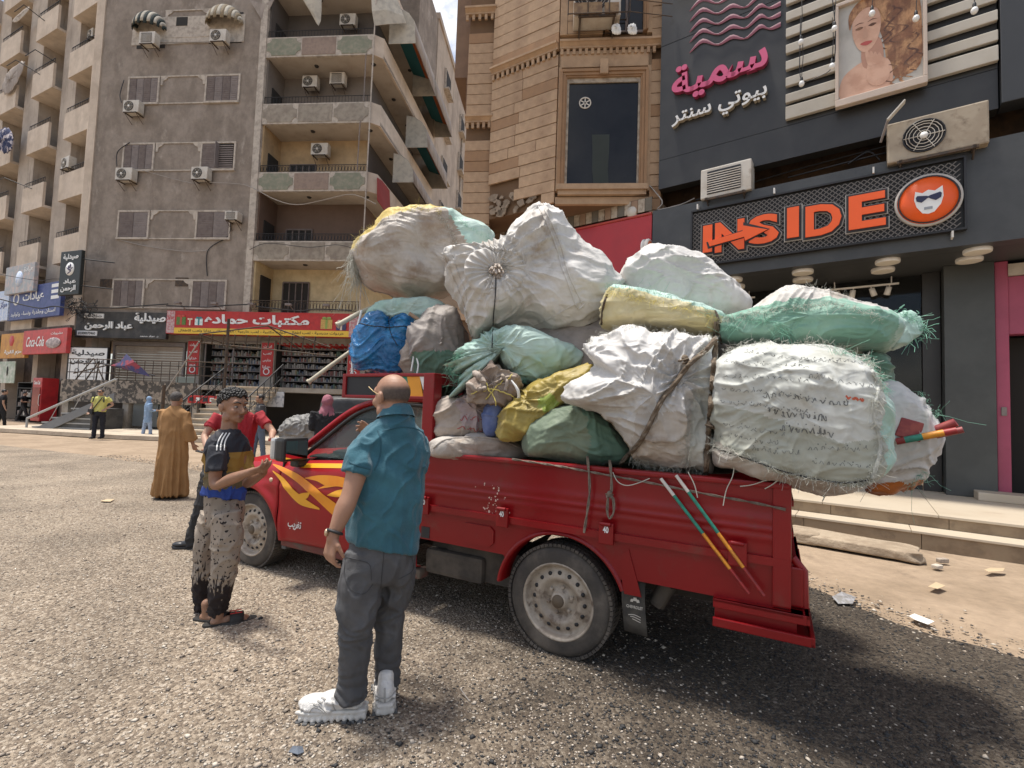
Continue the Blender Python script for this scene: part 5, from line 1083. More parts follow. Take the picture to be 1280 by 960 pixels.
# hanging bulbs in front of the louvres
for i, (x, y) in enumerate(((1001, 50), (1043, 33), (1040, 80), (1002, 102), (1090, 14), (1145, 20), (1218, 10))):
    u, z = FS.uz(x, y, -.25); t = fthing(FS, 'hanging_bulb', ['bulb high on the left wire over the louvres', 'bulb at the upper left corner of the portrait', 'bulb beside the lower left edge of the portrait', 'lowest bulb over the left louvres', 'bulb hanging over the portrait hair', 'bulb at the top right corner of the portrait', 'rightmost bulb over the right louvres'][i], 'bulb', u, -.25, z, 'bulbs hanging before the louvres')
    b = MB(); b.ell((0, 0, -.04), (.045, .045, .055), 12, 8); b.build('globe', M_WSIGN, t); b = MB(); b.lathe([(.022, 0), (.024, .06), (.012, .09)], 8); b.tube([(0, 0, .08), (.02, .02, .45), (0, .1, .9)], .006, 4); b.build('socket', M_BLACKM, t)
cable('black wire looping between the bulbs left of the portrait', FS, [(1001, 20, -.2), (1000, 60, -.25), (1002, 100, -.25), (1025, 95, -.2), (1042, 80, -.25), (1044, 34, -.25), (1040, -5, -.2)], .008)
# recess between the salon board and the fascia, with units and wires
b = MB(); b.box(-3.1, 7, .9, 1.0, -.6, 1.2); b.box(-2.75, 7, .26, 3, 1.2, 6); b.build('recess_wall', mat('recess_wood', (.13, .075, .04), .85, (.07, .045, .03), 5), BS)
ac(FS, 909, 226, .25, 'cream air conditioner on the grey fascia at the left', w=.92, h=.60, fan=False, zoff=-.04)
ac(FS, 1168, 169, .25, 'large dirty air conditioner on the grey fascia at the right', w=1.2, h=.66, d=.4, zoff=-.06, m=mat('ac_dirty', (.40, .33, .24), .6, (.3, .24, .17), 3, dirt=(.2, .15, .1), dscale=5, dlo=.5, dhi=.7))
for i, (p, q, r) in enumerate((((870, 250, .3), (985, 215, .5), (1110, 182, .35)), ((985, 222, .4), (1070, 200, .25), (1112, 190, .3)), ((1060, 205, .2), (1085, 190, .25), (1100, 200, .3)), ((1228, 145, .4), (1255, 138, .5), (1285, 128, .4)))): cable(['long black cable under the salon board', 'second cable under the salon board nearer the fascia', 'black cable loop beside the big air conditioner', 'short cable at the far right under the board'][i], FS, [p, q, r], .014)
b = MB(); P0 = FS.pt(1103, 175, -.1); Q = [FS.pt(1101, 178, -.05)-P0, FS.pt(1110, 150, -.25)-P0, FS.pt(1128, 125, -.3)-P0]; b.tube(Q[:2], .02, 5)
o = thing('bracket_light', 'thin grey solar street lamp on a short arm under the salon board', 'lamp', tuple(P0)); b.build('arm', M_SHUT2, o)
b = MB(); d_ = Vector(Q[2])-Vector(Q[1]); b.bbox(-.02, .32, -.06, .06, -.012, .012, .008, Matrix.Translation(Q[1]) @ Matrix.Rotation(FS.rotz, 4, 'Z') @ Matrix.Rotation(rad(-48), 4, 'Y')); b.build('lamp_head', M_ACW, o)
# ================================================================== the red pickup
# local axes: x runs to the tail (x = -f), y to the far side, z up
def paint(name, c, c2, dirt=(.20, .12, .09)):
    return mat(name, c, .38, c2, 1.5, dirt=dirt, dscale=3.5, dlo=.56, dhi=.85, coat=.14, var=.14, vscale=3, bump=.05, bscale=5, spec=.35)
M_RED = paint('truck_red', (.34, .0045, .009), (.27, .004, .008)); M_RED2 = paint('bed_red', (.235, .0030, .0055), (.19, .0028, .005), (.14, .055, .04))
M_RUB = mat('tyre_rubber', (.055, .048, .042), .85, (.10, .085, .07), 5, bump=.3, bscale=60, dirt=(.17, .145, .12), dscale=3, dlo=.5, dhi=.75)
M_RIM = mat('steel_rim', (.44, .38, .31), .55, (.30, .25, .20), 9, metal=.25, dirt=(.15, .11, .08), dscale=14, dlo=.5, dhi=.7)
M_UND = mat('underbody', (.05, .042, .035), .9, (.09, .075, .06), 6); M_PLAS = mat('black_plastic', (.025, .024, .023), .5, var=.1)
TR = thing('pickup_truck', 'red pickup truck with flame decals and high steel bed piled with sacks', 'pickup truck', tuple(FT.p0), FT.rotz)
def wheel(x, y0, name='wheel', side=-1, dusty=False):
    w = bpy.data.objects.new(name, None); link(w, TR); w.location = (x, y0, .352)
    R, W = .352, .21
    M = Matrix.Rotation(rad(90), 4, 'X')     # local Z -> -Y (outwards to the near side)
    if side > 0: M = Matrix.Rotation(rad(-90), 4, 'X')
    b = MB(); prof = [(.232, -W), (.30, -W-.004), (R-.03, -W+.01), (R-.004, -W+.04), (R, -W/2), (R-.004, -.035), (R-.03, -.008), (.30, .004), (.262, -.002), (.245, .004), (.232, -.004)]
    b.lathe(prof, 72, M)
    t = b.build('tyre', M_RUB, w)
    b = MB()
    for k in range(72):   # tread blocks and shoulder lugs
        a = k*2*math.pi/72; A = Matrix.Rotation(a, 4, 'Z')
        for (z0, z1, dz) in ((-.052, -.006, .0), (-.10, -.058, .5), (-.150, -.108, 0), (-.204, -.158, .5)):
            AA = M @ Matrix.Rotation(a+dz*math.pi/72, 4, 'Z'); b.box(R-.016 if z0 in (-.052, -.204) else R-.006, R+.0025, -.0125, .0125, z0, z1, AA)
    tag(b.build('tread_block', M_RUB, t), kind='stuff')
    b = MB(); b.lathe([(.236, -.02), (.240, .002), (.232, .006), (.222, -.006), (.214, -.03), (.206, -.045), (.185, -.038), (.150, -.020), (.128, -.022), (.112, -.05), (.095, -.055), (.06, -.05), (.052, -.02), (.045, -.012), (0, -.010)], 48, M); rim = b.build('rim', M_RIM, w)
    for k in range(16):
        a = k*2*math.pi/16; A = M @ Matrix.Rotation(a, 4, 'Z') @ Matrix.Translation((.172, 0, -.0275)); b = MB(); b.lathe([(0, .004), (.0125, .003), (.0135, -.006)], 10, A @ Matrix.Rotation(rad(28), 4, 'Y')); b.build('rim_hole', M_INK, rim)
    for k in range(6):
        a = k*2*math.pi/6+.3; A = M @ Matrix.Rotation(a, 4, 'Z') @ Matrix.Translation((.083, 0, -.052)); b = MB(); b.lathe([(.013, -.005), (.013, .012), (.009, .018), (0, .018)], 6, A, smooth=False); b.build('wheel_nut', M_RIM, rim)
    b = MB(); b.lathe([(0, .006), (.03, .004), (.04, -.008), (.042, -.02)], 16, M); b.build('hub_cap', mat('hub_brown', (.12, .09, .06), .7), rim)
    return w
wheel(-.03, .0); wheel(-3.11, .0); wheel(-.03, 1.70, side=1); wheel(-3.11, 1.70, side=1)
XZt = Matrix(((1, 0, 0, 0), (0, 0, 1, 0), (0, 1, 0, 0), (0, 0, 0, 1)))
# ---- chassis
b = MB()
for y in (.35, 1.3): b.box(-3.7, 1.15, y-.04, y+.04, .44, .58)
for x in (-2.9, -2.0, -.9, .6, 1.1): b.box(x-.05, x+.05, .3, 1.35, .46, .55)
b.tube([(-.03, .2, .35), (-.03, 1.5, .35)], .045, 10); b.ell((-.03, .85, .35), (.16, .14, .15)); b.tube([(-2.5, .85, .45), (-.03, .85, .36)], .035, 8)
b.box(-.95, -.35, .1, .3, .33, .56); b.box(-1.1, -.5, .12, .16, .42, .58); b.tube([(-.3, .5, .4), (1.1, .5, .42)], .03, 6); b.tube([(.55, .14, .42), (.62, .14, .55)], .05, 6)
b.box(-2.4, -1.1, .5, 1.2, .38, .5); b.build('chassis', M_UND, TR)
b = MB(); b.bbox(-1.12, -.62, .05, .32, .32, .50, .03); b.build('fuel_tank', M_UND, TR)
# ---- bed side with pressed ribs and wheel arch
def side_profile(z):
    """outward relief of the bed side at height z"""
    y = -.030
    for zc, w_, a in ((1.02, .03, .006), (.975, .012, .010), (.93, .02, .006)): y -= a*math.exp(-((z-zc)/w_)**2)
    return y
def bed_side(y_base, sgn, name='bed_side'):
    b = MB(); xs = [-1.12+i*(2.35/94) for i in range(95)]; rows = []
    for x in xs:
        col = []
        zb = .83
        for k in range(34): z = zb+(1.195-zb)*k/33; col.append((x, y_base+sgn*(side_profile(z)+.003*noise.noise(Vector((x*2, z*3, 5)))), z))
        rows.append(col)
    b.grid(rows)
    # rolled top rail and returns
    b.bbox(-1.14, 1.24, y_base-.055 if sgn > 0 else y_base-.01, y_base+.01 if sgn > 0 else y_base+.055, 1.19, 1.222, .01)
    b.box(-1.12, 1.23, y_base+sgn*-.004, y_base+sgn*.0, .83, 1.19)
    return b.build(name, M_RED2, TR)
bs_ = bed_side(0, 1); bed_side(1.70, -1)
b = MB(); b.prism([(-1.12, .80), (1.24, .80), (1.24, .842), (-1.12, .842)], -.052, .0, XZt); b.build('side_lip', M_RED2, TR)
# skirt with arch
def skirt(y0, y1):
    b = MB(); N = 24; cx, cz, R = -.015, .35, .432
    def pan(pts): b.prism(pts, y0, y1, XZt)
    arc = [(cx+R*math.cos(a), cz+R*math.sin(a)) for a in [math.pi-rad(28)-(math.pi-2*rad(28))*i/N for i in range(N+1)]]
    L0x, R0x = arc[0][0], arc[-1][0]
    pan([(-1.12, .585), (L0x-.02, .585), (L0x, arc[0][1]), (L0x, .80), (-1.12, .80)])
    for p, q in zip(arc, arc[1:]): pan([(p[0], p[1]), (q[0], q[1]), (q[0], .80), (p[0], .80)])
    pan([(R0x, arc[-1][1]), (R0x+.02, .585), (1.235, .585) if 1 else 0, (1.235, .80), (R0x, .80)])
    return b, arc
b, arc = skirt(-.022, .0); b.build('skirt', M_RED2, TR)
b = MB(); Ra, Rb = .425, .475
P = [[(-.015+r*math.cos(a), y, .35+r*math.sin(a)) for r, y in ((.415, .10), (.418, -.01), (.424, -.034), (.436, -.036), (.448, -.022))] for a in [math.pi-rad(8)-(math.pi-rad(30))*i/30 for i in range(31)]]
b.grid(P); b.prism([(.40, .50), (.50, .50), (.42, .76), (.36, .70)], -.030, -.0225, XZt); o = b.build('wheel_arch', M_RED2, TR)
b = MB(); b.grid([[(-.015+.40*math.cos(a), y, .35+.40*math.sin(a)) for y in (.09, .55)] for a in [math.pi*i/20 for i in range(21)]]); b.build('wheel_well', M_UND, TR)
b = MB(); b.box(-1.12, 1.22, .0, 1.70, .76, .80); b.build('bed_floor', M_UND, TR)
for x in (-.60, -.10, .65): b = MB(); b.box(x-.012, x+.012, -.025, -.0225, .60, .79); b.build('seam', M_INK, TR) if 0 else None
# square opening, fuel flap, latches with number stickers
b = MB(); b.box(-1.105, -1.03, -.0255, -.0225, .565+.03, .665+.01); b.build('square_hole', M_INK, TR)
b = MB(); b.prism([(-.72, .62), (-.52, .62), (-.49, .65), (-.49, .73), (-.52, .755), (-.72, .755)], -.034, -.0225, XZt); b.build('fuel_flap', M_RED2, TR)
for i, x in enumerate((-1.06, -.41, .295, 1.0)):
    b = MB(); b.bbox(x-.045, x+.045, -.075, -.052, .775, .90, .006); l_ = b.build('latch', M_RED2, TR); b = MB(); b.tube([(x-.03, -.08, .895), (x+.03, -.08, .895)], .012, 6); b.build('hinge_pin', M_RED2, l_)
    if i < 3: text('40', M_WSIGN, l_, x+.0, .862, .034, .038, -.0765, .001, .03, name='sticker')
# chipped paint
b = MB(); rr = random.Random(11)
for i in range(38):
    x = -.50+rr.gauss(0, .055); z = rr.choice([1.02, .95, .90, .865, .86])+rr.gauss(0, .02); s_ = rr.uniform(.0015, .008)
    y = side_profile(z)-.0018; pl_ = [(x+s_*rr.uniform(.5, 1.2)*math.cos(a), z+s_*1.3*rr.uniform(.5, 1.2)*math.sin(a)) for a in [q*1.05 for q in range(6)]]; b.add([(p[0], y, p[1]) for p in pl_], [tuple(range(6))])
tag(b.build('paint_chip', mat('primer', (.60, .45, .38), .7), TR, fix=False), kind='stuff')
# tail: end frame, tailgate, bumper
b = MB(); b.bbox(1.16, 1.245, -.05, -.0, .60, 1.225, .01); b.build('corner_post', M_RED2, TR)
b = MB(); b.bbox(1.205, 1.245, .0, 1.70, .66, 1.21, .008); [b.box(1.246, 1.256, .02, 1.68, z, z+.03) for z in (.78, .94, 1.1)]; b.build('tailgate', M_RED2, TR)
BU = M_RED2; 
b = MB(); b.bbox(.885, 1.30, -.075, -.0, .572, .592, .004); b.bbox(.885, 1.31, -.075, -.055, .545, .592, .004); b.bbox(1.24, 1.325, -.07, 1.77, .572, .592, .004); b.bbox(1.30, 1.325, -.07, 1.77, .545, .592, .004); b.build('bumper_top', BU, TR)
b = MB(); b.box(.89, 1.27, -.035, -.02, .47, .571); b.box(1.25, 1.268, -.03, 1.73, .47, .571); b.build('bumper_web', BU, TR)
b = MB(); b.bbox(.885, 1.325, -.085, -.02, .452, .470, .004); b.bbox(.885, 1.33, -.087, -.068, .452, .497, .004); b.bbox(1.24, 1.345, -.082, 1.78, .452, .470, .004); b.bbox(1.326, 1.346, -.082, 1.78, .452, .497, .004); b.build('bumper_bottom', BU, TR)
b = MB(); b.tube([(1.25, .03, .84), (1.30, .03, .78), (1.305, .03, .6)], .022, 8); b.tube([(1.25, .12, .80), (1.29, .12, .75), (1.295, .12, .6)], .018, 8); b.bbox(1.21, 1.30, .0, .06, .60, .80, .01); b.build('bumper_bracket', BU, TR)
# mudflap with maker's mark
b = MB(); b.grid([[(x+.012*math.sin(z*9), .03+.02*math.sin(z*6+x*5), z) for x in (.385, .43, .475, .52)] for z in (.27, .33, .40, .47, .54, .585)], smooth=True); mf = b.build('mudflap', mat('flap_rubber', (.045, .042, .038), .8, (.09, .08, .065), 8), TR); md = mf.modifiers.new('t', 'SOLIDIFY'); md.thickness = .008
text('CHEVROLET', M_ACW, mf, .455, .425, .095, .017, .001, .0015, .015, name='lettering'); b = MB(); b.prism([(.43, .455), (.445, .455), (.448, .463), (.466, .463), (.469, .455), (.484, .458), (.480, .473), (.468, .472), (.466, .482), (.450, .482), (.448, .472), (.434, .470)], -.006, -.001, XZt); b.build('emblem', M_ACW, mf)
for k in range(3): b = MB(); b.add([(.42+.03*k*.4+q*.012, -.003, .375-k*.012+.006*math.sin(q*.6+k)+(.004 if s else 0)) for q in range(7-k) for s in (0, 1)], [(q*2, q*2+2, q*2+3, q*2+1) for q in range(6-k)]); b.build('mark_line', M_ACW, mf)
# headboard and cab guard
b = MB(); [b.bbox(*q, .008) for q in ((-1.15, -1.05, -.02, .08, .60, 1.80), (-1.15, -1.05, 1.62, 1.72, .80, 1.80), (-1.14, -1.06, .081, 1.619, 1.72, 1.80), (-1.14, -1.06, .081, 1.619, 1.2, 1.26))]; [b.bbox(-1.12, -1.08, y, y+.04, 1.261, 1.719, .005) for y in (.4, .75, 1.1)]; b.build('headboard', M_RED2, TR)
b = MB(); [b.bbox(*q, .006) for q in ((-2.0, -1.151, .0, .04, 1.775, 1.80), (-2.0, -1.151, .0, .04, 1.60, 1.625), (-2.02, -1.98, .0, .05, 1.60, 1.8), (-1.99, -1.15, 1.64, 1.68, 1.775, 1.8), (-2.02, -1.98, .05, 1.66, 1.775, 1.8))]; b.build('cab_guard', M_RED2, TR)
b = MB(); b.box(-1.98, -1.46, .015, .025, 1.625, 1.775); b.build('guard_board', M_INK, TR)
for k, m_ in enumerate((M_TEAL, mat('stripe_green', (.01, .20, .12), .5), mat('stripe_amber', (.72, .30, .02), .5), mat('stripe_amber2', (.72, .30, .02), .5), M_WSIGN)):
    x = -1.46+k*.062; b = MB(); b.prism([(x, 1.775), (x+.06, 1.775), (x+.06+.06, 1.625) if k < 4 else (x+.06, 1.625), (x+.06, 1.625)] if k == 4 else [(x, 1.775), (x+.062, 1.775), (x+.102, 1.625), (x+.04, 1.625)], .010, .016, XZt); b.build('stripe', m_, TR)

# ---- cab side surface
def zt(f): return float(np.interp(f, [1.1, 1.5, 2.3, 2.8, 3.3, 3.7, 3.85, 3.95], [1.135, 1.11, 1.05, 1.005, .975, .90, .83, .74]))
def zb(f):
    R = .415; d = abs(f-3.11); z = float(np.interp(f, [1.1, 2.7, 3.5, 3.95], [.375, .33, .36, .42]))
    if d < R: z = max(z, .345+math.sqrt(R*R-d*d))
    return z
def ysurf(f, z):
    y = .012-.045*math.sin(math.pi*min(1, max(0, (z-.3)/.85)))**.8
    t = zt(f)-z
    if t < .10: y += .055*(1-t/.10)**2
    if f > 3.35: y += .30*((f-3.35)/.6)**2.6
    d = abs(math.hypot(f-3.11, z-.345)-.43); y -= .022*math.exp(-(d/.05)**2) if f > 2.6 else 0
    y -= .008*math.exp(-((z-.80)/.03)**2)
    return y
def cab_panel(f0, f1, name, yb=0., sgn=1, n=None, m=M_RED, zlo=None, zhi=None):
    n = n or max(3, int((f1-f0)/.03)); b = MB(); rows = []
    for i in range(n+1):
        f = f0+(f1-f0)*i/n; a, c = zb(f), zt(f)
        rows.append([(-f, yb+sgn*(ysurf(f, a)+.05), a-.012 if True else a)]+[(-f, yb+sgn*ysurf(f, a+(c-a)*k/22), a+(c-a)*k/22) for k in range(23)])
    b.grid(rows); o = b.build(name, m, TR); md = o.modifiers.new('t', 'SOLIDIFY'); md.thickness = .012; md.offset = 0; return o
cab_panel(1.15, 2.685, 'door'); cab_panel(2.70, 3.95, 'fender'); cab_panel(1.15, 3.95, 'far_side', 1.70, -1)
b = MB(); b.box(-2.699, -2.686, -.01, .02, .36, 1.03); b.build('door_gap', M_INK, TR)
b = MB(); b.bbox(-2.70, -1.13, .01, .12, .27, .345, .02); b.build('sill', mat('sill_dusty', (.16, .05, .04), .8, (.11, .085, .065), 5), TR)
b = MB(); P = []
for i in range(26):
    f = 2.42+1.53*i/25; r = []
    for k in range(17):
        v = k/16; y0 = ysurf(f, zt(f)); y = y0+(1.70-2*y0)*v; crown = .085*math.sin(math.pi*v)**.6*float(np.interp(f, [2.4, 3.6, 3.95], [1, .7, .25])); r.append((-f, y, zt(f)+crown))
    P.append(r)
b.grid(P); b.build('hood', M_RED, TR)
b = MB(); P = []
for k in range(17):
    v = k/16; y0 = ysurf(3.95, .7); y = y0+(1.70-2*y0)*v; c = zt(3.95)+.085*.25*math.sin(math.pi*v)**.6; P.append([(-3.95-.12*math.sin(math.pi*v)**.5*s, y, z) for s, z in ((0, c), (.6, c-.06), (1, c-.2), (1, .45), (.8, .36))])
b.grid(P); b.build('front_panel', M_RED, TR)
for y in (.45, 1.25): b = MB(); b.ell((-3.99, y, .68), (.06, .17, .08)); b.build('headlight', M_WSIGN, TR)
# greenhouse
def gy(z): return .045+(z-1.06)*.34
def pil(name, pts, w_, m=M_RED, yb=0, sgn=1, th=.03):
    P = spline(pts, 24); b = MB(); rows = []
    for i, (f, z) in enumerate(P):
        j = min(i+1, 23); k = max(i-1, 0); t = np.array([P[j][0]-P[k][0], P[j][1]-P[k][1]]); t /= np.linalg.norm(t); nx, nz = -t[1], t[0]; rw = []
        for a, h in ((-.5, .5), (-.5, -.3), (-.25, -1), (.25, -1), (.5, -.3), (.5, .5)):
            ff, zz = f+nx*a*w_, z+nz*a*w_; rw.append((-ff, yb+sgn*(gy(zz)+h*th), zz))
        rows.append(rw+[rw[0]])
    b.grid(rows); return b.build(name, m, TR)
line = [(2.62, 1.075), (2.42, 1.24), (2.20, 1.42), (2.02, 1.525), (1.8, 1.585), (1.5, 1.61), (1.22, 1.60)]
pil('pillar_roof_rail', line, .055); pil('pillar_roof_rail', line, .055, yb=1.70, sgn=-1)
inn = [(2.50, 1.08), (2.33, 1.22), (2.13, 1.39), (1.98, 1.485), (1.8, 1.535), (1.5, 1.56), (1.26, 1.55)]
pil('window_seal', inn, .035, M_PLAS, th=.022); pil('window_seal', inn, .035, M_PLAS, yb=1.7, sgn=-1, th=.022)
for yb, s in ((0, 1), (1.7, -1)): pil('rear_pillar', [(1.19, 1.62), (1.18, 1.4), (1.17, 1.1)], .09, yb=yb, sgn=s)
b = MB(); P = []
for i in range(14):
    v = i/13
    y = gy(1.6)+(1.70-2*gy(1.6))*v; c = .03*math.sin(math.pi*v); P.append([(-f, y, z+c) for f, z in line[3:]])
b.grid(P); b.build('roof', M_RED, TR)
gl_m = glass('car_glass', (.10, .15, .14), .04, .30)
G_ = [(2.52, 1.075)]+inn[1:]+[(1.26, 1.1)]
b = MB(); b.add([(-f, gy(z)+.01, z) for f, z in G_], [tuple(range(len(G_)))]); b.build('side_window', gl_m, TR, fix=False)
b = MB(); b.add([(-f, 1.70-gy(z)-.01, z) for f, z in G_], [tuple(range(len(G_)))]); b.build('side_window', gl_m, TR, fix=False)
b = MB(); b.grid([[(-f-.05*math.sin(math.pi*v), gy(z)+(1.7-2*gy(z))*v, z) for f, z in line[:4]] for v in [i/8 for i in range(9)]]); b.build('windscreen', gl_m, TR, fix=False)
b = MB(); b.box(-1.17, -1.15, .15, 1.55, .6, 1.60); b.build('cab_back', M_RED2, TR)
b = MB(); b.bbox(-2.55, -2.25, .12, 1.58, .85, 1.085, .05); b.bbox(-2.4, -2.2, .25, .6, 1.0, 1.13, .05); b.build('dashboard', M_PLAS, TR)
b = MB(); b.box(-2.6, -1.2, .08, 1.62, .5, .56); b.build('cab_floor', M_PLAS, TR)
for y in (.42, 1.22): b = MB(); b.bbox(-1.85, -1.35, y-.24, y+.24, .56, .82, .06); b.bbox(-1.42, -1.25, y-.23, y+.23, .8, 1.32, .05); b.bbox(-1.38, -1.28, y-.12, y+.12, 1.34, 1.5, .04); b.build('seat', mat('seat_grey', (.10, .10, .10), .9), TR)
b = MB(); Ms = Matrix.Translation((-2.12, .42, 1.06)) @ Matrix.Rotation(rad(-65), 4, 'Y'); b.tube([Ms @ Vector((.18*math.cos(a), .18*math.sin(a), 0)) for a in [k*math.pi/12 for k in range(24)]], .014, 6, closed=True)
for a in (0, 2.1, 4.2): b.tube([Ms @ Vector((0, 0, -.02)), Ms @ Vector((.18*math.cos(a), .18*math.sin(a), 0))], .012, 5)
b.build('steering_wheel', M_PLAS, TR)
b = MB(); b.tube([(-1.78, gy(1.6)+.02, 1.60), (-1.80, gy(1.6)+.0, 1.80)], .006, 5); b.build('antenna', M_INK, TR)
# mirror
b = MB(); b.bbox(-2.50, -2.38, -.25, .0, 1.05, 1.25, .03); mr = b.build('side_mirror', M_PLAS, TR)
b = MB(); b.bbox(-2.57, -2.505, -.245, -.01, 1.06, 1.245, .04); b.build('mirror_shell', mat('mirror_silver', (.55, .56, .55), .3, metal=.3), mr); b = MB(); b.box(-2.378, -2.374, -.23, -.02, 1.075, 1.225); b.build('mirror_glass', mat('mirror_glass_m', (.5, .52, .52), .03, metal=1, var=0), mr); b = MB(); b.bbox(-2.52, -2.42, -.08, .06, .99, 1.06, .02); b.build('mirror_foot', M_PLAS, mr)
b = MB(); b.ell((-2.81, ysurf(2.81, .845)-.006, .845), (.024, .012, .02)); b.build('turn_signal', mat('signal_cream', (.62, .45, .30), .3), TR)
# flame decals following the surface
M_FL = mat('flame_orange', (.85, .33, .015), .35, (.80, .22, .01), 3, var=.03); M_FL2 = mat('flame_amber', (.85, .40, .02), .35, var=.03)
def decal(top, bot, m, n=26, off=.003, name='flame_decal'):
    A = spline(top, n); B = spline(bot, n); b = MB()
    b.grid([[(-(a[0]+(c[0]-a[0])*k/5), ysurf(a[0]+(c[0]-a[0])*k/5, a[1]+(c[1]-a[1])*k/5)-.008-off, a[1]+(c[1]-a[1])*k/5) for k in range(6)] for a, c in zip(A, B)]); return b.build(name, m, TR, fix=False)
def fz(x, y): u, z = FT.uz(x, y, -.03); return -u, z
def D(tp, bt, m): decal([fz(*p) for p in tp], [fz(*p) for p in bt], m)
D([(337, 580), (352, 584), (372, 592), (392, 606), (412, 622), (428, 634)], [(337, 581), (350, 588), (366, 598), (384, 612), (402, 629), (424, 650)], M_FL)
D([(341, 588), (354, 596), (364, 606), (374, 616), (384, 624), (401, 635)], [(341, 589), (351, 600), (359, 612), (369, 624), (380, 632), (401, 637)], M_FL2)
D([(372, 619), (380, 616), (390, 615)], [(378, 626), (386, 622), (390, 615)], M_FL2)
D([(382, 597), (400, 594), (420, 595), (434, 598)], [(382, 598), (396, 601), (406, 606), (414, 608)], M_FL)
D([(404, 608), (416, 602), (426, 600), (440, 600)], [(398, 611), (412, 609), (424, 608), (440, 612)], M_FL)
D([(412, 618), (422, 613), (434, 611), (444, 611)], [(411, 619), (424, 621), (434, 620), (444, 621)], M_FL2)
b = MB(); b.grid([[(-f, ysurf(f, z)-.010, z) for z in (zt(f)-.055, zt(f)-.02)] for f in [2.45-i*.08 for i in range(8)]]); b.build('belt_stripe', M_FL2, TR, fix=False)
b = MB(); b.grid([[(-f, ysurf(f, z)-.010, z) for z in (zt(f)-.055, zt(f)-.02)] for f in [1.88-i*.08 for i in range(9)]]); b.build('belt_stripe', mat('stripe_orange', (.75, .12, .01), .4), TR, fix=False)
b = MB(); b.bbox(-1.75, -1.55, -.05, -.02, .98, 1.01, .008); b.build('door_handle', M_RED, TR)
u_, z_ = fz(368, 657); text('تغريب', M_WSIGN, TR, -u_, z_, .17, .075, ysurf(u_, z_)-.010, .0015, .015, rtl=True, name='door_script')
for f in (3.55,): b = MB(); b.bbox(-3.50, -3.46, .02, .05, .25, .5, .01); b.build('front_mudflap', M_UND, TR)
b = MB(); b.bbox(-2.70, -2.64, .02, .24, .24, .50, .015); b.build('front_mudflap', mat('flap_grey', (.10, .10, .10), .8), TR)
b = MB(); b.grid([[(-3.11+.41*math.cos(a), y, .345+.41*math.sin(a)) for y in (.03, .5)] for a in [math.pi*i/20 for i in range(21)]]); b.build('front_wheel_well', M_UND, TR)

# painted sticks hanging from the load to the bumper (as a pair)
def sticks(label, P, bands, r=.013, cat='pole'):
    """bands: (t0, t1, material)"""
    P = [Vector(p) for p in P]; d = P[1]-P[0]; o = None
    for i, (t0, t1, m_) in enumerate(bands):
        b = MB(); b.tube([d*t0, d*t1], r, 8); 
        if o is None: o = thing('painted_pole', label, cat, tuple(P[0]))
        b.build('band', m_, o)
    return o
G1 = mat('pole_green', (.02, .24, .17), .5, (.03, .16, .12), 30); O1 = mat('pole_amber', (.70, .28, .02), .5, (.5, .2, .03), 30); W1m = mat('pole_white', (.6, .57, .52), .6); R1 = mat('pole_red', (.30, .02, .02), .5, (.2, .02, .02), 20)
sticks('left painted pole slanting down the bed side to the bumper', [FT.pt(826, 598, -.07), FT.pt(936, 742, -.075)], [(0, .16, W1m), (.16, .50, G1), (.50, .80, O1), (.80, 1, R1)], r=.0095)
sticks('right painted pole slanting down the bed side to the bumper', [FT.pt(845, 594, -.08), FT.pt(955, 745, -.08)], [(0, .15, W1m), (.15, .50, G1), (.50, .78, O1), (.78, 1, R1)], r=.0095)
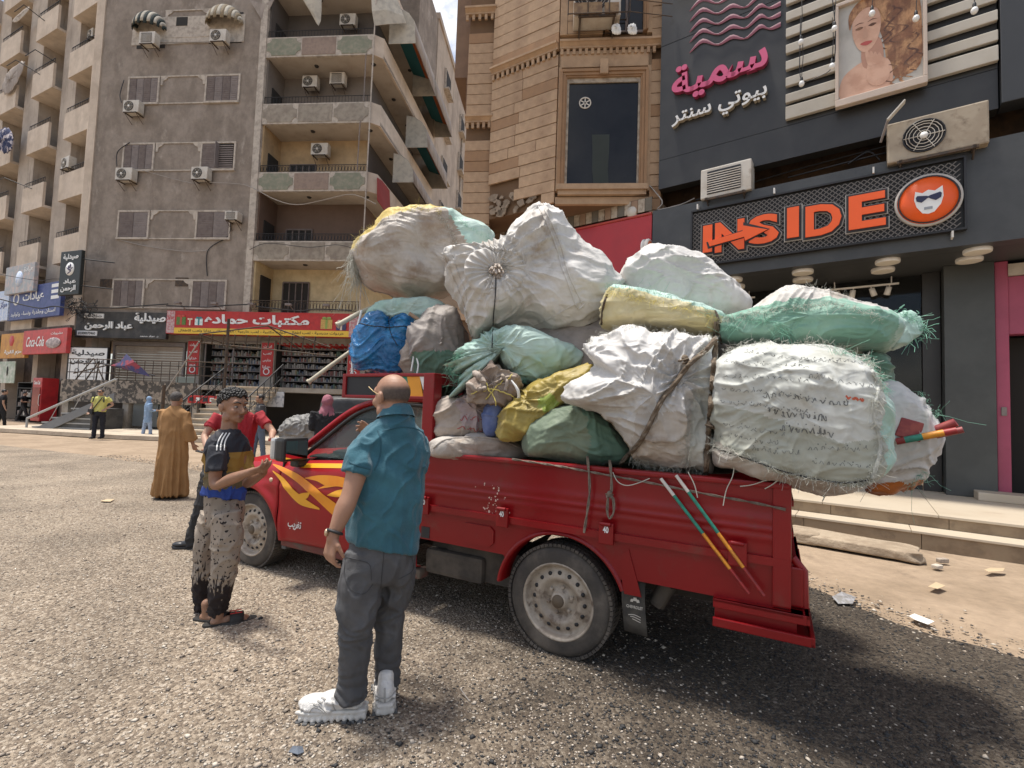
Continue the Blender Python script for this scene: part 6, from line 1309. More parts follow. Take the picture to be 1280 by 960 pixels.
# ================================================================== the load of sacks
def sackmat(name, c, c2=None, dirt=(.30, .235, .17), dlo=.56, rough=.55, weave=1., fold=1., trans=0., dscale=3.2):
    c2 = c2 or tuple(v*.82 for v in c)
    m = mat(name, c, rough, c2, 2.2, dirt=dirt, dscale=dscale, dlo=dlo, dhi=dlo+.22, var=.10, vscale=5, spec=.35, sheen=.15)
    t = m.node_tree; K = t.links.new; B = t.nodes['Principled BSDF']; tcn = t.nodes.new('ShaderNodeTexCoord')
    # fine wrinkles: warped ridged noise, plus the tape weave
    n0 = t.nodes.new('ShaderNodeTexNoise'); n0.inputs['Scale'].default_value = 3; n0.inputs['Detail'].default_value = 2; K(tcn.outputs['Object'], n0.inputs['Vector'])
    ad = t.nodes.new('ShaderNodeMixRGB'); ad.blend_type = 'ADD'; ad.inputs[0].default_value = .35; K(tcn.outputs['Object'], ad.inputs[1]); K(n0.outputs[1], ad.inputs[2])
    mp = t.nodes.new('ShaderNodeMapping'); mp.inputs['Scale'].default_value = (1, 1, 2.2); mp.inputs['Rotation'].default_value = (.4, .5, .2); K(ad.outputs[0], mp.inputs[0])
    n1 = t.nodes.new('ShaderNodeTexNoise'); n1.noise_type = 'RIDGED_MULTIFRACTAL'; n1.inputs['Scale'].default_value = 7; n1.inputs['Detail'].default_value = 4; n1.inputs['Roughness'].default_value = .55; K(mp.outputs[0], n1.inputs['Vector'])
    wv = t.nodes.new('ShaderNodeTexWave'); wv.inputs['Scale'].default_value = 75; wv.bands_direction = 'Z'; K(tcn.outputs['Object'], wv.inputs['Vector'])
    wx = t.nodes.new('ShaderNodeTexWave'); wx.inputs['Scale'].default_value = 75; wx.bands_direction = 'X'; K(tcn.outputs['Object'], wx.inputs['Vector'])
    b1 = t.nodes.new('ShaderNodeBump'); b1.inputs['Strength'].default_value = .85*fold; b1.inputs['Distance'].default_value = .024; K(n1.outputs[0], b1.inputs['Height'])
    sm = t.nodes.new('ShaderNodeMath'); sm.operation = 'ADD'; K(wv.outputs[1], sm.inputs[0]); K(wx.outputs[1], sm.inputs[1])
    b2 = t.nodes.new('ShaderNodeBump'); b2.inputs['Strength'].default_value = .18*weave; b2.inputs['Distance'].default_value = .003; K(sm.outputs[0], b2.inputs['Height']); K(b1.outputs[0], b2.inputs['Normal'])
    K(b2.outputs[0], B.inputs['Normal'])
    creases(m, .32*fold, 16, .010, (1, 1, 1.6))
    return m
S_WHITE = sackmat('sack_white', (.57, .545, .505), dlo=.50); S_WHITE2 = sackmat('sack_white_clean', (.60, .582, .555), dlo=.58); S_DIRTY = sackmat('sack_dirty_white', (.50, .455, .40), dlo=.42, dirt=(.30, .235, .18))
S_MINT = sackmat('sack_mint', (.17, .34, .255), (.26, .42, .335), dlo=.60, dirt=(.20, .27, .21)); S_PMINT = sackmat('sack_pale_mint', (.34, .52, .44), (.44, .57, .51), dlo=.62); S_GREEN = sackmat('sack_green', (.085, .16, .115), (.11, .20, .145), dlo=.60, dirt=(.20, .21, .16))
S_OLIVE = sackmat('sack_olive', (.14, .185, .125), (.18, .225, .155), dlo=.60, dirt=(.22, .22, .17)); S_YEL = sackmat('sack_yellow', (.50, .43, .22), (.56, .50, .32), dlo=.56); S_YEL2 = sackmat('sack_yellow_rim', (.55, .40, .09), (.60, .50, .24), dlo=.6); S_MUST = sackmat('sack_mustard', (.38, .28, .05), (.30, .23, .06), dlo=.58, dirt=(.26, .2, .08), rough=.4)
S_BEIGE = sackmat('sack_beige', (.44, .37, .31), (.35, .29, .24), dlo=.50, dirt=(.22, .17, .125)); S_TAUPE = sackmat('sack_taupe', (.30, .265, .24), (.24, .21, .19), dlo=.52, dirt=(.16, .13, .11)); S_ORANGE = sackmat('sack_orange', (.48, .15, .03), dlo=.6)
S_BLUE = mat('blue_plastic', (.008, .13, .33), .25, (.02, .20, .44), 6, coat=.3, var=.15, bump=.9, bscale=11, bdist=.03, bdet=6); S_PALEG = sackmat('sack_grey_green', (.50, .51, .465), (.56, .57, .535), dlo=.50, dirt=(.36, .35, .29)); S_GREYL = sackmat('sack_grey_face', (.36, .37, .31), (.42, .42, .36), dlo=.48, dirt=(.25, .24, .18)); S_LILAC = sackmat('sack_lilac_rag', (.48, .38, .36), (.40, .32, .31), dlo=.52)
BAGS = []
def in_poly(x, y, P):
    c = False; j = len(P)-1
    for i in range(len(P)):
        if (P[i][1] > y) != (P[j][1] > y) and x < (P[j][0]-P[i][0])*(y-P[i][1])/(P[j][1]-P[i][1]+1e-9)+P[i][0]: c = not c
        j = i
    return c
class Bag:
    def __init__(s, label, outline, off, T, mats, regions=(), ties=(), box=.7, lump=.05, fold=.018, ffreq=7., fdir=0., N=180, K=84, seed=0, name='sack', cat='sack', centre=None, grp='sacks tied on the truck bed', hang=0, F=None, depthY=None):
        cx = sum(p[0] for p in outline)/len(outline); cy = sum(p[1] for p in outline)/len(outline)
        if centre: cx, cy = centre
        s.cpx = (cx, cy)
        Pc = (F or FT).pt(cx, cy, off) if depthY is None else dep(cx, cy, depthY)
        s.Pc = Pc; d = ray(cx, cy); h = np.array([d[0], d[1], 0]); h /= np.linalg.norm(h); s.h = h; s.side = np.array([h[1], -h[0], 0])   # side = to the right
        def onp(x, y): q = ray(x, y); t = ((Pc-_C)@h)/(q@h); P = _C+q*t-Pc; return np.array([P@s.side, P[2]])
        s.onp = onp
        S = [onp(*p) for p in spline(outline, 240, True)]
        ang = np.array([math.atan2(p[1], p[0]) for p in S]); rr_ = np.array([np.hypot(*p) for p in S]); o = np.argsort(ang)
        th = np.linspace(-math.pi, math.pi, N, endpoint=False); R = np.interp(th, ang[o], rr_[o], period=2*math.pi)
        R = (np.roll(R, 1)+2*R+np.roll(R, -1))/4
        V = []; uv = []
        for k in range(K+1):
            t = math.pi*k/K; sn = math.sin(t)**box if 0 < k < K else 0; cs = math.copysign(abs(math.cos(t))**box, math.cos(t))
            for i in range(N):
                a, c = R[i]*sn*math.cos(th[i]), R[i]*sn*math.sin(th[i]); V.append((a, -T*cs, c)); uv.append((a, c))    # -y towards the camera
        V = np.array(V); uvp = np.array(uv)
        tl = [(onp(x, y), rad_, dep_, n_, am) for (x, y, rad_, dep_, n_, am) in ties]
        # displacement along the ellipsoid-ish normal
        nrm = V/np.array([R.mean(), T, R.mean()])**2; nrm /= np.linalg.norm(nrm, axis=1)[:, None]+1e-9
        ca, sa = math.cos(fdir), math.sin(fdir); disp = np.zeros(len(V))
        for i, p in enumerate(V):
            q = Vector((p[0]+seed*3.7, p[1], p[2]+seed*1.3)); nz = noise.noise
            dd = lump*nz(q*2.6)+lump*.4*nz(q*6)
            wx = .25*nz(q*3+Vector((5, 0, 0))); wz = .25*nz(q*3+Vector((0, 7, 0)))
            a = (p[0]*ca+p[2]*sa+wx); c = (-p[0]*sa+p[2]*ca+wz)
            r1 = 1-abs(nz(Vector((a*1.7, p[1]*1.7+seed, c*ffreq)))*2.2); r2 = 1-abs(nz(Vector((a*ffreq*.8+9, p[1]*3, c*2.2+seed)))*2.2)
            dd += fold*(max(0, r1)**4-.2)+fold*.7*(max(0, r2)**4-.2)+fold*.28*(max(0, 1-abs(nz(Vector((a*5, p[1]*6, c*ffreq*2.6)))*2.6))**3)+fold*.18*(max(0, 1-abs(nz(Vector((a*ffreq*2.2, p[1]*8, c*8)))*2.6))**3)
            disp[i] = dd
            for (tc, rr2, dp, n_, am) in tl:
                if p[1] > T*.3: continue
                dx, dz = p[0]-tc[0], p[2]-tc[1]; r = math.hypot(dx, dz); an = math.atan2(dz, dx); w_ = math.exp(-(r/rr2)**1.5)
                disp[i] += -dp*math.exp(-(r/(rr2*.45))**2)+am*w_*(1-2*abs(math.sin(n_*an/2+1.4*nz(Vector((an*1.5, r*6, seed)))))**.7)*min(1, r/.05)
        V = V+nrm*disp[:, None]
        ol = np.array(spline(outline, 200, True))[:, :2]; q0, q1 = ol.min(axis=0)-2.5, ol.max(axis=0)+2.5
        for _ in range(3):      # fit the swollen sack to its outline as seen from the street
            W_ = Pc+V[:, :1]*s.side+V[:, 1:2]*s.h+V[:, 2:]*np.array([0, 0, 1.])-_C; dz = W_@_F; pr = np.stack([640+FPX*(W_@_R)/dz, 480-FPX*(W_@_U)/dz], 1); p0, p1 = pr.min(axis=0), pr.max(axis=0); D_ = float(np.median(dz))
            for ax, k in ((0, 0), (2, 1)):
                sc_ = (q1[k]-q0[k])/(p1[k]-p0[k]); md_ = V[:, ax].mean(); V[:, ax] = (V[:, ax]-md_)*sc_+md_+((q0[k]+q1[k])-(p0[k]+p1[k]))/2*D_/FPX*(1 if k == 0 else -1)
        F_ = [(k*N+i, k*N+(i+1) % N, (k+1)*N+(i+1) % N, (k+1)*N+i) for k in range(K) for i in range(N)]
        rp = [([onp(*p) for p in poly], mi) for poly, mi in regions]
        mi = []
        for f in F_:
            c = uvp[list(f)].mean(axis=0); m_ = 0
            for poly, k in rp:
                if in_poly(c[0]+.02*noise.noise(Vector((c[0]*20, c[1]*20, 1))), c[1]+.02*noise.noise(Vector((c[0]*20, c[1]*20, 5))), poly): m_ = k
            mi.append(m_)
        me = bpy.data.meshes.new(name); me.from_pydata(V.tolist(), [], F_)
        for m_ in mats: me.materials.append(m_)
        me.polygons.foreach_set('material_index', mi); me.polygons.foreach_set('use_smooth', [True]*len(F_)); me.update()
        bm = bmesh.new(); bm.from_mesh(me); bmesh.ops.remove_doubles(bm, verts=bm.verts[:], dist=1e-5); bmesh.ops.recalc_face_normals(bm, faces=bm.faces[:]); bm.to_mesh(me); bm.free()
        s.o = link(bpy.data.objects.new(name, me)); rz = math.atan2(s.side[1], s.side[0]); s.o.location = tuple(Pc); s.o.rotation_euler = (0, 0, rz); tag(s.o, label, cat, grp)
        s.M = Matrix.Translation(Pc) @ Matrix.Rotation(rz, 4, 'Z'); s.Mi = s.M.inverted()
        s.bvh = BVHTree.FromPolygons([s.M @ v.co for v in me.vertices], [tuple(p.vertices) for p in me.polygons]); BAGS.append(s)
    def hit(s, x, y, lift=.0):
        d = Vector(ray(x, y)).normalized(); r = s.bvh.ray_cast(Vector(_C), d)
        for k in range(14):
            if r[0] is not None: break
            x += (s.cpx[0]-x)*.02; y += (s.cpx[1]-y)*.02; d = Vector(ray(x, y)).normalized(); r = s.bvh.ray_cast(Vector(_C), d)
        if r[0] is None:
            q = ray(x, y); t = ((s.Pc-_C)@s.h)/(q@s.h); return Vector(_C+q*t), -Vector(s.h)
        n = r[1]; n = n if n.dot(d) < 0 else -n
        return r[0]+n*lift, n
    def line(s, pts, lift=.002, n=40, closed=False): return [s.hit(p[0], p[1], lift) for p in spline(pts, n, closed)]
    def child(s, b, name, m, kind=None, fix=False):
        o = b.build(name, m, s.o, fix=fix); o.matrix_parent_inverse = Matrix.Identity(4)
        o.data.transform(s.Mi); o.data.update()
        if kind: o['kind'] = kind
        return o
    def seam(s, pts, r=.004, m=None, name='seam', n=50, lift=.001):
        L_ = s.line(pts, lift, n); b = MB(); b.tube([p for p, _ in L_], r, 5); s.child(b, name, m or M_SEAM)
        return L_
    def fringe(s, pts, count, length, m, name='frayed_edge', spread=1., down=.3, r=.0014, n=60, width=.01):
        L_ = s.line(pts, .0, n); b = MB(); R_ = random.Random(len(pts)*7+count)
        for k in range(count):
            p, nn = L_[R_.randrange(len(L_))]; d = Vector((R_.gauss(0, 1), R_.gauss(0, 1), R_.gauss(0, .8)))*spread*.6+nn*.7+Vector((0, 0, -down)); d.normalize(); ln = length*.78*(R_.uniform(.15, .9) if R_.random() < .85 else R_.uniform(.9, 1.5))
            q = p+Vector((R_.gauss(0, width), R_.gauss(0, width), R_.gauss(0, width))); c = Vector((R_.gauss(0, 1), R_.gauss(0, 1), R_.gauss(0, 1)))*ln*.5; c2_ = Vector((R_.gauss(0, 1), R_.gauss(0, 1), R_.gauss(0, 1)))*ln*.5; P = [q]
            for t in (.25, .5, .75, 1): P.append(q+d*ln*t+c*t*t+c2_*math.sin(t*5)*.5+Vector((0, 0, -min(down, 1)*ln*t*t)))
            b.tube(P, r*.52*R_.uniform(.5, 1.4), 3, cap=False)
        s.child(b, name, m, 'stuff')
M_SEAM = mat('stitching', (.32, .27, .20), .8); M_STR = mat('plastic_strands', (.46, .46, .40), .5); M_STRM = mat('mint_strands', (.20, .44, .32), .5); M_STRY = mat('yellow_strands', (.62, .52, .14), .5)

# --- back layer
BD = Bag('dark green sack deep in the bed below the dirty white bale', [(515, 440), (540, 420), (575, 440), (590, 480), (575, 515), (540, 520), (515, 490)], .95, .3, [S_GREEN], N=110, K=50, seed=1)
B3 = Bag('clean white domed sack behind the yellow bale, against the red fascia', [(775, 338), (790, 322), (805, 312), (829, 306), (858, 316), (888, 336), (915, 358), (937, 378), (930, 400), (880, 408), (820, 405), (775, 385)], 1.15, .40, [S_WHITE2], fold=.026, fdir=.5, ffreq=6, seed=2, N=150, K=70)
BF = Bag('dark filler sack buried in the middle of the load', [(600, 430), (720, 400), (880, 400), (1000, 430), (1000, 540), (860, 560), (700, 560), (600, 520)], .95, .35, [S_TAUPE], N=90, K=40, seed=3)
BF2 = Bag('buried grey sack low in the bed behind the olive sack', [(560, 500), (700, 480), (850, 500), (960, 520), (960, 585), (800, 590), (600, 580), (550, 560)], .80, .35, [S_OLIVE], N=90, K=40, seed=4)
# --- top left bale
B1 = Bag('dirty white bale topped with yellow and mint cloth, highest at the left', [(443, 330), (440, 318), (444, 300), (456, 286), (478, 270), (503, 260), (520, 257), (548, 261), (575, 275), (600, 288), (616, 299), (608, 330), (590, 352), (560, 372), (530, 377), (498, 375), (468, 366), (450, 350)], .62, .42, [S_DIRTY, S_PMINT, S_YEL2], regions=[([(538, 262), (560, 290), (572, 318), (576, 350), (560, 375), (640, 380), (640, 280), (560, 250)], 1), ([(425, 340), (446, 306), (472, 286), (510, 274), (550, 270), (552, 240), (470, 240), (415, 290)], 2)], fold=.016, lump=.09, box=.62, seed=5)
B1.fringe([(444, 312), (460, 288), (490, 270), (520, 262), (550, 265)], 260, .05, M_STRY, spread=1.2, down=-.1); B1.fringe([(548, 268), (565, 290), (573, 318), (578, 350)], 240, .045, M_STR); B1.fringe([(441, 318), (440, 335), (446, 350)], 260, .13, M_STR, down=1.0, r=.0022); B1.fringe([(444, 325), (437, 345), (440, 352)], 30, .13, M_STR, down=1.2, r=.003, spread=.5)
B1.fringe([(560, 272), (585, 284), (610, 300)], 120, .04, M_STRM, down=-.2); B1.seam([(446, 338), (455, 355), (475, 367), (500, 373)], .010, S_DIRTY, 'rim')
# --- behind the blue bag
B15 = Bag('mint sack lying over the blue plastic bag', [(458, 392), (470, 378), (500, 373), (540, 376), (563, 388), (556, 404), (530, 412), (495, 405), (470, 402)], .50, .22, [S_PMINT], ties=[(487, 396, .15, .03, 9, .02)], fold=.018, N=120, K=56, seed=6)
B14 = Bag('taupe and dark green sack beside the blue plastic bag', [(518, 402), (545, 384), (566, 384), (580, 402), (586, 430), (580, 458), (560, 480), (535, 492), (518, 478), (512, 450), (510, 425)], .48, .27, [S_TAUPE, S_GREEN], regions=[([(505, 446), (530, 441), (590, 440), (600, 500), (500, 500)], 1)], fold=.02, fdir=1.0, seed=7, N=130, K=60, ties=[(512, 402, .16, .02, 10, .014)])
BR = Bag('bundle of grey rags between the blue bag and the taupe sack', [(505, 428), (518, 418), (532, 425), (536, 445), (528, 466), (512, 468), (500, 455)], .36, .10, [S_BEIGE], fold=.02, N=80, K=40, seed=8, cat='rags', name='rag_bundle')
B13 = Bag('glossy blue plastic bag tied with cord at the left of the load', [(438, 440), (440, 420), (450, 402), (456, 392), (472, 390), (486, 399), (497, 393), (512, 389), (524, 397), (524, 412), (515, 424), (512, 445), (500, 464), (480, 469), (455, 466), (440, 460)], .30, .17, [S_BLUE], ties=[(487, 405, .10, .05, 9, .022), (462, 407, .10, .01, 7, .012)], fold=.022, lump=.05, ffreq=8, seed=9, N=170, K=84, name='plastic_bag', cat='bag')
B13.seam([(444, 402), (462, 407), (485, 409), (505, 408), (520, 412)], .004, M_BLACKM, 'cord', lift=.004); B13.seam([(487, 392), (486, 405), (490, 420), (497, 432)], .003, M_BLACKM, 'cord', lift=.004)
# --- lower middle
B11 = Bag('flattened dirty beige sack squashed on the bed rail at the front', [(537, 566), (540, 552), (556, 545), (590, 543), (625, 545), (652, 556), (660, 570), (640, 574), (610, 573), (592, 576), (565, 574), (546, 571)], .12, .16, [S_BEIGE, S_DIRTY], regions=[([(530, 580), (530, 540), (600, 536), (640, 545), (600, 552), (560, 552), (548, 570)], 1)], fold=.016, lump=.04, fdir=.1, seed=10, N=140, K=60)
B11.seam([(542, 560), (556, 550), (585, 547), (620, 549), (650, 560)], .008, S_DIRTY, 'rim')
B10 = Bag('crumpled pinkish beige sack with red print above the bed rail', [(537, 520), (540, 505), (552, 496), (565, 498), (580, 488), (610, 480), (640, 482), (655, 500), (650, 530), (640, 548), (600, 552), (560, 550), (540, 545)], .28, .24, [S_BEIGE, S_LILAC], regions=[([(560, 490), (620, 480), (640, 510), (620, 545), (575, 535)], 1)], fold=.035, lump=.06, ffreq=7, fdir=.8, seed=11, N=160, K=76, ties=[(575, 500, .10, .02, 7, .02)])
B12 = Bag('olive green sack lying on the rail in the middle', [(655, 545), (665, 528), (690, 514), (712, 507), (738, 515), (760, 535), (782, 560), (795, 577), (760, 580), (720, 577), (680, 573), (658, 568)], .22, .22, [S_OLIVE, S_GREEN], regions=[([(722, 505), (735, 545), (728, 585), (810, 590), (780, 530)], 1)], fold=.016, fdir=1.2, lump=.03, seed=12, N=150, K=70)
B9 = Bag('shiny mustard yellow plastic sack under the mint drape', [(622, 545), (624, 520), (638, 500), (655, 488), (680, 472), (712, 460), (738, 456), (744, 470), (735, 492), (712, 502), (690, 515), (665, 535), (652, 548), (636, 550)], .20, .16, [S_MUST, mat('lime_print', (.24, .30, .05), .4)], regions=[([(672, 497), (690, 490), (700, 503), (680, 512)], 1)], fold=.026, fdir=.5, ffreq=7, seed=13, N=160, K=76, ties=[(655, 497, .14, .03, 8, .022)])
BL1 = Bag('strip of blue cloth wedged between beige and yellow sacks', [(604, 540), (606, 520), (615, 500), (622, 492), (628, 500), (624, 520), (622, 540), (612, 545)], .12, .07, [mat('cloth_blue', (.08, .12, .28), .8, (.14, .18, .34), 6, bump=.5, bscale=20)], fold=.012, N=60, K=30, seed=14, name='cloth_bundle', cat='cloth')
B8 = Bag('mint green sack draped over the rag bundle in the middle', [(556, 492), (557, 470), (563, 452), (578, 436), (600, 422), (622, 411), (642, 408), (662, 414), (690, 423), (716, 430), (730, 442), (728, 456), (705, 464), (680, 472), (660, 478), (648, 474), (634, 458), (620, 438), (608, 452), (592, 470), (575, 482), (566, 498)], .34, .26, [S_PMINT, S_PMINT], regions=[([(600, 424), (640, 405), (700, 425), (690, 440), (640, 440)], 1)], centre=(636, 436), ties=[(617, 433, .20, .05, 14, .020), (650, 470, .14, .03, 9, .018)], fold=.024, seed=15, N=220, K=90)
B8.fringe([(557, 492), (557, 470), (563, 455), (575, 440)], 300, .08, M_STRM, spread=1.3); B8.fringe([(650, 474), (680, 472), (705, 464), (730, 456)], 220, .035, M_STRM, spread=1)
BRG = Bag('tied knot of brown rags hanging under the mint drape', [(584, 486), (590, 470), (602, 462), (612, 452), (622, 458), (634, 466), (648, 474), (652, 490), (640, 504), (618, 508), (598, 504), (584, 498)], .10, .13, [mat('rag_brown', (.22, .165, .13), .9, (.33, .27, .22), 5, bump=.6, bscale=18)], fold=.04, lump=.07, ffreq=9, ties=[(615, 480, .09, .02, 9, .02)], seed=16, N=110, K=56, name='rag_bundle', cat='rags')
for (pts_, r_) in (([(590, 470), (594, 466), (600, 472), (604, 480)], .022), ([(586, 480), (596, 486), (606, 484)], .018), ([(628, 470), (634, 478), (632, 488)], .014)): BRG.seam(pts_, r_, S_BEIGE, 'rolled_rag', 12, .01)
for (pts_) in ([(590, 492), (610, 487), (630, 490), (648, 500)], [(600, 470), (612, 488), (620, 505)], [(640, 470), (625, 480), (608, 500)]): BRG.seam(pts_, .004, M_STRY, 'twine', 16, .012)
b = MB(); P_ = [BRG.hit(640, 473, .03)[0], BRG.hit(643, 490, .05)[0], BRG.hit(637, 510, .06)[0], Vector(FT.pt(635, 525, -.02))]; b.tube(spline(P_, 12), [.004+.008*math.sin(math.pi*min(1, i/9)) for i in range(12)], 5); BRG.child(b, 'white_strap', M_WSIGN)
# --- big white sack with rosette
B2 = Bag('huge white sack with a tied rosette mouth, topmost in the middle', [(553, 320), (556, 313), (575, 309), (605, 304), (628, 300), (633, 290), (645, 275), (660, 262), (674, 254), (682, 257), (700, 268), (722, 288), (745, 310), (765, 335), (779, 358), (774, 380), (755, 405), (735, 420), (712, 426), (690, 421), (665, 412), (640, 409), (620, 413), (600, 423), (588, 428), (578, 415), (570, 392), (562, 368), (556, 345)], .60, .46, [S_WHITE, S_WHITE2], regions=[([(676, 250), (700, 330), (720, 385), (790, 430), (800, 330), (720, 250)], 1)], ties=[(620, 342, .42, .02, 26, .026), (676, 258, .40, 0, 9, .022), (556, 318, .2, 0, 5, .015)], fold=.024, lump=.07, fdir=.25, ffreq=5.5, centre=(655, 352), seed=17, N=300, K=120, box=.66)
B2.seam([(673, 258), (684, 280), (694, 305), (703, 335), (712, 360), (722, 385), (730, 380)], .008, S_WHITE, 'seam', 60); B2.seam([(681, 262), (692, 285), (702, 310), (710, 340), (720, 364), (730, 384)], .006, S_WHITE, 'seam', 60); B2.seam([(556, 322), (566, 345), (578, 375), (586, 405), (590, 425)], .007, S_WHITE, 'seam', 50); B2.seam([(565, 318), (572, 340), (580, 360), (584, 380)], .005, S_WHITE, 'seam', 50); B2.seam([(660, 410), (690, 396), (715, 382), (730, 376)], .005, S_WHITE, 'seam', 50)
# rosette: pleated disc gathered in a knot
c0, n0 = B2.hit(621, 338, -.01); n0 = (n0*.35-Vector(B2.h)+Vector((0, 0, -.15))).normalized(); A = n0.cross(Vector((0, 0, 1))).normalized(); Bv = A.cross(n0).normalized()
b = MB(); rows = []
for k in range(15):
    q = k/14; row = []
    for i in range(145):
        a = 2*math.pi*i/144; R0 = .215*(1+.12*math.cos(2*a+.4)+.05*math.sin(3*a)); lob = 1-.30*math.exp(-((a-1.5)/.25)**2)-.10*math.exp(-((a-4.7)/.3)**2); r = R0*lob*math.sin(q*math.pi/2); ple = (.017*q*(1.25-q)*3.2)*(1-abs(math.sin(a*11.5+1.6*noise.noise(Vector((math.cos(a)*2, math.sin(a)*2, q))))))
        hgt = .034*math.sin(math.pi*min(1, q*.80+.2))**.7+.012-.05*(1-q)**4+ple; row.append(c0+A*r*math.cos(a)+Bv*r*math.sin(a)+n0*(hgt if k < 14 else -.02))
    rows.append(row)
b.grid(rows); B2.child(b, 'rosette', S_WHITE)
b = MB(); b.ell((0, 0, 0), (.035, .03, .035), 16, 10, Matrix.Translation(c0+n0*.03)); 
R_ = random.Random(5)
for k in range(26): d_ = (A*R_.gauss(0, 1)+Bv*R_.gauss(0, 1)+n0*1.0).normalized(); b.tube([c0+n0*.02, c0+n0*.03+d_*.05, c0+n0*.03+d_*.06+Vector((0, 0, -.02))], .009, 5)
B2.child(b, 'knot', S_BEIGE)
# --- yellow bale and white bag with the rope
B4 = Bag('pale yellow bale with mint top band in the middle of the upper row', [(752, 408), (753, 385), (758, 368), (768, 358), (790, 360), (820, 366), (860, 378), (895, 392), (908, 402), (906, 425), (880, 426), (850, 420), (800, 414), (770, 412)], .55, .34, [S_YEL, S_PMINT], regions=[([(750, 350), (764, 362), (800, 372), (850, 384), (900, 404), (920, 390), (860, 350)], 1)], fold=.016, fdir=-.2, ffreq=9, lump=.03, box=.55, seed=18, N=180, K=80)
B4.fringe([(760, 366), (800, 373), (850, 385), (900, 402)], 320, .035, M_STRY); B4.fringe([(758, 360), (800, 364), (850, 376), (905, 398)], 240, .035, M_STRM, down=-.2); B4.seam([(759, 368), (754, 385), (752, 405)], .010, M_RUST, 'wood_edge', 20)
B7 = Bag('crumpled white sack with pointed left corner under the thick rope', [(703, 490), (706, 480), (724, 470), (740, 456), (728, 446), (724, 434), (732, 424), (758, 414), (790, 408), (830, 409), (875, 418), (898, 428), (896, 470), (892, 520), (888, 560), (886, 586), (862, 589), (830, 584), (800, 577), (782, 560), (768, 540), (750, 522), (728, 508), (706, 500)], .20, .34, [S_WHITE2, S_WHITE, S_DIRTY, S_PALEG], regions=[([(700, 495), (790, 480), (800, 600), (700, 600)], 1), ([(790, 520), (900, 510), (900, 600), (780, 600)], 2), ([(880, 410), (868, 470), (862, 530), (858, 600), (910, 600), (910, 410)], 3)], fold=.036, lump=.06, ffreq=5.5, fdir=.9, ties=[(845, 475, .30, .05, 13, .03), (735, 440, .10, .02, 8, .018)], seed=19, N=240, K=110, box=.6, centre=(812, 495))
B7.fringe([(728, 425), (760, 414), (800, 409), (850, 413), (890, 424)], 320, .035, M_STR); B7.fringe([(876, 430), (870, 480), (862, 540), (860, 580)], 380, .06, M_STR, spread=1.2); B7.fringe([(790, 572), (820, 580), (850, 588), (880, 588)], 200, .05, M_STR, down=1); B7.seam([(745, 520), (765, 545), (785, 568), (810, 580), (840, 586)], .004, M_SEAM)
# --- tail bales
B17 = Bag('small dark green sack peeking out between the two tail bales', [(1075, 445), (1090, 438), (1106, 444), (1117, 462), (1112, 478), (1095, 482), (1078, 470)], .55, .16, [S_GREEN], fold=.016, N=90, K=44, seed=20)
B16 = Bag('white sack with orange base hanging at the very tail', [(1088, 480), (1105, 473), (1128, 478), (1150, 490), (1165, 510), (1180, 545), (1172, 575), (1158, 595), (1140, 606), (1112, 616), (1085, 612), (1078, 560), (1080, 510)], .62, .30, [S_WHITE2, S_ORANGE, mat('rag_paleblue', (.40, .50, .68), .8)], regions=[([(1070, 620), (1072, 598), (1100, 598), (1140, 600), (1165, 594), (1170, 625)], 1), ([(1095, 540), (1110, 530), (1128, 540), (1120, 556), (1098, 556)], 2)], fold=.024, seed=21, N=170, K=80, ties=[(1170, 500, .12, .01, 7, .012)])
B16.fringe([(1150, 492), (1168, 505), (1176, 520)], 36, .07, M_STRM, spread=1.3, down=.2); B16.fringe([(1150, 592), (1140, 604)], 36, .08, M_STRM, spread=1.4)
B5 = Bag('long mint green bale with white frayed top, uppermost at the tail', [(898, 412), (905, 398), (930, 392), (958, 376), (980, 362), (1005, 358), (1040, 366), (1075, 380), (1100, 388), (1122, 398), (1130, 412), (1122, 430), (1104, 440), (1060, 440), (1000, 438), (950, 434), (915, 434), (900, 428)], .52, .34, [S_GREEN if 0 else S_MINT, S_WHITE, S_PMINT], regions=[([(890, 400), (935, 392), (985, 384), (1040, 380), (1100, 396), (1110, 380), (1020, 345), (930, 370)], 1), ([(1110, 385), (1145, 385), (1145, 440), (1112, 440)], 2)], fold=.016, lump=.03, fdir=0., ffreq=9, box=.55, seed=22, N=220, K=90)
B5.fringe([(900, 400), (935, 393), (985, 385), (1040, 381), (1100, 396)], 520, .04, M_STR, spread=1.1); B5.fringe([(900, 412), (950, 400), (975, 410), (1000, 430)], 260, .06, M_STRM, spread=1.2); B5.fringe([(985, 362), (1020, 360), (1060, 374)], 120, .02, M_STR, down=-.5)
B5T = Bag('frayed mint tail end of the upper bale flaring backwards', [(1112, 398), (1125, 390), (1145, 398), (1152, 410), (1148, 422), (1125, 430), (1110, 434)], .55, .07, [S_PMINT], fold=.02, N=90, K=30, seed=23, name='sack_end', cat='sack')
B5T.fringe([(1118, 392), (1135, 394), (1150, 404), (1152, 415), (1145, 426)], 80, .085, M_STRM, spread=1.2, down=.3, r=.0028)
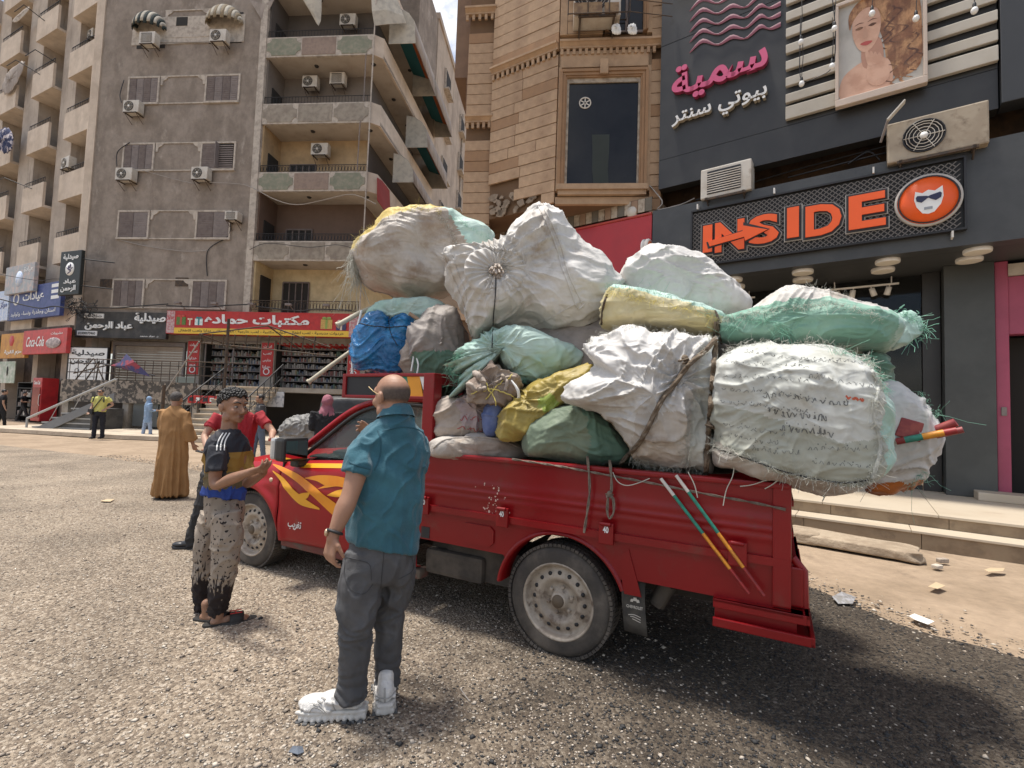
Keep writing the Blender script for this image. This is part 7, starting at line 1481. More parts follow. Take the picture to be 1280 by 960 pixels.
B6 = Bag('big greyish white sack covered in handwriting, biggest of the tail end', [(887, 530), (889, 500), (893, 465), (900, 442), (912, 432), (945, 428), (985, 429), (1030, 433), (1062, 442), (1090, 458), (1104, 482), (1114, 510), (1119, 545), (1112, 580), (1092, 604), (1062, 618), (1030, 617), (990, 609), (950, 600), (915, 590), (889, 582)], .22, .46, [S_PALEG, S_PMINT, S_DIRTY, S_MINT, S_GREYL], regions=[([(880, 500), (930, 512), (990, 530), (1050, 552), (1100, 545), (1100, 610), (880, 610)], 4), ([(1080, 440), (1098, 475), (1094, 520), (1100, 560), (1088, 600), (1140, 620), (1140, 440)], 1), ([(880, 548), (920, 560), (980, 588), (1060, 600), (1100, 596), (1100, 640), (880, 620)], 2)], fold=.017, lump=.055, ffreq=7, box=.52, seed=24, N=300, K=120, centre=(1000, 520))
B6.fringe([(900, 436), (940, 430), (1000, 430), (1050, 438), (1088, 456)], 420, .03, M_STR, down=-.1); B6.fringe([(1080, 448), (1096, 480), (1092, 520), (1099, 560), (1086, 604)], 520, .04, M_STR, spread=1.2); B6.fringe([(889, 552), (925, 566), (985, 590), (1050, 602), (1085, 600)], 420, .05, M_STR, spread=1.1); B6.fringe([(1040, 440), (1085, 455), (1105, 490)], 180, .05, M_STRM)
B6.seam([(889, 558), (930, 572), (990, 592), (1050, 603), (1085, 600)], .004, M_BLACKM, 'seam_line', 60); B6.seam([(1088, 460), (1097, 485), (1093, 520), (1100, 560), (1090, 598)], .009, S_PALEG, 'rim', 60)
# handwriting: joined marker strokes running over the cloth
MARK = mat('marker_ink', (.11, .115, .11), .7, (.24, .25, .24), 30); rr = random.Random(12)
def scribble(bag, x0, y0, n, dx, slope, h, w=.0022, m=MARK, name='handwriting'):
    b = MB(); x, y = x0, y0
    for k in range(n):
        L_ = rr.uniform(dx*.5, dx*1.3); pts = []; up = rr.choice([-1, 1])
        for q in range(5): pts.append((x+L_*q/4+rr.gauss(0, 1)*.7, y+slope*L_*q/4+up*h*math.sin(q*1.7+rr.random())*rr.uniform(.4, 1)))
        P = [bag.hit(p[0], p[1], .0022)[0] for p in spline(pts, 12)]
        V = []
        for a, c in zip(P, P[1:]+[P[-1]+(P[-1]-P[-2])]): d = (c-a); nn = Vector(bag.h)*-1; sd = d.cross(nn).normalized()*w*rr.uniform(.7, 1.4); V += [a+sd, a-sd]
        b.add(V, [(i*2, i*2+1, i*2+3, i*2+2) for i in range(len(P)-1)]); x += L_+rr.uniform(1, 6); y += slope*(L_+3)+rr.gauss(0, 1)
        if rr.random() < .5: q = bag.hit(x-4, y-h*1.3, .0022)[0]; b.add([q+Vector(bag.side)*.003, q+Vector((0, 0, .004)), q-Vector(bag.side)*.003, q-Vector((0, 0, .004))], [(0, 1, 2, 3)])
    bag.child(b, name, m, 'stuff')
for j, (x0, y0, n, h) in enumerate(((905, 452, 9, 2.2), (905, 470, 9, 2.5), (902, 486, 10, 3), (900, 502, 10, 3), (955, 494, 7, 5), (960, 512, 6, 6), (905, 530, 5, 3), (900, 545, 5, 3), (975, 535, 4, 7), (1010, 560, 5, 4), (1015, 578, 5, 4), (930, 440, 10, 2), (1010, 470, 5, 4), (1000, 448, 5, 2), (940, 560, 4, 4))): scribble(B6, x0, y0, n+4, 5.5, .06 if j < 4 else .12, h*.8, .0010 if j not in (8, 4, 5) else .0022)
scribble(B6, 1056, 496, 3, 7, .25, 2, .004, mat('print_red', (.50, .10, .05), .6), 'red_print'); scribble(B10, 575, 522, 4, 8, .12, 4, .003, mat('print_red2', (.32, .05, .05), .6), 'red_print'); scribble(B10, 572, 534, 5, 8, .12, 3, .003, MATS['print_red2'], 'red_print')

# ================================================================== ropes, sticks and strings on the load
def hit_all(x, y, lift=.01, default=None):
    best = None; d = Vector(ray(x, y)).normalized()
    for g in BAGS:
        r = g.bvh.ray_cast(Vector(_C), d)
        if r[0] is not None and (best is None or r[3] < best[1]): best = (r[0], r[3])
    if best is None: return Vector(default if default is not None else FT.pt(x, y, -.06))
    return best[0]-d*lift
M_ROPE = mat('rope_brown', (.13, .095, .065), .9, (.20, .155, .11), 30, bump=.8, bscale=60, bstretch=(1, 1, 1)); M_ROPE2 = mat('rope_grey', (.20, .16, .125), .9, (.12, .09, .07), 30, bump=.6, bscale=60)
def rope(label, pts, r, m=M_ROPE, n=50, lift=.012, plane=None, name='rope', cat='rope', strands=2, knots=()):
    S = spline(pts, n); P = []
    for p in S:
        if plane is not None: P.append(Vector(FT.pt(p[0], p[1], plane)))
        elif len(p) > 2 and p[2] < 0: P.append(Vector(FT.pt(p[0], p[1], p[2])))
        else: P.append(hit_all(p[0], p[1], lift+r))
    for _ in range(2): P = [P[0]]+[(P[i-1]+P[i]*2+P[i+1])/4 for i in range(1, len(P)-1)]+[P[-1]]
    o0 = P[0].copy(); b = MB(); acc = 0
    for s_ in range(strands):
        Q = []; acc = 0
        for i, p in enumerate(P):
            if i: acc += (p-P[i-1]).length
            t = (P[min(i+1, len(P)-1)]-P[max(i-1, 0)]).normalized(); a = t.orthogonal().normalized(); c = t.cross(a); ph = acc/(r*5)+s_*2*math.pi/strands; Q.append(p+(a*math.cos(ph)+c*math.sin(ph))*r*.5*(strands > 1)-o0)
        b.tube(Q, r*(.62 if strands > 1 else 1), 6)
    for (x, y, s_) in knots:
        q = hit_all(x, y, .02) if plane is None else Vector(FT.pt(x, y, plane)); b.ell((0, 0, 0), (s_, s_*.8, s_*1.1), 10, 7, Matrix.Translation(q-o0))
        for k in range(5): b.tube([q-o0, q-o0+Vector((rr.gauss(0, 1), rr.gauss(0, 1), -.3)).normalized()*s_*1.5, q-o0+Vector((rr.gauss(0, 1), rr.gauss(0, 1), -1)).normalized()*s_*2], r*.4, 4)
    o = b.build(name, m, fix=False); o.location = o0; return tag(o, label, cat, None)
rope('thick frayed brown rope slanting over the white sack down to the bed rail', [(897, 420), (880, 440), (862, 455), (845, 478), (826, 502), (812, 530), (798, 555), (782, 572), (768, 590)], .014, n=130, strands=3, knots=[(856, 448, .02), (768, 588, .022)])
rope('thick vertical rope between the white sack and the handwritten sack', [(895, 402), (894, 430), (892, 460), (889, 500), (886, 535), (884, 565), (882, 590)], .015, n=120, strands=3, knots=[(882, 592, .026), (888, 530, .018)])
rope('thin rope wrapped over the edge of the yellow bale', [(894, 388), (898, 400), (899, 415), (902, 430)], .007, M_ROPE2, n=30)
rope('thin dark cord running down from the rosette of the huge sack', [(620, 345), (619, 370), (617, 395), (616, 415), (615, 435)], .004, M_BLACKM, n=40, strands=1, lift=.004)
rope('long thin rope stretched along the bed side to the tail corner', [(640, 574), (700, 583), (760, 594), (820, 605), (880, 617), (940, 628), (982, 637)], .007, M_ROPE2, n=60, plane=-.065)
rope('grey rope end hanging straight down the bed side', [(734, 570), (736, 590), (737, 615), (734, 640), (730, 666)], .008, M_ROPE2, n=40, plane=-.075)
rope('knotted rope loop hanging down the bed side', [(762, 575), (764, 595), (764, 615), (758, 620), (766, 622), (767, 640), (762, 648), (759, 640), (760, 622)], .008, M_ROPE2, n=60, plane=-.078, knots=[(762, 617, .016)])
rope('loose rope tail at the knot over the rail', [(766, 590), (772, 602), (784, 607), (800, 603), (812, 598)], .003, M_STR, n=30, plane=-.07, strands=1, name='string', cat='string')
for i, q in enumerate(([(918, 578), (916, 595), (908, 612), (904, 632)], [(958, 600), (940, 606), (925, 608)], [(975, 598), (965, 606), (956, 611)], [(860, 590), (868, 606), (872, 622)], [(1029, 612), (1030, 622), (1028, 626)], [(435, 330), (430, 360), (424, 385)], [(448, 350), (446, 372), (448, 392)], [(452, 345), (458, 370), (462, 380)])):
    rope(['long white strand dangling over the bed side', 'white strand sticking out low over the bed side', 'short white strand over the bed side near the tail', 'thin strand hanging at the vertical rope', 'tiny strand under the handwritten sack', 'longest strand hanging off the top left bale', 'middle strand hanging off the top left bale', 'inner strand hanging off the top left bale'][i], [(x, y, -.10 if i < 5 else .4) if i < 5 else (x, y) for x, y in q], .0028, M_STR, n=20, plane=-.10 if i < 5 else .45, strands=1, name='string', cat='string')
# poles sticking out of the load
def pole(label, pts, r, m, cat='pole', F=FT, caps=None, name='wooden_pole'):
    P = [Vector(F.pt(x, y, o)) for x, y, o in pts]; o0 = P[0]; b = MB(); b.tube([p-o0 for p in P], r, 12)
    if caps: b.tube([Vector(), (P[1]-P[0]).normalized()*.02], r*1.35, 12)
    o = b.build(name, m); o.location = o0; return tag(o, label, cat)
M_PVC = mat('pale_pipe', (.55, .50, .38), .6, (.44, .38, .28), 10, var=.1); M_TUBE = mat('maroon_tube', (.22, .03, .035), .45, (.30, .06, .05), 20)
pole('upper pale pipe poking out left over the blue bag', [(421, 407, .15), (448, 392, .3), (475, 380, .5)], .022, M_PVC, 'pipe', caps=1, name='pipe'); pole('lower longer pale pipe poking out left below the blue bag', [(385, 478, .1), (412, 458, .22), (440, 438, .38)], .019, M_PVC, 'pipe', caps=1, name='pipe')
pole('thin pale pole standing upright beside the blue bag', [(452, 388, .28), (444, 420, .22), (440, 445, .2), (441, 472, .2)], .010, M_WSIGN, name='thin_pole')
pole('plank end wedged between the mint sack and the blue bag', [(512, 392, .32), (530, 404, .34), (538, 413, .34)], .016, mat('plank_brown', (.30, .20, .13), .8), name='plank')
pole('white tape loop hanging beside the rag bundle', [(518, 440, .22), (516, 452, .2), (514, 464, .2)], .007, M_WSIGN, 'tape', name='tape')
pole('white tape end hanging next to the loop', [(520, 442, .22), (523, 456, .2), (521, 470, .2)], .007, M_WSIGN, 'tape', name='tape')
pole('maroon tube pointing backwards at the tail, thicker of the two', [(1082, 560, .45), (1120, 549, .40), (1160, 541, .36), (1195, 528, .32)], .022, M_TUBE, 'tube', name='tube'); pole('maroon tube pointing backwards at the tail, right end open', [(1082, 566, .42), (1130, 553, .36), (1204, 537, .30)], .016, mat('maroon_tube2', (.26, .05, .05), .45), 'tube', name='tube')
sticks('striped painted pole pointing backwards among the maroon tubes', [FT.pt(1120, 552, .30), FT.pt(1196, 538, .26)], [(0, .15, R1), (.15, .45, G1), (.45, .8, O1), (.8, 1, R1)], r=.017)
t = thing('wood_block', 'small maroon block clamped on the tubes at the tail', 'block', tuple(FT.pt(1137, 537, .33)), FT.rotz); b = MB(); b.bbox(-.055, .055, -.03, .03, -.05, .05, .006, Matrix.Rotation(.3, 4, 'Y')); b.build('block', M_TUBE, t)
# ================================================================== people
V3 = Vector
def prim_capsule(b, p0, p1, r0, r1, n=14):
    p0, p1 = V3(p0), V3(p1); d = p1-p0; L_ = max(d.length, 1e-5); t = d/L_; a = t.orthogonal().normalized(); c = t.cross(a)
    vs = []; rings = []
    for k in range(5): q = math.pi/2*k/5; rings.append((-r0*math.cos(q), r0*math.sin(q)))
    rings += [(0, r0), (L_*.5, (r0+r1)/2), (L_, r1)]
    for k in range(1, 6): q = math.pi/2*k/5; rings.append((L_+r1*math.sin(q), r1*math.cos(q)))
    for h, r in rings:
        r = max(r, 1e-4)
        for i in range(n): an = 2*math.pi*i/n; vs.append(p0+t*h+(a*math.cos(an)+c*math.sin(an))*r)
    m = len(rings); fs = [(j*n+i, j*n+(i+1) % n, (j+1)*n+(i+1) % n, (j+1)*n+i) for j in range(m-1) for i in range(n)]+[tuple(range(n))[::-1], tuple(range((m-1)*n, m*n))]
    b.add(vs, fs)
def prim_ell(b, c, r, ax, n=18, m=12):
    """ax: (side, forward, up) unit vectors"""
    M = Matrix((ax[0], ax[1], ax[2])).transposed().to_4x4(); M.translation = V3(c); b.ell((0, 0, 0), r, n, m, M)
def prim_loft(b, rings, n=28, sub=5, e=1.0):
    """rings: (centre, a, b) ellipse half axes as vectors"""
    C = spline([tuple(r[0]) for r in rings], (len(rings)-1)*sub+1); A = spline([tuple(r[1]) for r in rings], (len(rings)-1)*sub+1); B = spline([tuple(r[2]) for r in rings], (len(rings)-1)*sub+1)
    vs = []
    for c, a, d in zip(C, A, B):
        for i in range(n):
            t = 2*math.pi*i/n; ct, st = math.cos(t), math.sin(t); ct = math.copysign(abs(ct)**e, ct); st = math.copysign(abs(st)**e, st); vs.append(V3(c+a*ct+d*st))
    m = len(C); b.add(vs, [(j*n+i, j*n+(i+1) % n, (j+1)*n+(i+1) % n, (j+1)*n+i) for j in range(m-1) for i in range(n)]+[tuple(range(n))[::-1], tuple(range((m-1)*n, m*n))])
def limb(b, pts, rs, n=22, sub=5, flat=1.0, side=None):
    P = [V3(p) for p in pts]; rings = []
    for i, p in enumerate(P):
        t = (P[min(i+1, len(P)-1)]-P[max(i-1, 0)]).normalized(); s = side if side is not None else V3((1, 0, 0)); a = (s-t*s.dot(t)).normalized(); c = t.cross(a); rings.append((p, a*rs[i], c*rs[i]*flat))
    prim_loft(b, rings, n, sub)
def fuse(name, b, vox, m, parent, smooth=6, wr=None, sock=None):
    me = bpy.data.meshes.new('tmp'); me.from_pydata([tuple(v) for v in b.v], [], b.f); bm = bmesh.new(); bm.from_mesh(me); bmesh.ops.recalc_face_normals(bm, faces=bm.faces[:]); bm.to_mesh(me); bm.free()
    o = bpy.data.objects.new('tmp', me); COL.objects.link(o)
    r = o.modifiers.new('r', 'REMESH'); r.mode = 'VOXEL'; r.voxel_size = vox
    if smooth: s = o.modifiers.new('s', 'SMOOTH'); s.factor = .6; s.iterations = smooth
    dg = bpy.context.evaluated_depsgraph_get(); me2 = bpy.data.meshes.new_from_object(o.evaluated_get(dg)); bpy.data.objects.remove(o); bpy.data.meshes.remove(me)
    if wr or sock:
        co = np.empty(len(me2.vertices)*3); me2.vertices.foreach_get('co', co); co = co.reshape(-1, 3); nr = np.array([v.normal[:] for v in me2.vertices])
        if wr:
            d = np.array([wr(V3(p)) for p in co]); co = co+nr*d[:, None]
        if sock:
            for c, rr_, dp in sock:
                q = np.linalg.norm(co-np.array(c), axis=1); co = co-nr*(dp*np.exp(-(q/rr_)**2))[:, None]
        me2.vertices.foreach_set('co', co.ravel()); me2.update()
    me2.materials.clear()
    for mm in (m if isinstance(m, (list, tuple)) else [m]): me2.materials.append(mm)
    me2.polygons.foreach_set('use_smooth', [True]*len(me2.polygons)); me2.name = name
    o = bpy.data.objects.new(name, me2); link(o, parent)
    if parent is not None: me2.transform(parent.matrix_basis.inverted())
    return o
def setmi(o, fn, root):
    """material index per face from the world position of its centre"""
    M = root.matrix_basis; o.data.polygons.foreach_set('material_index', [fn(M @ p.center) for p in o.data.polygons])
def wrk(amp, f=9., seed=0, st=(1, 1, .45)):
    def g(p):
        q = V3((p.x*st[0]*f+seed, p.y*st[1]*f, p.z*f*(1/st[2])*.5)); w_ = .5*noise.noise(q*.6+V3((4, 4, 4))); r1 = 1-abs(noise.noise(q+V3((w_, 0, w_*2)))*2.3); r2 = 1-abs(noise.noise(V3((q.x*1.3+7, q.y*1.3, q.z*.5+w_*3)))*2.3)
        return amp*(max(0, r1)**3-.2)+amp*.6*(max(0, r2)**3-.2)
    return g
def axes(f, tilt=0.):
    f = V3(f).normalized(); u = V3((0, 0, 1)); s = f.cross(u).normalized(); u = s.cross(f).normalized(); return s, f, u    # s = the person's right
def head(b, C, f, sc=1., ears=True):
    s, f, u = axes(f); C = V3(C)
    def P(a, c, d): return C+(s*a+f*c+u*d)*sc
    def E(p, r): prim_ell(b, p, tuple(q*sc for q in r), (s, f, u))
    E(P(0, -.012, .012), (.077, .096, .090)); E(P(0, .022, -.030), (.064, .070, .085)); E(P(0, .042, -.085), (.044, .042, .034)); E(P(0, .068, -.108), (.020, .016, .015))
    E(P(0, .070, .020), (.052, .020, .030))
    for q in (-1, 1):
        E(P(q*.036, .060, -.040), (.026, .028, .026)); E(P(q*.052, .005, -.085), (.020, .035, .030)); prim_capsule(b, P(q*.012, .084, .018), P(q*.048, .068, .016), .010*sc, .009*sc)
        if ears: E(P(q*.080, -.012, -.022), (.010, .021, .033)); E(P(q*.086, -.020, -.015), (.006, .014, .024))
        E(P(q*.011, .098, -.054), (.009, .010, .008))
    prim_capsule(b, P(0, .086, .0), P(0, .106, -.046), .008*sc, .013*sc); prim_capsule(b, P(-.018, .083, -.078), P(.018, .083, -.078), .0065*sc, .0065*sc); prim_capsule(b, P(-.014, .083, -.089), P(.014, .083, -.089), .008*sc, .008*sc)
    return P, [(tuple(P(q*.032, .090, -.012)), .017*sc, .009*sc) for q in (-1, 1)]+[(tuple(P(0, .098, -.0835)), .006*sc, .004*sc)]
def face_bits(root, P, sc, f, hairm, lip=None):
    s, f, u = axes(f); Mi = root.matrix_basis.inverted()
    for q in (-1, 1):
        c = P(q*.032, .0725, -.012); b = MB(); prim_ell(b, c, (.0122*sc, .0122*sc, .0085*sc), (s, f, u), 12, 8); b.cur = 1; prim_ell(b, c+(f*.0070)*sc, (.0066*sc, .0062*sc, .0064*sc), (s, f, u), 10, 6)
        b.v = [Mi @ V3(v) for v in b.v]; b.build('eye', [mat('eye_white', (.33, .28, .25), .3, var=0), M_INK], root)
        b = MB(); prim_capsule(b, P(q*.014, .094, .014), P(q*.034, .090, .021), .0038*sc, .0045*sc, 8); prim_capsule(b, P(q*.034, .090, .021), P(q*.052, .075, .014), .0045*sc, .0028*sc, 8); b.v = [Mi @ V3(v) for v in b.v]; b.build('eyebrow', hairm, root)
def hand(b, wr, d, pn, L_=.18, curl=(.3, .35, .4, .45), thumb=1, spread=.06, cl2=1.0, tcurl=.3):
    """wr wrist, d pointing direction, pn palm normal (out of the palm), thumb: +1/-1 side"""
    wr, d = V3(wr), V3(d).normalized(); pn = V3(pn); pn = (pn-d*pn.dot(d)).normalized(); sd = d.cross(pn)*thumb; k = L_/.18
    prim_capsule(b, wr-d*.02, wr+d*.02, .026*k, .027*k)
    for o in (-.028, -.009, .010, .028): prim_capsule(b, wr+d*.02*k+sd*o*.6*k, wr+d*.085*k+sd*o*k, .0145*k, .0115*k)
    for i, (o, ln) in enumerate(((.030, .070), (.0105, .078), (-.0095, .072), (-.028, .056))):
        p = wr+d*.088*k+sd*o*k; dr = (d+sd*spread*(1.5-i)*.6).normalized(); ax = dr.cross(pn).normalized(); a = curl[i]
        for j, fr in enumerate((.44, .31, .25)):
            dd = (dr*math.cos(a)+pn*math.sin(a)).normalized(); q = p+dd*ln*fr*k; r0 = (.0098, .0088, .0080)[j]*k; prim_capsule(b, p, q, r0, r0*.92, 10); p = q; a += curl[i]*cl2
    p = wr+d*.030*k+sd*.026*k; dd = (d*.62+sd*.75+pn*.25).normalized(); prim_capsule(b, wr+d*.02*k+sd*.012*k, p+dd*.022*k, .0165*k, .0130*k, 10)
    p = p+dd*.022*k; dd = (d*.85+sd*.35+pn*(.25+tcurl)).normalized(); q = p+dd*.030*k; prim_capsule(b, p, q, .0112*k, .0100*k, 10); dd = (d*.9+sd*.05+pn*(.3+tcurl*1.5)).normalized(); prim_capsule(b, q, q+dd*.024*k, .0098*k, .0088*k, 10)
def shoe(root, heel, d, L_, W, H, m_up, m_sole, name='shoe', sole_h=.03, lugs=0, toe=1.0):
    """a shoe standing on the ground: heel point, direction, length, width, height of the collar"""
    heel = V3(heel); d = V3((d[0], d[1], 0)).normalized(); s = d.cross(V3((0, 0, 1))); u = V3((0, 0, 1)); Mi = root.matrix_basis.inverted()
    b = MB(); prim_ell(b, heel+d*L_*.72+u*(sole_h+H*.22), (W*.47, L_*.28, H*.30*toe), (s, d, u)); prim_ell(b, heel+d*L_*.42+u*(sole_h+H*.30), (W*.42, L_*.30, H*.38), (s, d, u)); prim_ell(b, heel+d*L_*.20+u*(sole_h+H*.38), (W*.38, L_*.19, H*.50), (s, d, u)); prim_capsule(b, heel+d*L_*.24+u*(sole_h+H*.3), heel+d*L_*.25+u*(sole_h+H*.86), W*.36, W*.34)
    if lugs:
        for t, hh, wd in ((.90, .30, .34), (.70, .58, .36), (.62, .66, .32), (.54, .76, .30), (.46, .88, .30)): prim_capsule(b, heel+d*L_*t+s*W*wd+u*(sole_h+H*hh*.62), heel+d*L_*(t+.01)-s*W*wd+u*(sole_h+H*hh*.62), .008, .008, 8)
        for q in (-1, 1): prim_capsule(b, heel+d*L_*.12+s*q*W*.36+u*(sole_h+H*.2), heel+d*L_*.55+s*q*W*.40+u*(sole_h+H*.42), .011, .009, 8); prim_capsule(b, heel+d*L_*.5+s*q*W*.42+u*(sole_h+H*.1), heel+d*L_*.85+s*q*W*.40+u*(sole_h+H*.16), .011, .010, 8)
    o = fuse(name, b, .005 if lugs else .006, m_up, root, 2 if lugs else 4)
    outl = [(0, -.30), (.06, -.42), (.3, -.40), (.55, -.42), (.75, -.50), (.92, -.36), (1.0, 0), (.92, .36), (.75, .50), (.55, .42), (.3, .40), (.06, .42), (0, .30), (-.02, 0)]
    S = spline([(a*L_, c*W) for a, c in outl], 56, True); b = MB(); rows = []
    for z, k in ((.0, .97), (sole_h*.45, 1.03), (sole_h*.8, 1.0), (sole_h*1.35, .96)):
        rows.append([Mi @ (heel+d*(L_*.5+(p[0]-L_*.5)*k)+s*p[1]*k+u*(z+(.010 if p[0] > L_*.9 else 0)+(.016*abs(math.sin(i*.95)) if lugs and z < .001 else 0))) for i, p in enumerate(S)])
    for r in rows: r.append(r[0])
    if lugs:
        b = MB(); prim_loft(b, [(heel+d*L_*t+u*sole_h*.62, s*W*hw, u*sole_h*.60) for t, hw in ((-.02, .30), (.06, .42), (.3, .41), (.5, .42), (.75, .50), (.90, .42), (.965, .30))], 20, 4)
        for k in range(11):
            t = .0+k*.092; hw = float(np.interp(t, [0, .06, .5, .75, .92, 1], [.28, .37, .37, .44, .33, .16]))
            for q in (-1, 1): prim_ell(b, heel+d*L_*t+s*q*W*hw+u*(sole_h*.42), (.0155, .012, sole_h*.38), (s, d, u), 10, 8); prim_ell(b, heel+d*L_*(t+.03)+s*q*W*(hw-.02)+u*sole_h*1.05, (.013, .024, .010), (s, d, u), 8, 6)
        fuse('sole', b, .0045, m_sole, root, 5); return o
    b.grid(rows); b.add(rows[0][:-1], [tuple(range(56))]); b.add(rows[-1][:-1], [tuple(range(56))]); b.build('sole', m_sole, o); return o
def persn(label, x, y, rz=0, grp=None): return thing('person', label, 'person', ground(x, y), rz, grp)

SK_M = mat('skin_tan', (.36, .195, .125), .55, (.30, .155, .095), 6, bump=.12, bscale=90, var=.08); SK_B = mat('skin_brown', (.31, .165, .10), .5, (.25, .13, .078), 6, bump=.12, bscale=90, var=.08); SK_L = mat('skin_olive', (.40, .235, .16), .55, var=.1)
HAIRB = mat('hair_black', (.012, .010, .009), .45, bump=.5, bscale=120, var=.2)
XA = V3((1, 0, 0))

# ------------------------------------------------------------------ man in the teal shirt (seen from behind)
pm = persn('man in a teal short sleeved shirt and grey jeans, seen from behind', 447, 897)
f = V3((-.55, .83, 0)); lf = V3((-.83, -.55, 0)); fh = V3((-.80, .60, -.02)); Yc = 2.52
J = lambda x, y, Y: V3(dep(x, y, Y))
hc = J(489, 493, Yc)
b = MB(); P, so = head(b, hc, fh, 1.02)
nb = J(494, 530, Yc); prim_capsule(b, hc+V3((.01, -.01, -.05)), nb+V3((0, 0, -.02)), .058, .066); prim_ell(b, hc+V3((.02, -.03, -.075)), (.055, .05, .05), axes(fh))
shL, shR = J(457, 553, 2.42), J(523, 554, 2.62)
eL, wL = J(438, 618, 2.33), J(417, 668, 2.27)
limb(b, [shL+V3((0, 0, .0)), (shL*.5+eL*.5), eL, eL*.62+wL*.38, wL], [.055, .052, .042, .044, .027]); 
hand(b, wL, (J(410, 700, 2.25)-wL), (V3((.6, .8, 0))), .185, (.45, .55, .6, .65), 1)
eR, wR = J(520, 612, 2.80), J(468, 556, 2.86)
limb(b, [shR, shR*.5+eR*.5, eR, eR*.5+wR*.5, wR], [.055, .050, .042, .040, .027]); hand(b, wR, (-.5, .1, .8), (-.6, -.6, .2), .185, (.3, .3, .4, .5), 1)
prim_loft(b, [(nb+V3((0, 0, -.03)), lf*.10, f*.06), (J(490, 560, Yc), lf*.16, f*.09), (J(488, 620, Yc), lf*.15, f*.10), (J(480, 680, Yc), lf*.14, f*.10)])
hL, kL, aL = J(458, 705, 2.47), J(447, 777, 2.44), J(440, 862, 2.46); hR, kR, aR = J(500, 705, 2.58), J(489, 777, 2.60), J(483, 850, 2.62)
limb(b, [hL, kL, aL], [.07, .05, .035]); limb(b, [hR, kR, aR], [.07, .05, .035])
fuse('body', b, .0055, SK_M, pm, 5, sock=so)
# stubble: a thin cap over the back and sides of the skull
b = MB(); s_, f_, u_ = axes(fh)
body = pm.children[0]; rows = []
for i in range(33):
    th = math.pi*(.5+1.0*i/32)*1.0+math.pi*.0; r = []
    for k in range(10):
        ph = rad(-38+62*k/9); aa = th; dirv = s_*math.cos(aa+math.pi/2-math.pi/2)+0*f_
        c, sn = math.cos(rad(-100)+rad(200)*i/32), math.sin(rad(-100)+rad(200)*i/32)
        p = P(0, -.012, .012)+(s_*sn*.0795*math.cos(ph)+f_*(-c)*.0985*math.cos(ph)+u_*.0925*math.sin(ph)*(1.0))*1.02; r.append(p)
    rows.append(r)
Mi = pm.matrix_basis.inverted(); b.grid([[Mi @ p for p in r] for r in rows]); stm = mat('stubble_grey', (.075, .058, .050), .8, (.10, .078, .066), 90, bump=.4, bscale=300, var=.1); st_ = b.build('hair', stm, pm, fix=False); fa = st_.data.attributes.new('fade', 'FLOAT', 'POINT'); fa.data.foreach_set('value', [max(0, min(1, (k*.9 if k < 3 else 3)/2.2))*max(0, min(1, (9-k)/3.2))*max(0, min(1, min(i, 32-i)/4)) for i in range(33) for k in range(10)]); an_ = stm.node_tree.nodes.new('ShaderNodeAttribute'); an_.attribute_name = 'fade'; nz_ = stm.node_tree.nodes.new('ShaderNodeMath'); nz_.operation = 'MULTIPLY'; nz_.inputs[1].default_value = .88; stm.node_tree.links.new(an_.outputs['Fac'], nz_.inputs[0]); stm.node_tree.links.new(nz_.outputs[0], stm.node_tree.nodes['Principled BSDF'].inputs['Alpha'])
# glasses pushed up
b = MB(); b.tube([Mi @ P(-.085, .070, .035), Mi @ P(-.087, .03, .012), Mi @ P(-.088, -.02, -.008)], .0018, 6); b.build('glasses', mat('glasses_gold', (.5, .38, .2), .3, metal=.6), pm)
M_TEALS = mat('shirt_teal', (.022, .105, .145), .8, (.03, .125, .165), 5, bump=.35, bscale=140, var=.12, vscale=10, sheen=.2)
b = MB()
prim_loft(b, [(J(480, 684, Yc), lf*.178+V3((0, 0, .045)), f*.145), (J(480, 664, Yc), lf*.182, f*.148), (J(484, 635, Yc), lf*.180, f*.148), (J(488, 600, Yc), lf*.186, f*.138), (J(490, 572, Yc), lf*.195, f*.125), (J(491, 552, Yc), lf*.188, f*.108), (J(493, 538, Yc), lf*.145, f*.090), (J(495, 524, Yc), lf*.088, f*.078), (J(495, 517, Yc), lf*.074, f*.072)], n=40)
sv = V3((0, 1, 0))
for a_, e_, endf, r in ((shL, eL, .62, (.060, .066, .067, .070)), (shR, eR, .55, (.058, .060, .060, .060))):
    a2 = a_+(a_-e_).normalized()*.0; limb(b, [a2+V3((0, 0, .012)), a_*.72+e_*.28, a_*(1-endf*.8)+e_*endf*.8, a_*(1-endf)+e_*endf], r, 26)
def shirtw(p):
    a = wrk(.010, 9, 2, (1, 1, .5))(p)+.005*noise.noise(p*5); 
    # hollow along the spine, folds gathering under the arms
    return a+.004*math.sin(p.z*38+p.x*22+3*noise.noise(p*6))*max(0, math.sin((p.z-.85)*4))
sh_ = fuse('shirt', b, .0075, M_TEALS, pm, 7, wr=shirtw)
M_TEALD = mat('shirt_teal_seam', (.016, .075, .105), .8)
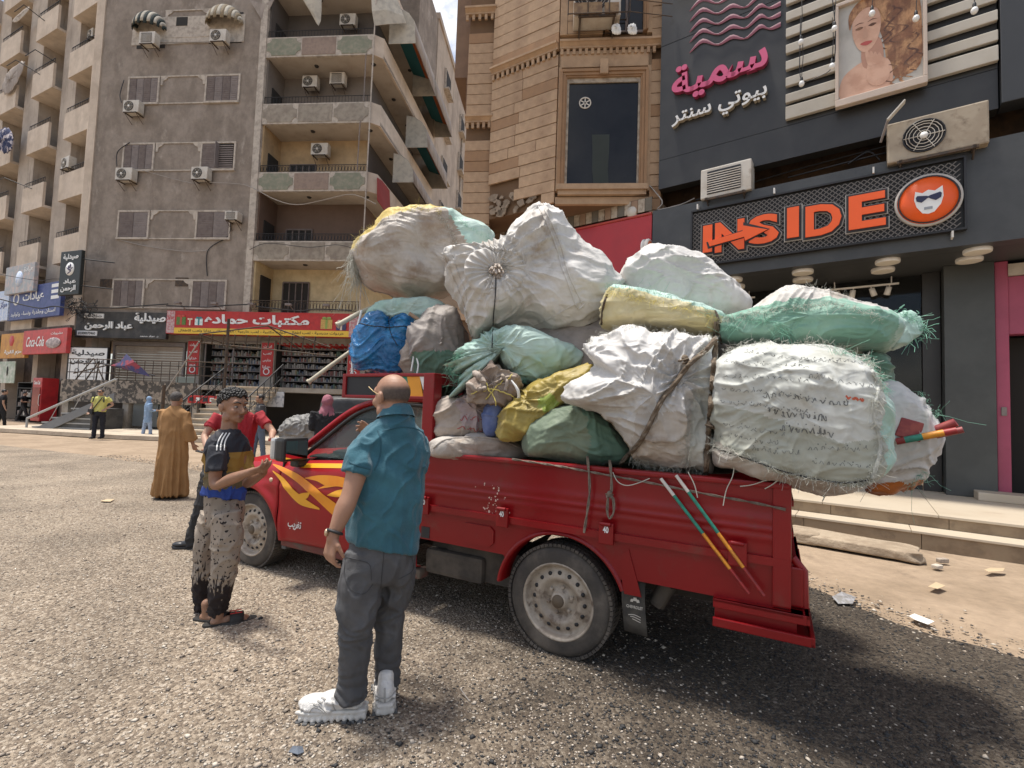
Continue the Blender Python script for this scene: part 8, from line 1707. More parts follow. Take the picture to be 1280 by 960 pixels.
def strip_on(target, pts, w_, m, name, off=.003, n=30, dirc=None):
    """thin band laid on a child mesh along picture points"""
    M_ = target.parent.matrix_basis if target.parent else Matrix(); bv = BVHTree.FromPolygons([M_ @ v.co for v in target.data.vertices], [tuple(p.vertices) for p in target.data.polygons]); Q = []
    for x, y in spline(pts, n):
        d = V3(ray(x, y)).normalized(); r = bv.ray_cast(V3(_C), d)
        if r[0] is not None: Q.append((r[0], r[1] if r[1].dot(d) < 0 else -r[1]))
    if len(Q) < 3: return None
    b = MB(); V = []
    for i, (p, nn) in enumerate(Q):
        t = (Q[min(i+1, len(Q)-1)][0]-Q[max(i-1, 0)][0]).normalized(); s2 = t.cross(nn).normalized(); V += [p+s2*w_/2+nn*off*.3, p+s2*w_*.25+nn*off, p-s2*w_*.25+nn*off, p-s2*w_/2+nn*off*.3]
    Mi_ = M_.inverted(); b.add([Mi_ @ v for v in V], [(i*4+k, i*4+k+1, i*4+k+5, i*4+k+4) for i in range(len(Q)-1) for k in range(3)], True); return b.build(name, m, target.parent if target.parent else None, fix=False)
strip_on(sh_, [(478, 539), (500, 534), (520, 536), (534, 545)], .008, M_TEALD, 'yoke_seam'); strip_on(sh_, [(472, 538), (476, 552), (475, 570), (468, 588)], .008, M_TEALD, 'armhole_seam'); strip_on(sh_, [(437, 578), (450, 583), (463, 586)], .010, M_TEALD, 'sleeve_hem')
b = MB(); rows = []
for k, (dz, rx, ry) in enumerate(((-.012, .078, .074), (.012, .072, .070), (.034, .066, .066), (.036, .072, .071), (.014, .086, .083), (-.020, .098, .092))):
    c = J(495, 517, Yc)+V3((0, 0, dz)); rows.append([Mi @ (c+lf*rx*math.cos(a)+f*ry*math.sin(a)+V3((0, 0, -.02*math.sin(a)))) for a in [2*math.pi*i/36 for i in range(37)]])
b.grid(rows); b.build('collar', M_TEALS, pm)
M_JEAN = mat('jeans_grey', (.074, .074, .077), .9, (.096, .096, .10), 6, bump=.4, bscale=220, var=.15, vscale=7, dirt=(.11, .11, .112), dscale=3, dlo=.56, dhi=.75)
b = MB(); prim_loft(b, [(J(478, 668, Yc), lf*.155, f*.12), (J(478, 690, Yc), lf*.166, f*.132), (J(477, 712, Yc), lf*.166, f*.128), (J(477, 726, Yc), lf*.13, f*.10)], n=32)
prim_ell(b, J(462, 712, 2.43), (.08, .075, .10), axes(f)); prim_ell(b, J(496, 712, 2.52), (.08, .075, .10), axes(f))
limb(b, [J(458, 690, 2.47), J(452, 725, 2.45), J(448, 752, 2.44), J(446, 780, 2.44), J(444, 815, 2.45), J(441, 845, 2.46), J(438, 872, 2.46)], [.100, .106, .095, .082, .076, .069, .076])
limb(b, [J(497, 690, 2.57), J(494, 725, 2.58), J(489, 752, 2.59), J(487, 780, 2.60), J(485, 815, 2.61), J(484, 838, 2.62), J(485, 858, 2.62)], [.095, .098, .085, .073, .067, .060, .064])
def jeanw(p):
    lo = max(0, 1-(p.z-.08)/.28); kn = math.exp(-((p.z-.53)/.10)**2)
    return wrk(.006+.010*kn, 8, 4, (1, 1, .35))(p)+lo*.013*(abs(math.sin(p.z*62+4*noise.noise(p*7)))-.5)+.004*math.sin(p.z*55+p.x*30)*kn
je = fuse('jeans', b, .0075, M_JEAN, pm, 6, wr=jeanw)
M_JS = mat('jeans_stitch', (.045, .045, .047), .9)
strip_on(je, [(431, 696), (447, 700), (462, 706), (464, 725)], .003, M_JS, 'pocket_stitch'); strip_on(je, [(432, 698), (431, 720), (440, 738), (455, 742), (466, 730)], .003, M_JS, 'pocket_stitch'); strip_on(je, [(486, 690), (510, 692), (516, 712), (498, 724)], .003, M_JS, 'pocket_stitch'); strip_on(je, [(480, 690), (478, 712), (476, 735)], .004, M_JS, 'seam')
strip_on(je, [(423, 676), (424, 700), (423, 720)], .030, M_WSIGN, 'hip_highlight', .012)  # white strip paints the faded highlight on the jeans at the left hip
b = MB(); wd = (wL-eL).normalized(); a_ = wd.orthogonal().normalized(); c_ = wd.cross(a_); wc = wL-wd*.012
b.tube([Mi @ (wc+(a_*math.cos(t)+c_*math.sin(t))*.034) for t in [k*math.pi/10 for k in range(20)]], .007, 6, closed=True); b.build('watch_strap', M_INK, pm); b = MB(); prim_ell(b, wc+V3((-.030, -.016, 0)), (.010, .018, .018), (XA, V3((0, 1, 0)), V3((0, 0, 1)))); b.v = [Mi @ V3(v) for v in b.v]; b.build('watch', mat('watch_gold', (.6, .45, .3), .3, metal=.7), pm)
M_SHW = mat('sneaker_white', (.66, .64, .61), .7, (.55, .53, .50), 9, bump=.6, bscale=45, var=.08); M_SHS = mat('sneaker_sole', (.60, .58, .54), .6, (.45, .42, .38), 7)
_s1 = shoe(pm, V3(ground(456, 901))+V3((0, 0, .022)), (-.97, -.10), .320, .118, .125, M_SHW, M_SHS, sole_h=.045, lugs=1)
_s2 = shoe(pm, V3(ground(482, 897))+V3((0, -.02, .022)), (-.25, .95), .31, .115, .12, M_SHW, M_SHS, sole_h=.045, lugs=1)
M_SHG = mat('sneaker_line', (.36, .35, .33), .8); M_LUG = mat('sneaker_lug', (.10, .10, .10), .8)
for pts, w_ in (([(385, 893), (392, 884), (402, 888), (410, 896)], .006), ([(398, 880), (410, 892), (425, 897), (440, 896)], .006), ([(415, 878), (420, 888), (432, 892), (448, 886)], .006), ([(430, 875), (436, 884), (450, 880)], .006), ([(402, 872), (407, 875)], .010), ([(397, 876), (402, 879)], .010), ([(392, 880), (397, 883)], .010), ([(379, 898), (395, 900), (420, 900), (452, 893)], .005)): strip_on(_s1, pts, w_, M_SHG, 'stitch_line', .004)
for pts, w_ in (([(466, 866), (474, 872), (486, 872), (494, 864)], .006), ([(470, 880), (482, 884), (492, 880)], .006), ([(481, 860), (481, 880)], .010)): strip_on(_s2, pts, w_, M_SHG, 'stitch_line', .004)
Mi = pm.matrix_basis.inverted()
for hp, dd_, L_, W_, o_ in ((V3(ground(456, 901)), V3((-.97, -.10, 0)).normalized(), .32, .118, _s1), (V3(ground(482, 897))+V3((0, -.02, 0)), V3((-.25, .95, 0)).normalized(), .31, .115, _s2)):
    sd_ = dd_.cross(V3((0, 0, 1)))
    for k in range(9):
        for q in (-1, 1):
            if k in (3, 4): continue
            b = MB(); M_ = Mi @ Matrix.Translation(hp+dd_*(L_*(.05+.112*k))+sd_*q*W_*(.41+.09*(k > 5)-.14*(k == 8))+V3((0, 0, .024))) @ Matrix.Rotation(math.atan2(dd_.y, dd_.x), 4, 'Z'); b.bbox(-.012, .012, -.014, .014, -.014, .012, .004, M_); b.build('sole_lug', M_LUG, o_)

# ------------------------------------------------------------------ boy with spattered trousers
pb = persn('boy with curly hair, mustard and navy shirt and black spattered trousers', 280, 780)
f = V3((.80, -.60, 0)); rt = V3((-.60, -.80, 0)); fh = V3((.90, -.42, -.03)); Yb = 3.46
hc = J(292, 506, Yb); b = MB(); P, so = head(b, hc, fh, 1.02); nb = J(286, 543, Yb)
prim_capsule(b, hc+V3((-.02, .0, -.06)), nb, .047, .056)
sR, eR_, wR_ = J(270, 560, 3.33), J(270, 606, 3.28), J(313, 590, 3.12); sL, eL_, wL_ = J(303, 562, 3.58), J(309, 604, 3.52), J(328, 592, 3.36)
limb(b, [sR, sR*.5+eR_*.5, eR_, eR_*.6+wR_*.4, wR_], [.046, .044, .037, .037, .024]); hand(b, wR_, (.95, -.15, .30), (.05, .3, .95), .175, (.55, .75, .5, .7), -1, cl2=.8, tcurl=.5)
limb(b, [sL, sL*.5+eL_*.5, eL_, eL_*.6+wL_*.4, wL_], [.045, .043, .036, .036, .024]); hand(b, wL_, (.6, -.5, .55), (.3, -.5, .6), .17, (.3, .35, .4, .5), 1)
prim_loft(b, [(nb+V3((0, 0, -.02)), rt*.09, f*.055), (J(285, 570, Yb), rt*.13, f*.08), (J(282, 620, Yb), rt*.12, f*.08), (J(280, 650, Yb), rt*.12, f*.08)])
limb(b, [J(278, 650, 3.40), J(277, 705, 3.40), J(268, 770, 3.42)], [.07, .05, .034]); limb(b, [J(270, 650, 3.55), J(262, 705, 3.58), J(255, 768, 3.60)], [.07, .05, .034])
# feet
nf0, nf1 = V3(ground(262, 787))+V3((0, 0, .045)), V3(ground(313, 776))+V3((0, 0, .035)); dn = (nf1-nf0).normalized()
ff0 = V3(ground(250, 779))+V3((0, 0, .045)); ff1 = ff0+V3((.20, -.02, 0))
for q0, q1 in ((nf0, nf1), (ff0, ff1)):
    dd = (q1-q0).normalized(); sd = dd.cross(V3((0, 0, 1))); prim_capsule(b, q0+dd*.03, q0+dd*.15, .032, .028); prim_ell(b, q0+dd*.17+V3((0, 0, .0)), (.042, .06, .022), (sd, dd, V3((0, 0, 1)))); prim_capsule(b, q0+dd*.05+V3((0, 0, .02)), q0+dd*.04+V3((0, 0, .09)), .032, .034)
    for k in range(5): prim_capsule(b, q0+dd*.19+sd*(-.032+k*.016), q0+dd*(.235-.008*abs(k-1))+sd*(-.034+k*.017)+V3((0, 0, -.006)), .010 if k else .012, .009 if k else .012, 8)
fuse('body', b, .0055, SK_B, pb, 5, sock=so); face_bits(pb, P, 1.02, fh, HAIRB)
Mi = pb.matrix_basis.inverted(); b = MB(); prim_capsule(b, P(-.014, .090, -.078), P(.014, .090, -.078), .004, .004, 8); b.v = [Mi @ V3(v) for v in b.v]; b.build('lips', mat('lips_brown', (.19, .07, .05), .5), pb)
b = MB(); s_, f_, u_ = axes(fh); R_ = random.Random(3)
for k in range(1000):
    t = R_.uniform(0, 2*math.pi); z = R_.uniform(-.35, 1); rr_ = math.sqrt(max(0, 1-z*z)); d_ = s_*math.cos(t)*rr_+f_*math.sin(t)*rr_+u_*z
    if d_.dot(f_) > .55 and z < .42: continue
    if z < .15 and d_.dot(f_) > .05: continue
    p = P(0, -.014, .016)+(s_*d_.dot(s_)*.080+f_*d_.dot(f_)*.098+u_*d_.dot(u_)*.098)*(1+R_.uniform(0, .10)); rd = R_.uniform(.0055, .0105)*(.7 if z < 0 else 1.1); prim_ell(b, p, (rd, rd, rd), (s_, f_, u_), 6, 4)
b.v = [Mi @ V3(v) for v in b.v]; b.build('hair', HAIRB, pb)
M_NAVY = mat('shirt_navy', (.020, .022, .030), .75, (.03, .028, .034), 6, bump=.3, bscale=120, var=.2); M_MUS = mat('shirt_mustard', (.33, .19, .035), .8, (.28, .16, .03), 5, bump=.3, bscale=120); M_KHA = mat('shirt_khaki', (.17, .125, .06), .8, (.13, .10, .05), 5, bump=.3, bscale=120)
b = MB(); prim_loft(b, [(J(280, 612, Yb), rt*.130, f*.104), (J(281, 595, Yb), rt*.130, f*.100), (J(282, 575, Yb), rt*.140, f*.098), (J(284, 560, Yb), rt*.148, f*.094), (J(285, 549, Yb), rt*.130, f*.084), (J(286, 540, Yb), rt*.078, f*.068), (J(287, 536, Yb), rt*.060, f*.058)], n=34)
limb(b, [sR+V3((.01, 0, .015)), sR*.6+eR_*.4, sR*.35+eR_*.65], [.058, .064, .062]); limb(b, [sL+V3((.01, 0, .015)), sL*.6+eL_*.4, sL*.35+eL_*.65], [.056, .062, .060])
st = fuse('shirt', b, .007, [M_NAVY, M_MUS, M_KHA], pb, 6, wr=wrk(.010, 8, 6, (1, 1, .5)))
zA, zB = J(285, 566, 3.35).z, J(285, 592, 3.35).z
def shm(p):
    q = (p-(sR*.5+eR_*.5)); dsl = min((p-sR).length, (p-(sR*.35+eR_*.65)).length, (p-(sR*.7+eR_*.3)).length)
    if dsl < .088 or p.z > zA+.0: return 0
    return 1 if p.z > zB+.03*(p.x+2) else 2
setmi(st, shm, pb)
for k in range(3): strip_on(st, [(279+k*4.2, 541), (274+k*4.3, 549), (271.5+k*4.6, 556), (271+k*4.7, 563)], .008, M_WSIGN, 'sleeve_stripe', .003, 16)
b = MB(); prim_loft(b, [(J(280, 622, Yb), rt*.142+V3((0, 0, .03)), f*.116), (J(280, 615, Yb), rt*.140, f*.113), (J(280, 606, Yb), rt*.128, f*.100)], n=34); fuse('undershirt', b, .007, mat('shirt_blue', (.025, .07, .33), .8, (.02, .05, .24), 6, bump=.3, bscale=100), pb, 4, wr=wrk(.014, 10, 9, (1, 1, 1)))
def spatter():
    m = mat('trousers_spattered', (.33, .275, .22), .9, (.27, .225, .18), 4, bump=.3, bscale=150, var=.12)
    t = m.node_tree; K = t.links.new; B = t.nodes['Principled BSDF']; src = B.inputs['Base Color'].links[0].from_socket; tcn = t.nodes.new('ShaderNodeTexCoord')
    n = t.nodes.new('ShaderNodeTexNoise'); n.inputs['Scale'].default_value = 42; n.inputs['Detail'].default_value = 2; K(tcn.outputs['Object'], n.inputs['Vector'])
    mp = t.nodes.new('ShaderNodeMapping'); mp.inputs['Scale'].default_value = (1, 1, .10); K(tcn.outputs['Object'], mp.inputs[0]); n2 = t.nodes.new('ShaderNodeTexNoise'); n2.inputs['Scale'].default_value = 55; K(mp.outputs[0], n2.inputs['Vector'])
    sp = t.nodes.new('ShaderNodeSeparateXYZ'); K(tcn.outputs['Object'], sp.inputs[0])
    a = t.nodes.new('ShaderNodeMapRange'); a.inputs['From Min'].default_value = .615; a.inputs['From Max'].default_value = .63; K(n.outputs[0], a.inputs[0])
    c = t.nodes.new('ShaderNodeMath'); c.operation = 'MULTIPLY_ADD'; K(n2.outputs[0], c.inputs[0]); c.inputs[1].default_value = .55; K(sp.outputs[2], c.inputs[2])   # z + noise
    e = t.nodes.new('ShaderNodeMapRange'); e.inputs['From Min'].default_value = .60; e.inputs['From Max'].default_value = .56; K(c.outputs[0], e.inputs[0])
    mx_ = t.nodes.new('ShaderNodeMath'); mx_.operation = 'MAXIMUM'; K(a.outputs[0], mx_.inputs[0]); K(e.outputs[0], mx_.inputs[1])
    x = t.nodes.new('ShaderNodeMix'); x.data_type = 'RGBA'; K(mx_.outputs[0], x.inputs['Factor']); K(src, x.inputs['A']); x.inputs['B'].default_value = (.018, .012, .012, 1); K(x.outputs['Result'], B.inputs['Base Color']); return m
b = MB(); prim_loft(b, [(J(281, 618, Yb), rt*.118, f*.095), (J(281, 635, Yb), rt*.124, f*.10), (J(280, 655, Yb), rt*.12, f*.095)], n=30)
limb(b, [J(283, 640, 3.38), J(284, 665, 3.37), J(283, 690, 3.37), J(280, 715, 3.38), J(276, 738, 3.40), J(273, 755, 3.41), J(270, 766, 3.42)], [.088, .095, .088, .080, .070, .060, .058]); limb(b, [J(268, 640, 3.55), J(262, 670, 3.57), J(258, 700, 3.58), J(255, 730, 3.59), J(254, 752, 3.60), J(254, 763, 3.6)], [.085, .092, .082, .070, .058, .056])
fuse('trousers', b, .0075, spatter(), pb, 6, wr=lambda p: wrk(.012, 8, 3, (1, 1, .4))(p)+max(0, 1-(p.z-.05)/.2)*.012*(abs(math.sin(p.z*75+5*noise.noise(p*8)))-.5))
# slides
for q0, q1, nm in ((nf0, nf1, 1), (ff0, ff1, 0)):
    dd = (q1-q0).normalized(); sd = dd.cross(V3((0, 0, 1))); S = spline([(-.03, -.03), (-.03, .03), (.08, .042), (.20, .058), (.275, .03), (.28, -.02), (.20, -.055), (.08, -.045)], 40, True); g0 = q0-V3((0, 0, .022))
    b = MB(); rows = [[Mi @ (g0+dd*p[0]*k+sd*p[1]*k+V3((0, 0, z))) for p in list(S)+[S[0]]] for z, k in ((-.022, .98), (-.012, 1.05), (.008, 1.05), (.016, 1.0))]; b.grid(rows); b.add(rows[0][:-1], [tuple(range(40))]); b.add(rows[-1][:-1], [tuple(range(40))]); sl = b.build('sandal', mat('sandal_black', (.016, .015, .014), .7, (.03, .027, .024), 10), pb)
    b = MB(); rows = [[Mi @ (q0+dd*(t+.01*math.sin(a))+sd*.058*math.cos(a)+V3((0, 0, -.012+.056*math.sin(a)))) for a in [math.pi*i/12 for i in range(13)]] for t in (.105, .13, .16, .19)]; b.grid(rows); o = b.build('strap', MATS['sandal_black'], sl); md = o.modifiers.new('t', 'SOLIDIFY'); md.thickness = .008
    if nm:
        for (t0, a0, t1, a1) in ((.112, 1.05, .185, 1.05), (.112, 1.55, .185, 1.55), (.148, 1.05, .148, 1.55)):
            b = MB(); b.tube([Mi @ (q0+dd*(t0+(t1-t0)*k/6)+sd*-.064*math.cos(a0+(a1-a0)*k/6)*-1+V3((0, 0, -.006+.062*math.sin(a0+(a1-a0)*k/6)))) for k in range(7)], .0035, 5); b.build('letter_stroke', M_REDS, sl)

# ------------------------------------------------------------------ simpler figures farther away
def figure(label, x, y, face, H, top, bottom, skin, hairc, arms='down', grp=None, Yv=None, vox=.014, robe=None, hijab=None, shoes=None, stride=.1, hface=None, long_top=0, extra=None, slim=1.):
    """a standing figure on the ground: face = facing direction; arms: dict of joint offsets in (right, forward, up) metres"""
    r = persn(label, x, y, 0, grp); g = V3(ground(x, y)); k = H/1.72; s, f, u = axes((face[0], face[1], 0)); Mi = r.matrix_basis.inverted()
    def Q(a, c, d): return g+(s*a+f*c)*k+u*d*k
    hf = V3((*(hface or face), 0)).normalized()
    b = MB(); P, so = head(b, Q(0, .03, 1.60), hf, .98*k); prim_capsule(b, Q(0, .0, 1.54), Q(0, -.01, 1.42), .052*k, .058*k)
    prim_loft(b, [(Q(0, 0, 1.44), s*.09*k, f*.055*k), (Q(0, 0, 1.25), s*.13*k, f*.08*k), (Q(0, 0, .95), s*.12*k, f*.08*k)], 18, 3)
    A = dict(down=((.20, 0, 1.40), (.235, -.01, 1.12), (.245, .06, .87), (-.20, 0, 1.40), (-.235, -.01, 1.12), (-.245, .06, .87)), hips=((.20, 0, 1.40), (.235, -.03, 1.14), (.235, .12, .92), (-.20, 0, 1.40), (-.34, -.05, 1.17), (-.20, .08, 1.02)), bent=((.20, 0, 1.40), (.23, .0, 1.14), (.12, .24, 1.12), (-.20, 0, 1.40), (-.23, 0, 1.14), (-.10, .25, 1.14)))[arms] if isinstance(arms, str) else arms
    for q in (0, 3):
        p0, p1, p2 = [Q(*a) for a in A[q:q+3]]; limb(b, [p0, p0*.5+p1*.5, p1, p1*.55+p2*.45, p2], [.050*k, .046*k, .038*k, .036*k, .025*k], 14, 3); d = (p2-p1).normalized(); hand(b, p2, d, f if abs(d.dot(f)) < .8 else u, .17*k, (.4, .45, .5, .5), 1 if q == 0 else -1)
    for q in (-1, 1): limb(b, [Q(q*.09, 0, .92), Q(q*.10, stride*q*.6, .50), Q(q*.10, stride*q, .08)], [.07*k, .05*k, .035*k], 14, 3)
    fuse('body', b, vox*.62, skin, r, 2, sock=so)
    if vox < .012 and hairc: face_bits(r, P, .98*k, hf, hairc)
    if hairc and not hijab:
        b = MB(); hs, hff, hu = axes(hf); prim_ell(b, P(0, -.018, .020), (.082*k, .098*k, .090*k), (hs, hff, hu)); b2 = MB(); b2.v = b.v; b2.f = [fc for fc in b.f if not ((sum((V3(b.v[i]) for i in fc), V3())/len(fc)-P(0, 0, 0)).dot(hff) > .035*k and (sum((V3(b.v[i]) for i in fc), V3())/len(fc)-P(0, 0, 0)).dot(hu) < .065*k) and (sum((V3(b.v[i]) for i in fc), V3())/len(fc)-P(0, 0, 0)).dot(hu) > -.055*k]; b2.sm = [True]*len(b2.f); b2.mi = [0]*len(b2.f); b2.v = [Mi @ V3(v) for v in b2.v]; b2.build('hair', hairc, r)
    if hijab:
        b = MB(); hs, hff, hu = axes(hf); prim_ell(b, P(0, -.028, .005), (.095*k, .105*k, .115*k), (hs, hff, hu)); prim_loft(b, [(Q(0, .0, 1.52), s*.08*k, f*.08*k), (Q(0, 0, 1.43), s*.13*k, f*.10*k), (Q(0, 0, 1.33), s*.19*k, f*.12*k)], 18, 3); fuse('headscarf', b, vox, hijab, r, 3, wr=wrk(.01, 9, 1))
    if robe:
        b = MB(); prim_loft(b, [(Q(0, 0, .07), s*.27*k, f*.20*k), (Q(0, 0, .35), s*.25*k, f*.18*k), (Q(0, 0, .75), s*.22*k, f*.16*k), (Q(0, 0, 1.05), s*.205*k, f*.145*k), (Q(0, 0, 1.28), s*.20*k, f*.125*k), (Q(0, 0, 1.38), s*.185*k, f*.105*k), (Q(0, 0, 1.45), s*.10*k, f*.08*k), (Q(0, 0, 1.48), s*.07*k, f*.07*k)], 36, 5)
        for q in (0, 3): p0, p1, p2 = [Q(*a) for a in A[q:q+3]]; limb(b, [p0+u*.01, p0*.5+p1*.5, p1, p1*.25+p2*.75], [.055*k, .066*k, .074*k, .082*k], 20, 4)
        def rw(p):
            h = max(0, min(1, (1.25-p.z)/.9)); an = math.atan2(p.y-g.y, p.x-g.x); return .006*noise.noise(p*9)+h*.050*(.5-abs(noise.noise(V3((math.cos(an)*2.6, math.sin(an)*2.6, p.z*.7))))*2.2)+h*.012*noise.noise(V3((math.cos(an)*7, math.sin(an)*7, p.z*1.5)))+.008*max(0, 1-abs(noise.noise(V3((p.x*7, p.y*7, p.z*3)))*2.3))**3
        fuse('robe', b, vox*.8, robe, r, 4, wr=rw)
    if top:
        lo = .92-long_top; b = MB(); prim_loft(b, [(Q(0, 0, lo), s*.165*k*slim, f*.125*k), (Q(0, 0, 1.08), s*.165*k*slim, f*.125*k), (Q(0, 0, 1.27), s*.19*k*slim, f*.125*k), (Q(0, 0, 1.38), s*.175*k*slim, f*.105*k), (Q(0, 0, 1.455), s*.07*k, f*.07*k)], 26, 4)
        cuff = .62 if not extra or not extra.get('long') else 1.6
        for q in (0, 3):
            p0, p1, p2 = [Q(*a) for a in A[q:q+3]]
            if cuff < 1: limb(b, [p0+u*.012, p0*.6+p1*.4, p0*(1-cuff)+p1*cuff], [.056*k, .064*k, .066*k], 18, 3)
            else: limb(b, [p0+u*.012, p1, p1*.15+p2*.85], [.066*k, .060*k, .050*k], 18, 4)
        fuse('shirt', b, vox*.75, top, r, 3, wr=wrk(.012, 8, x, (1, 1, .5)))
    if bottom:
        b = MB(); prim_loft(b, [(Q(0, 0, 1.0), s*.150*k, f*.115*k), (Q(0, 0, .90), s*.165*k, f*.13*k), (Q(0, 0, .80), s*.15*k, f*.12*k)], 24, 3)
        for q in (-1, 1): limb(b, [Q(q*.085, 0, .88), Q(q*.10, stride*q*.4, .66), Q(q*.10, stride*q*.6, .48), Q(q*.10, stride*q*.9, .25), Q(q*.10, stride*q, .06)], [.090*k, .085*k, .070*k, .062*k, .060*k], 18, 3)
        fuse('trousers', b, vox*.75, bottom, r, 3, wr=wrk(.010, 8, y, (1, 1, .4)))
    if shoes:
        for q in (-1, 1): shoe(r, Q(q*.10, stride*q-.07, 0)+V3((0, 0, .02)), f, .27*k, .095*k, .09*k, shoes, M_INK, sole_h=.02)
    return r, Q, Mi
M_GAL = mat('robe_ochre', (.33, .175, .065), .8, (.27, .14, .05), 2, bump=.2, bscale=60, dirt=(.20, .11, .05), dscale=3, dlo=.6, dhi=.8, var=.1)
HG = mat('hair_grey_short', (.055, .05, .048), .8, (.09, .08, .075), 60, bump=.4, bscale=200)
figure('man in a long ochre robe walking away, short grey hair', 211, 624, (-.05, 1.0), 1.66, None, None, SK_M, HG, arms=((.175, 0, 1.37), (.235, -.03, 1.12), (.29, .04, .88), (-.19, 0, 1.40), (-.20, .06, 1.14), (-.12, .22, .98)), vox=.014, robe=M_GAL, shoes=mat('shoe_dark', (.03, .025, .022), .6), stride=.06)
# man in red behind the boy, leaning in with both hands out
M_REDT = mat('tshirt_red', (.34, .022, .030), .85, (.28, .02, .028), 5, bump=.3, bscale=120, var=.1); M_TRB = mat('trousers_black', (.022, .022, .024), .85, (.035, .033, .032), 8, var=.2)
figure('man in a red tee shirt behind the boy, head hidden, both hands held out', 289, 672, (.42, -.90), 1.70, M_REDT, None, SK_L, HAIRB, arms=((.20, .0, 1.38), (.315, .06, 1.16), (.27, .26, 1.04), (-.20, .04, 1.40), (-.36, .16, 1.22), (-.36, .36, 1.16)), vox=.011, hface=(.55, -.8), stride=.16, slim=1.02)
r_ = bpy.context.scene.objects[-1] if False else [o for o in COL.objects if o.get('label', '').startswith('man in a red tee')][0]
Mi = r_.matrix_basis.inverted(); b = MB(); limb(b, [J(268, 592, 5.05), J(258, 630, 5.05), J(248, 655, 5.08), J(240, 682, 5.10)], [.12, .10, .082, .075]); limb(b, [J(285, 592, 5.25), J(288, 630, 5.35), J(289, 665, 5.5), J(290, 675, 5.5)], [.12, .10, .08, .07]); prim_loft(b, [(J(275, 580, 5.12), XA*.16, V3((0, .13, 0))), (J(275, 600, 5.12), XA*.165, V3((0, .13, 0)))], 24, 3); fuse('trousers', b, .010, M_TRB, r_, 4, wr=wrk(.012, 8, 5, (1, 1, .4)))
shoe(r_, V3(ground(250, 688))+V3((0, 0, .02)), (-1, -.12), .27, .10, .10, mat('shoe_blackleather', (.03, .03, .032), .35), M_INK, sole_h=.02)
t = thing('mobile_phone', 'dark mobile phone held in the hand of the man in red', 'phone', tuple(J(256, 566, 4.66)), .3); b = MB(); b.bbox(-.075, .075, -.036, .036, -.005, .005, .004, Matrix.Rotation(rad(15), 4, 'Y')); b.build('body', M_INK, t)
# far figures
M_YSH = mat('polo_yellow', (.60, .58, .17), .8, (.52, .50, .15), 4); M_NVT = mat('trousers_navy', (.012, .014, .022), .85)
r_, Q, Mi = figure('man in a pale yellow polo with shoulder strap and dark trousers', 122, 549, (.20, -.98), 1.80, M_YSH, M_NVT, SK_L, HG, arms='hips', vox=.018, shoes=M_INK, stride=.05, slim=1.1)
b = MB(); b.tube([Mi @ Q(-.12, .135, 1.42), Mi @ Q(.0, .165, 1.2), Mi @ Q(.16, .12, .98)], .016, 5); b.tube([Mi @ Q(.13, .10, 1.43), Mi @ Q(.15, .14, 1.25)], .02, 5); b.tube([Mi @ Q(-.15, .10, 1.43), Mi @ Q(-.17, .14, 1.25)], .02, 5); b.build('strap', M_INK, r_)
b = MB(); b.bbox(-.08, .08, -.04, .04, -.1, .1, .02, Mi @ Matrix.Translation(Q(.2, .12, .92))); b.build('pouch', M_INK, r_); b = MB(); b.bbox(-.075, .075, -.012, .012, -.02, .02, .01, Mi @ Matrix.Translation(Q(0, .13, 1.60))); b.build('sunglasses', M_INK, r_)
M_BLU = mat('dress_paleblue', (.25, .36, .52), .85, (.20, .30, .45), 3); figure('woman in pale blue headscarf and top walking by the basement', 183, 547, (.55, .8), 1.58, M_BLU, mat('trousers_paleblue', (.30, .38, .52), .85), SK_L, None, arms='bent', vox=.02, hijab=M_BLU, shoes=M_INK, extra=dict(long=1), long_top=.3, slim=1.15)
M_BLK = mat('cloth_black', (.012, .012, .014), .9); figure('woman in pink headscarf and black clothes beyond the truck cab', 403, 618, (-.3, .9), 1.70, M_BLK, M_BLK, SK_L, None, arms='bent', vox=.016, hijab=mat('scarf_pink', (.30, .11, .14), .85, (.24, .085, .115), 6), extra=dict(long=1), long_top=.5, slim=1.1)
figure('man in a dark grey printed tee shirt standing behind the man in red', 322, 575, (-.75, -.6), 1.74, mat('tshirt_grey', (.05, .048, .05), .85, (.16, .15, .15), 9, lo=.58, hi=.62), mat('jeans_blue', (.10, .13, .18), .85), SK_B, HAIRB, arms='bent', vox=.014, shoes=M_INK)
figure('person in black half cut off at the left edge of the picture', 1, 535, (.5, .6), 1.68, M_BLK, M_BLK, SK_L, HAIRB, vox=.02, shoes=M_INK)
figure('person in dark clothes leaning by the display rack', 28, 527, (.8, .3), 1.62, M_BLK, M_TRB, SK_L, HAIRB, arms='bent', vox=.02, shoes=M_INK, stride=.3)
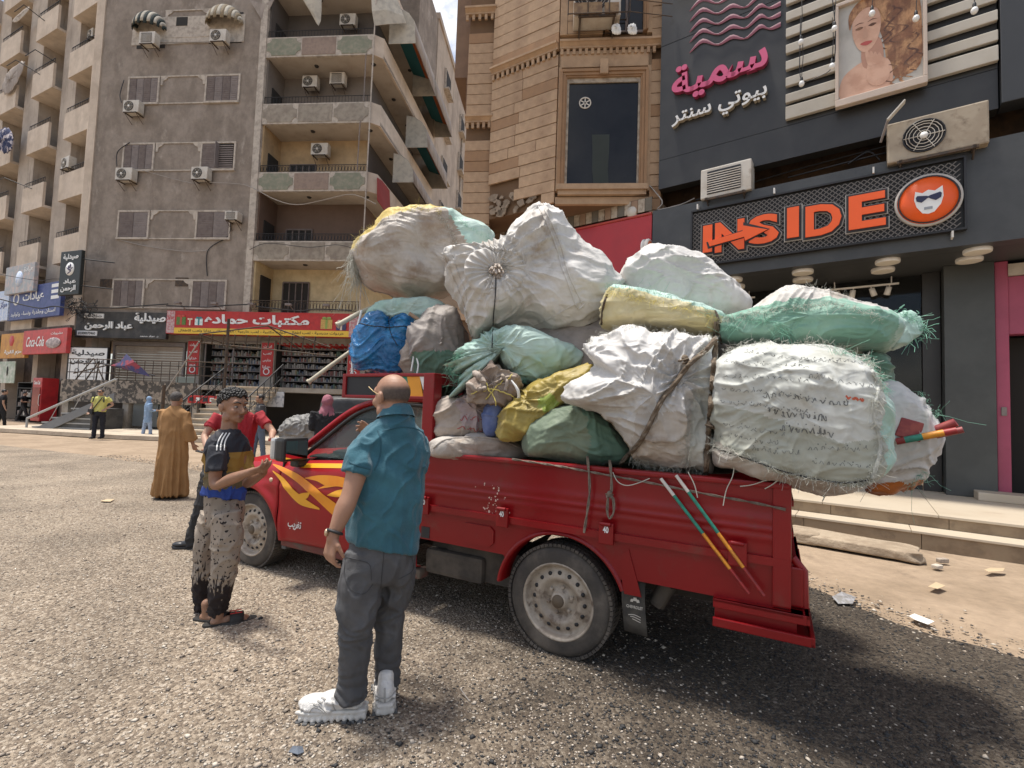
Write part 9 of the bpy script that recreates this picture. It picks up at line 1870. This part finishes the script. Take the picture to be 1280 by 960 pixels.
# covered motorcycle and auto rickshaw beyond the cab
def tarp(label, x, y, L_, W, H, m):
    t = thing('covered_motorcycle', label, 'motorcycle', ground(x, y), rad(20)); b = MB(); prim_ell(b, (0, 0, H*.45), (L_/2, W/2, H*.5), (XA, V3((0, 1, 0)), V3((0, 0, 1)))); prim_ell(b, (L_*.25, 0, H*.65), (L_*.2, W*.4, H*.32), (XA, V3((0, 1, 0)), V3((0, 0, 1)))); prim_loft(b, [(V3((0, 0, .02)), XA*L_*.48, V3((0, W*.5, 0))), (V3((0, 0, H*.5)), XA*L_*.46, V3((0, W*.42, 0)))], 30, 4)
    me = fuse('cover', b, .03, m, None, 3, wr=wrk(.05, 4, 2)); me.parent = t; b = MB(); b.tube([(-L_*.3+.3*math.cos(a), 0, .3+.3*math.sin(a)) for a in [k*.628 for k in range(10)]], .06, 6, closed=True); b.build('wheel', M_INK, t)
tarp('motorcycle under a crumpled grey cover beyond the truck cab', 385, 557, 2.0, .9, 1.18, mat('cover_grey', (.17, .165, .155), .6, (.24, .235, .23), 4, bump=.4, bscale=14))
t = thing('auto_rickshaw', 'black roofed auto rickshaw parked just beyond the truck cab', 'auto rickshaw', ground(440, 572), rad(28))
b = MB(); prim = [(V3((0, 0, 1.15)), XA*.95, V3((0, .62, 0))), (V3((0, 0, 1.45)), XA*.92, V3((0, .60, 0))), (V3((0, 0, 1.68)), XA*.85, V3((0, .55, 0))), (V3((0, 0, 1.76)), XA*.55, V3((0, .35, 0)))]; prim_loft(b, prim, 36, 4, e=.55); b.build('canopy', mat('vinyl_black', (.03, .03, .032), .45, (.06, .06, .06), 3, bump=.2, bscale=12), t)
b = MB(); b.bbox(-.9, .9, -.58, .58, .35, 1.15, .08); b.build('body', mat('rickshaw_body', (.02, .02, .022), .4), t)
for xx, yy in ((-.6, -.6), (-.6, .6), (.8, 0)):
    b = MB(); b.lathe([(.0, -.05), (.2, -.05), (.22, 0), (.2, .05), (0, .05)], 20, Matrix.Translation((xx, yy, .22)) @ Matrix.Rotation(rad(90), 4, 'X')); b.build('wheel', M_RUB, t)

for nm_, st_, sc_, di_, an_ in (('shirt_teal', 1.0, 9, .04, (1, 1, .6)), ('jeans_grey', .9, 11, .028, (1, 1, .5)), ('shirt_navy', .6, 13, .015, (1, 1, .6)), ('shirt_mustard', .6, 13, .015, (1, 1, .6)), ('shirt_khaki', .6, 13, .015, (1, 1, .6)), ('trousers_spattered', .6, 13, .016, (1, 1, .4)), ('robe_ochre', .6, 7, .03, (1, 1, .25)), ('tshirt_red', .6, 11, .02, (1, 1, .6)), ('trousers_black', .6, 11, .02, (1, 1, .4)), ('sneaker_white', .5, 40, .006, (1, 1, 1)), ('cover_grey', .8, 6, .05, (1, 1, 1)), ('blue_plastic', .5, 22, .012, (1, 1, 1))): creases(MATS[nm_], st_, sc_, di_, an_)
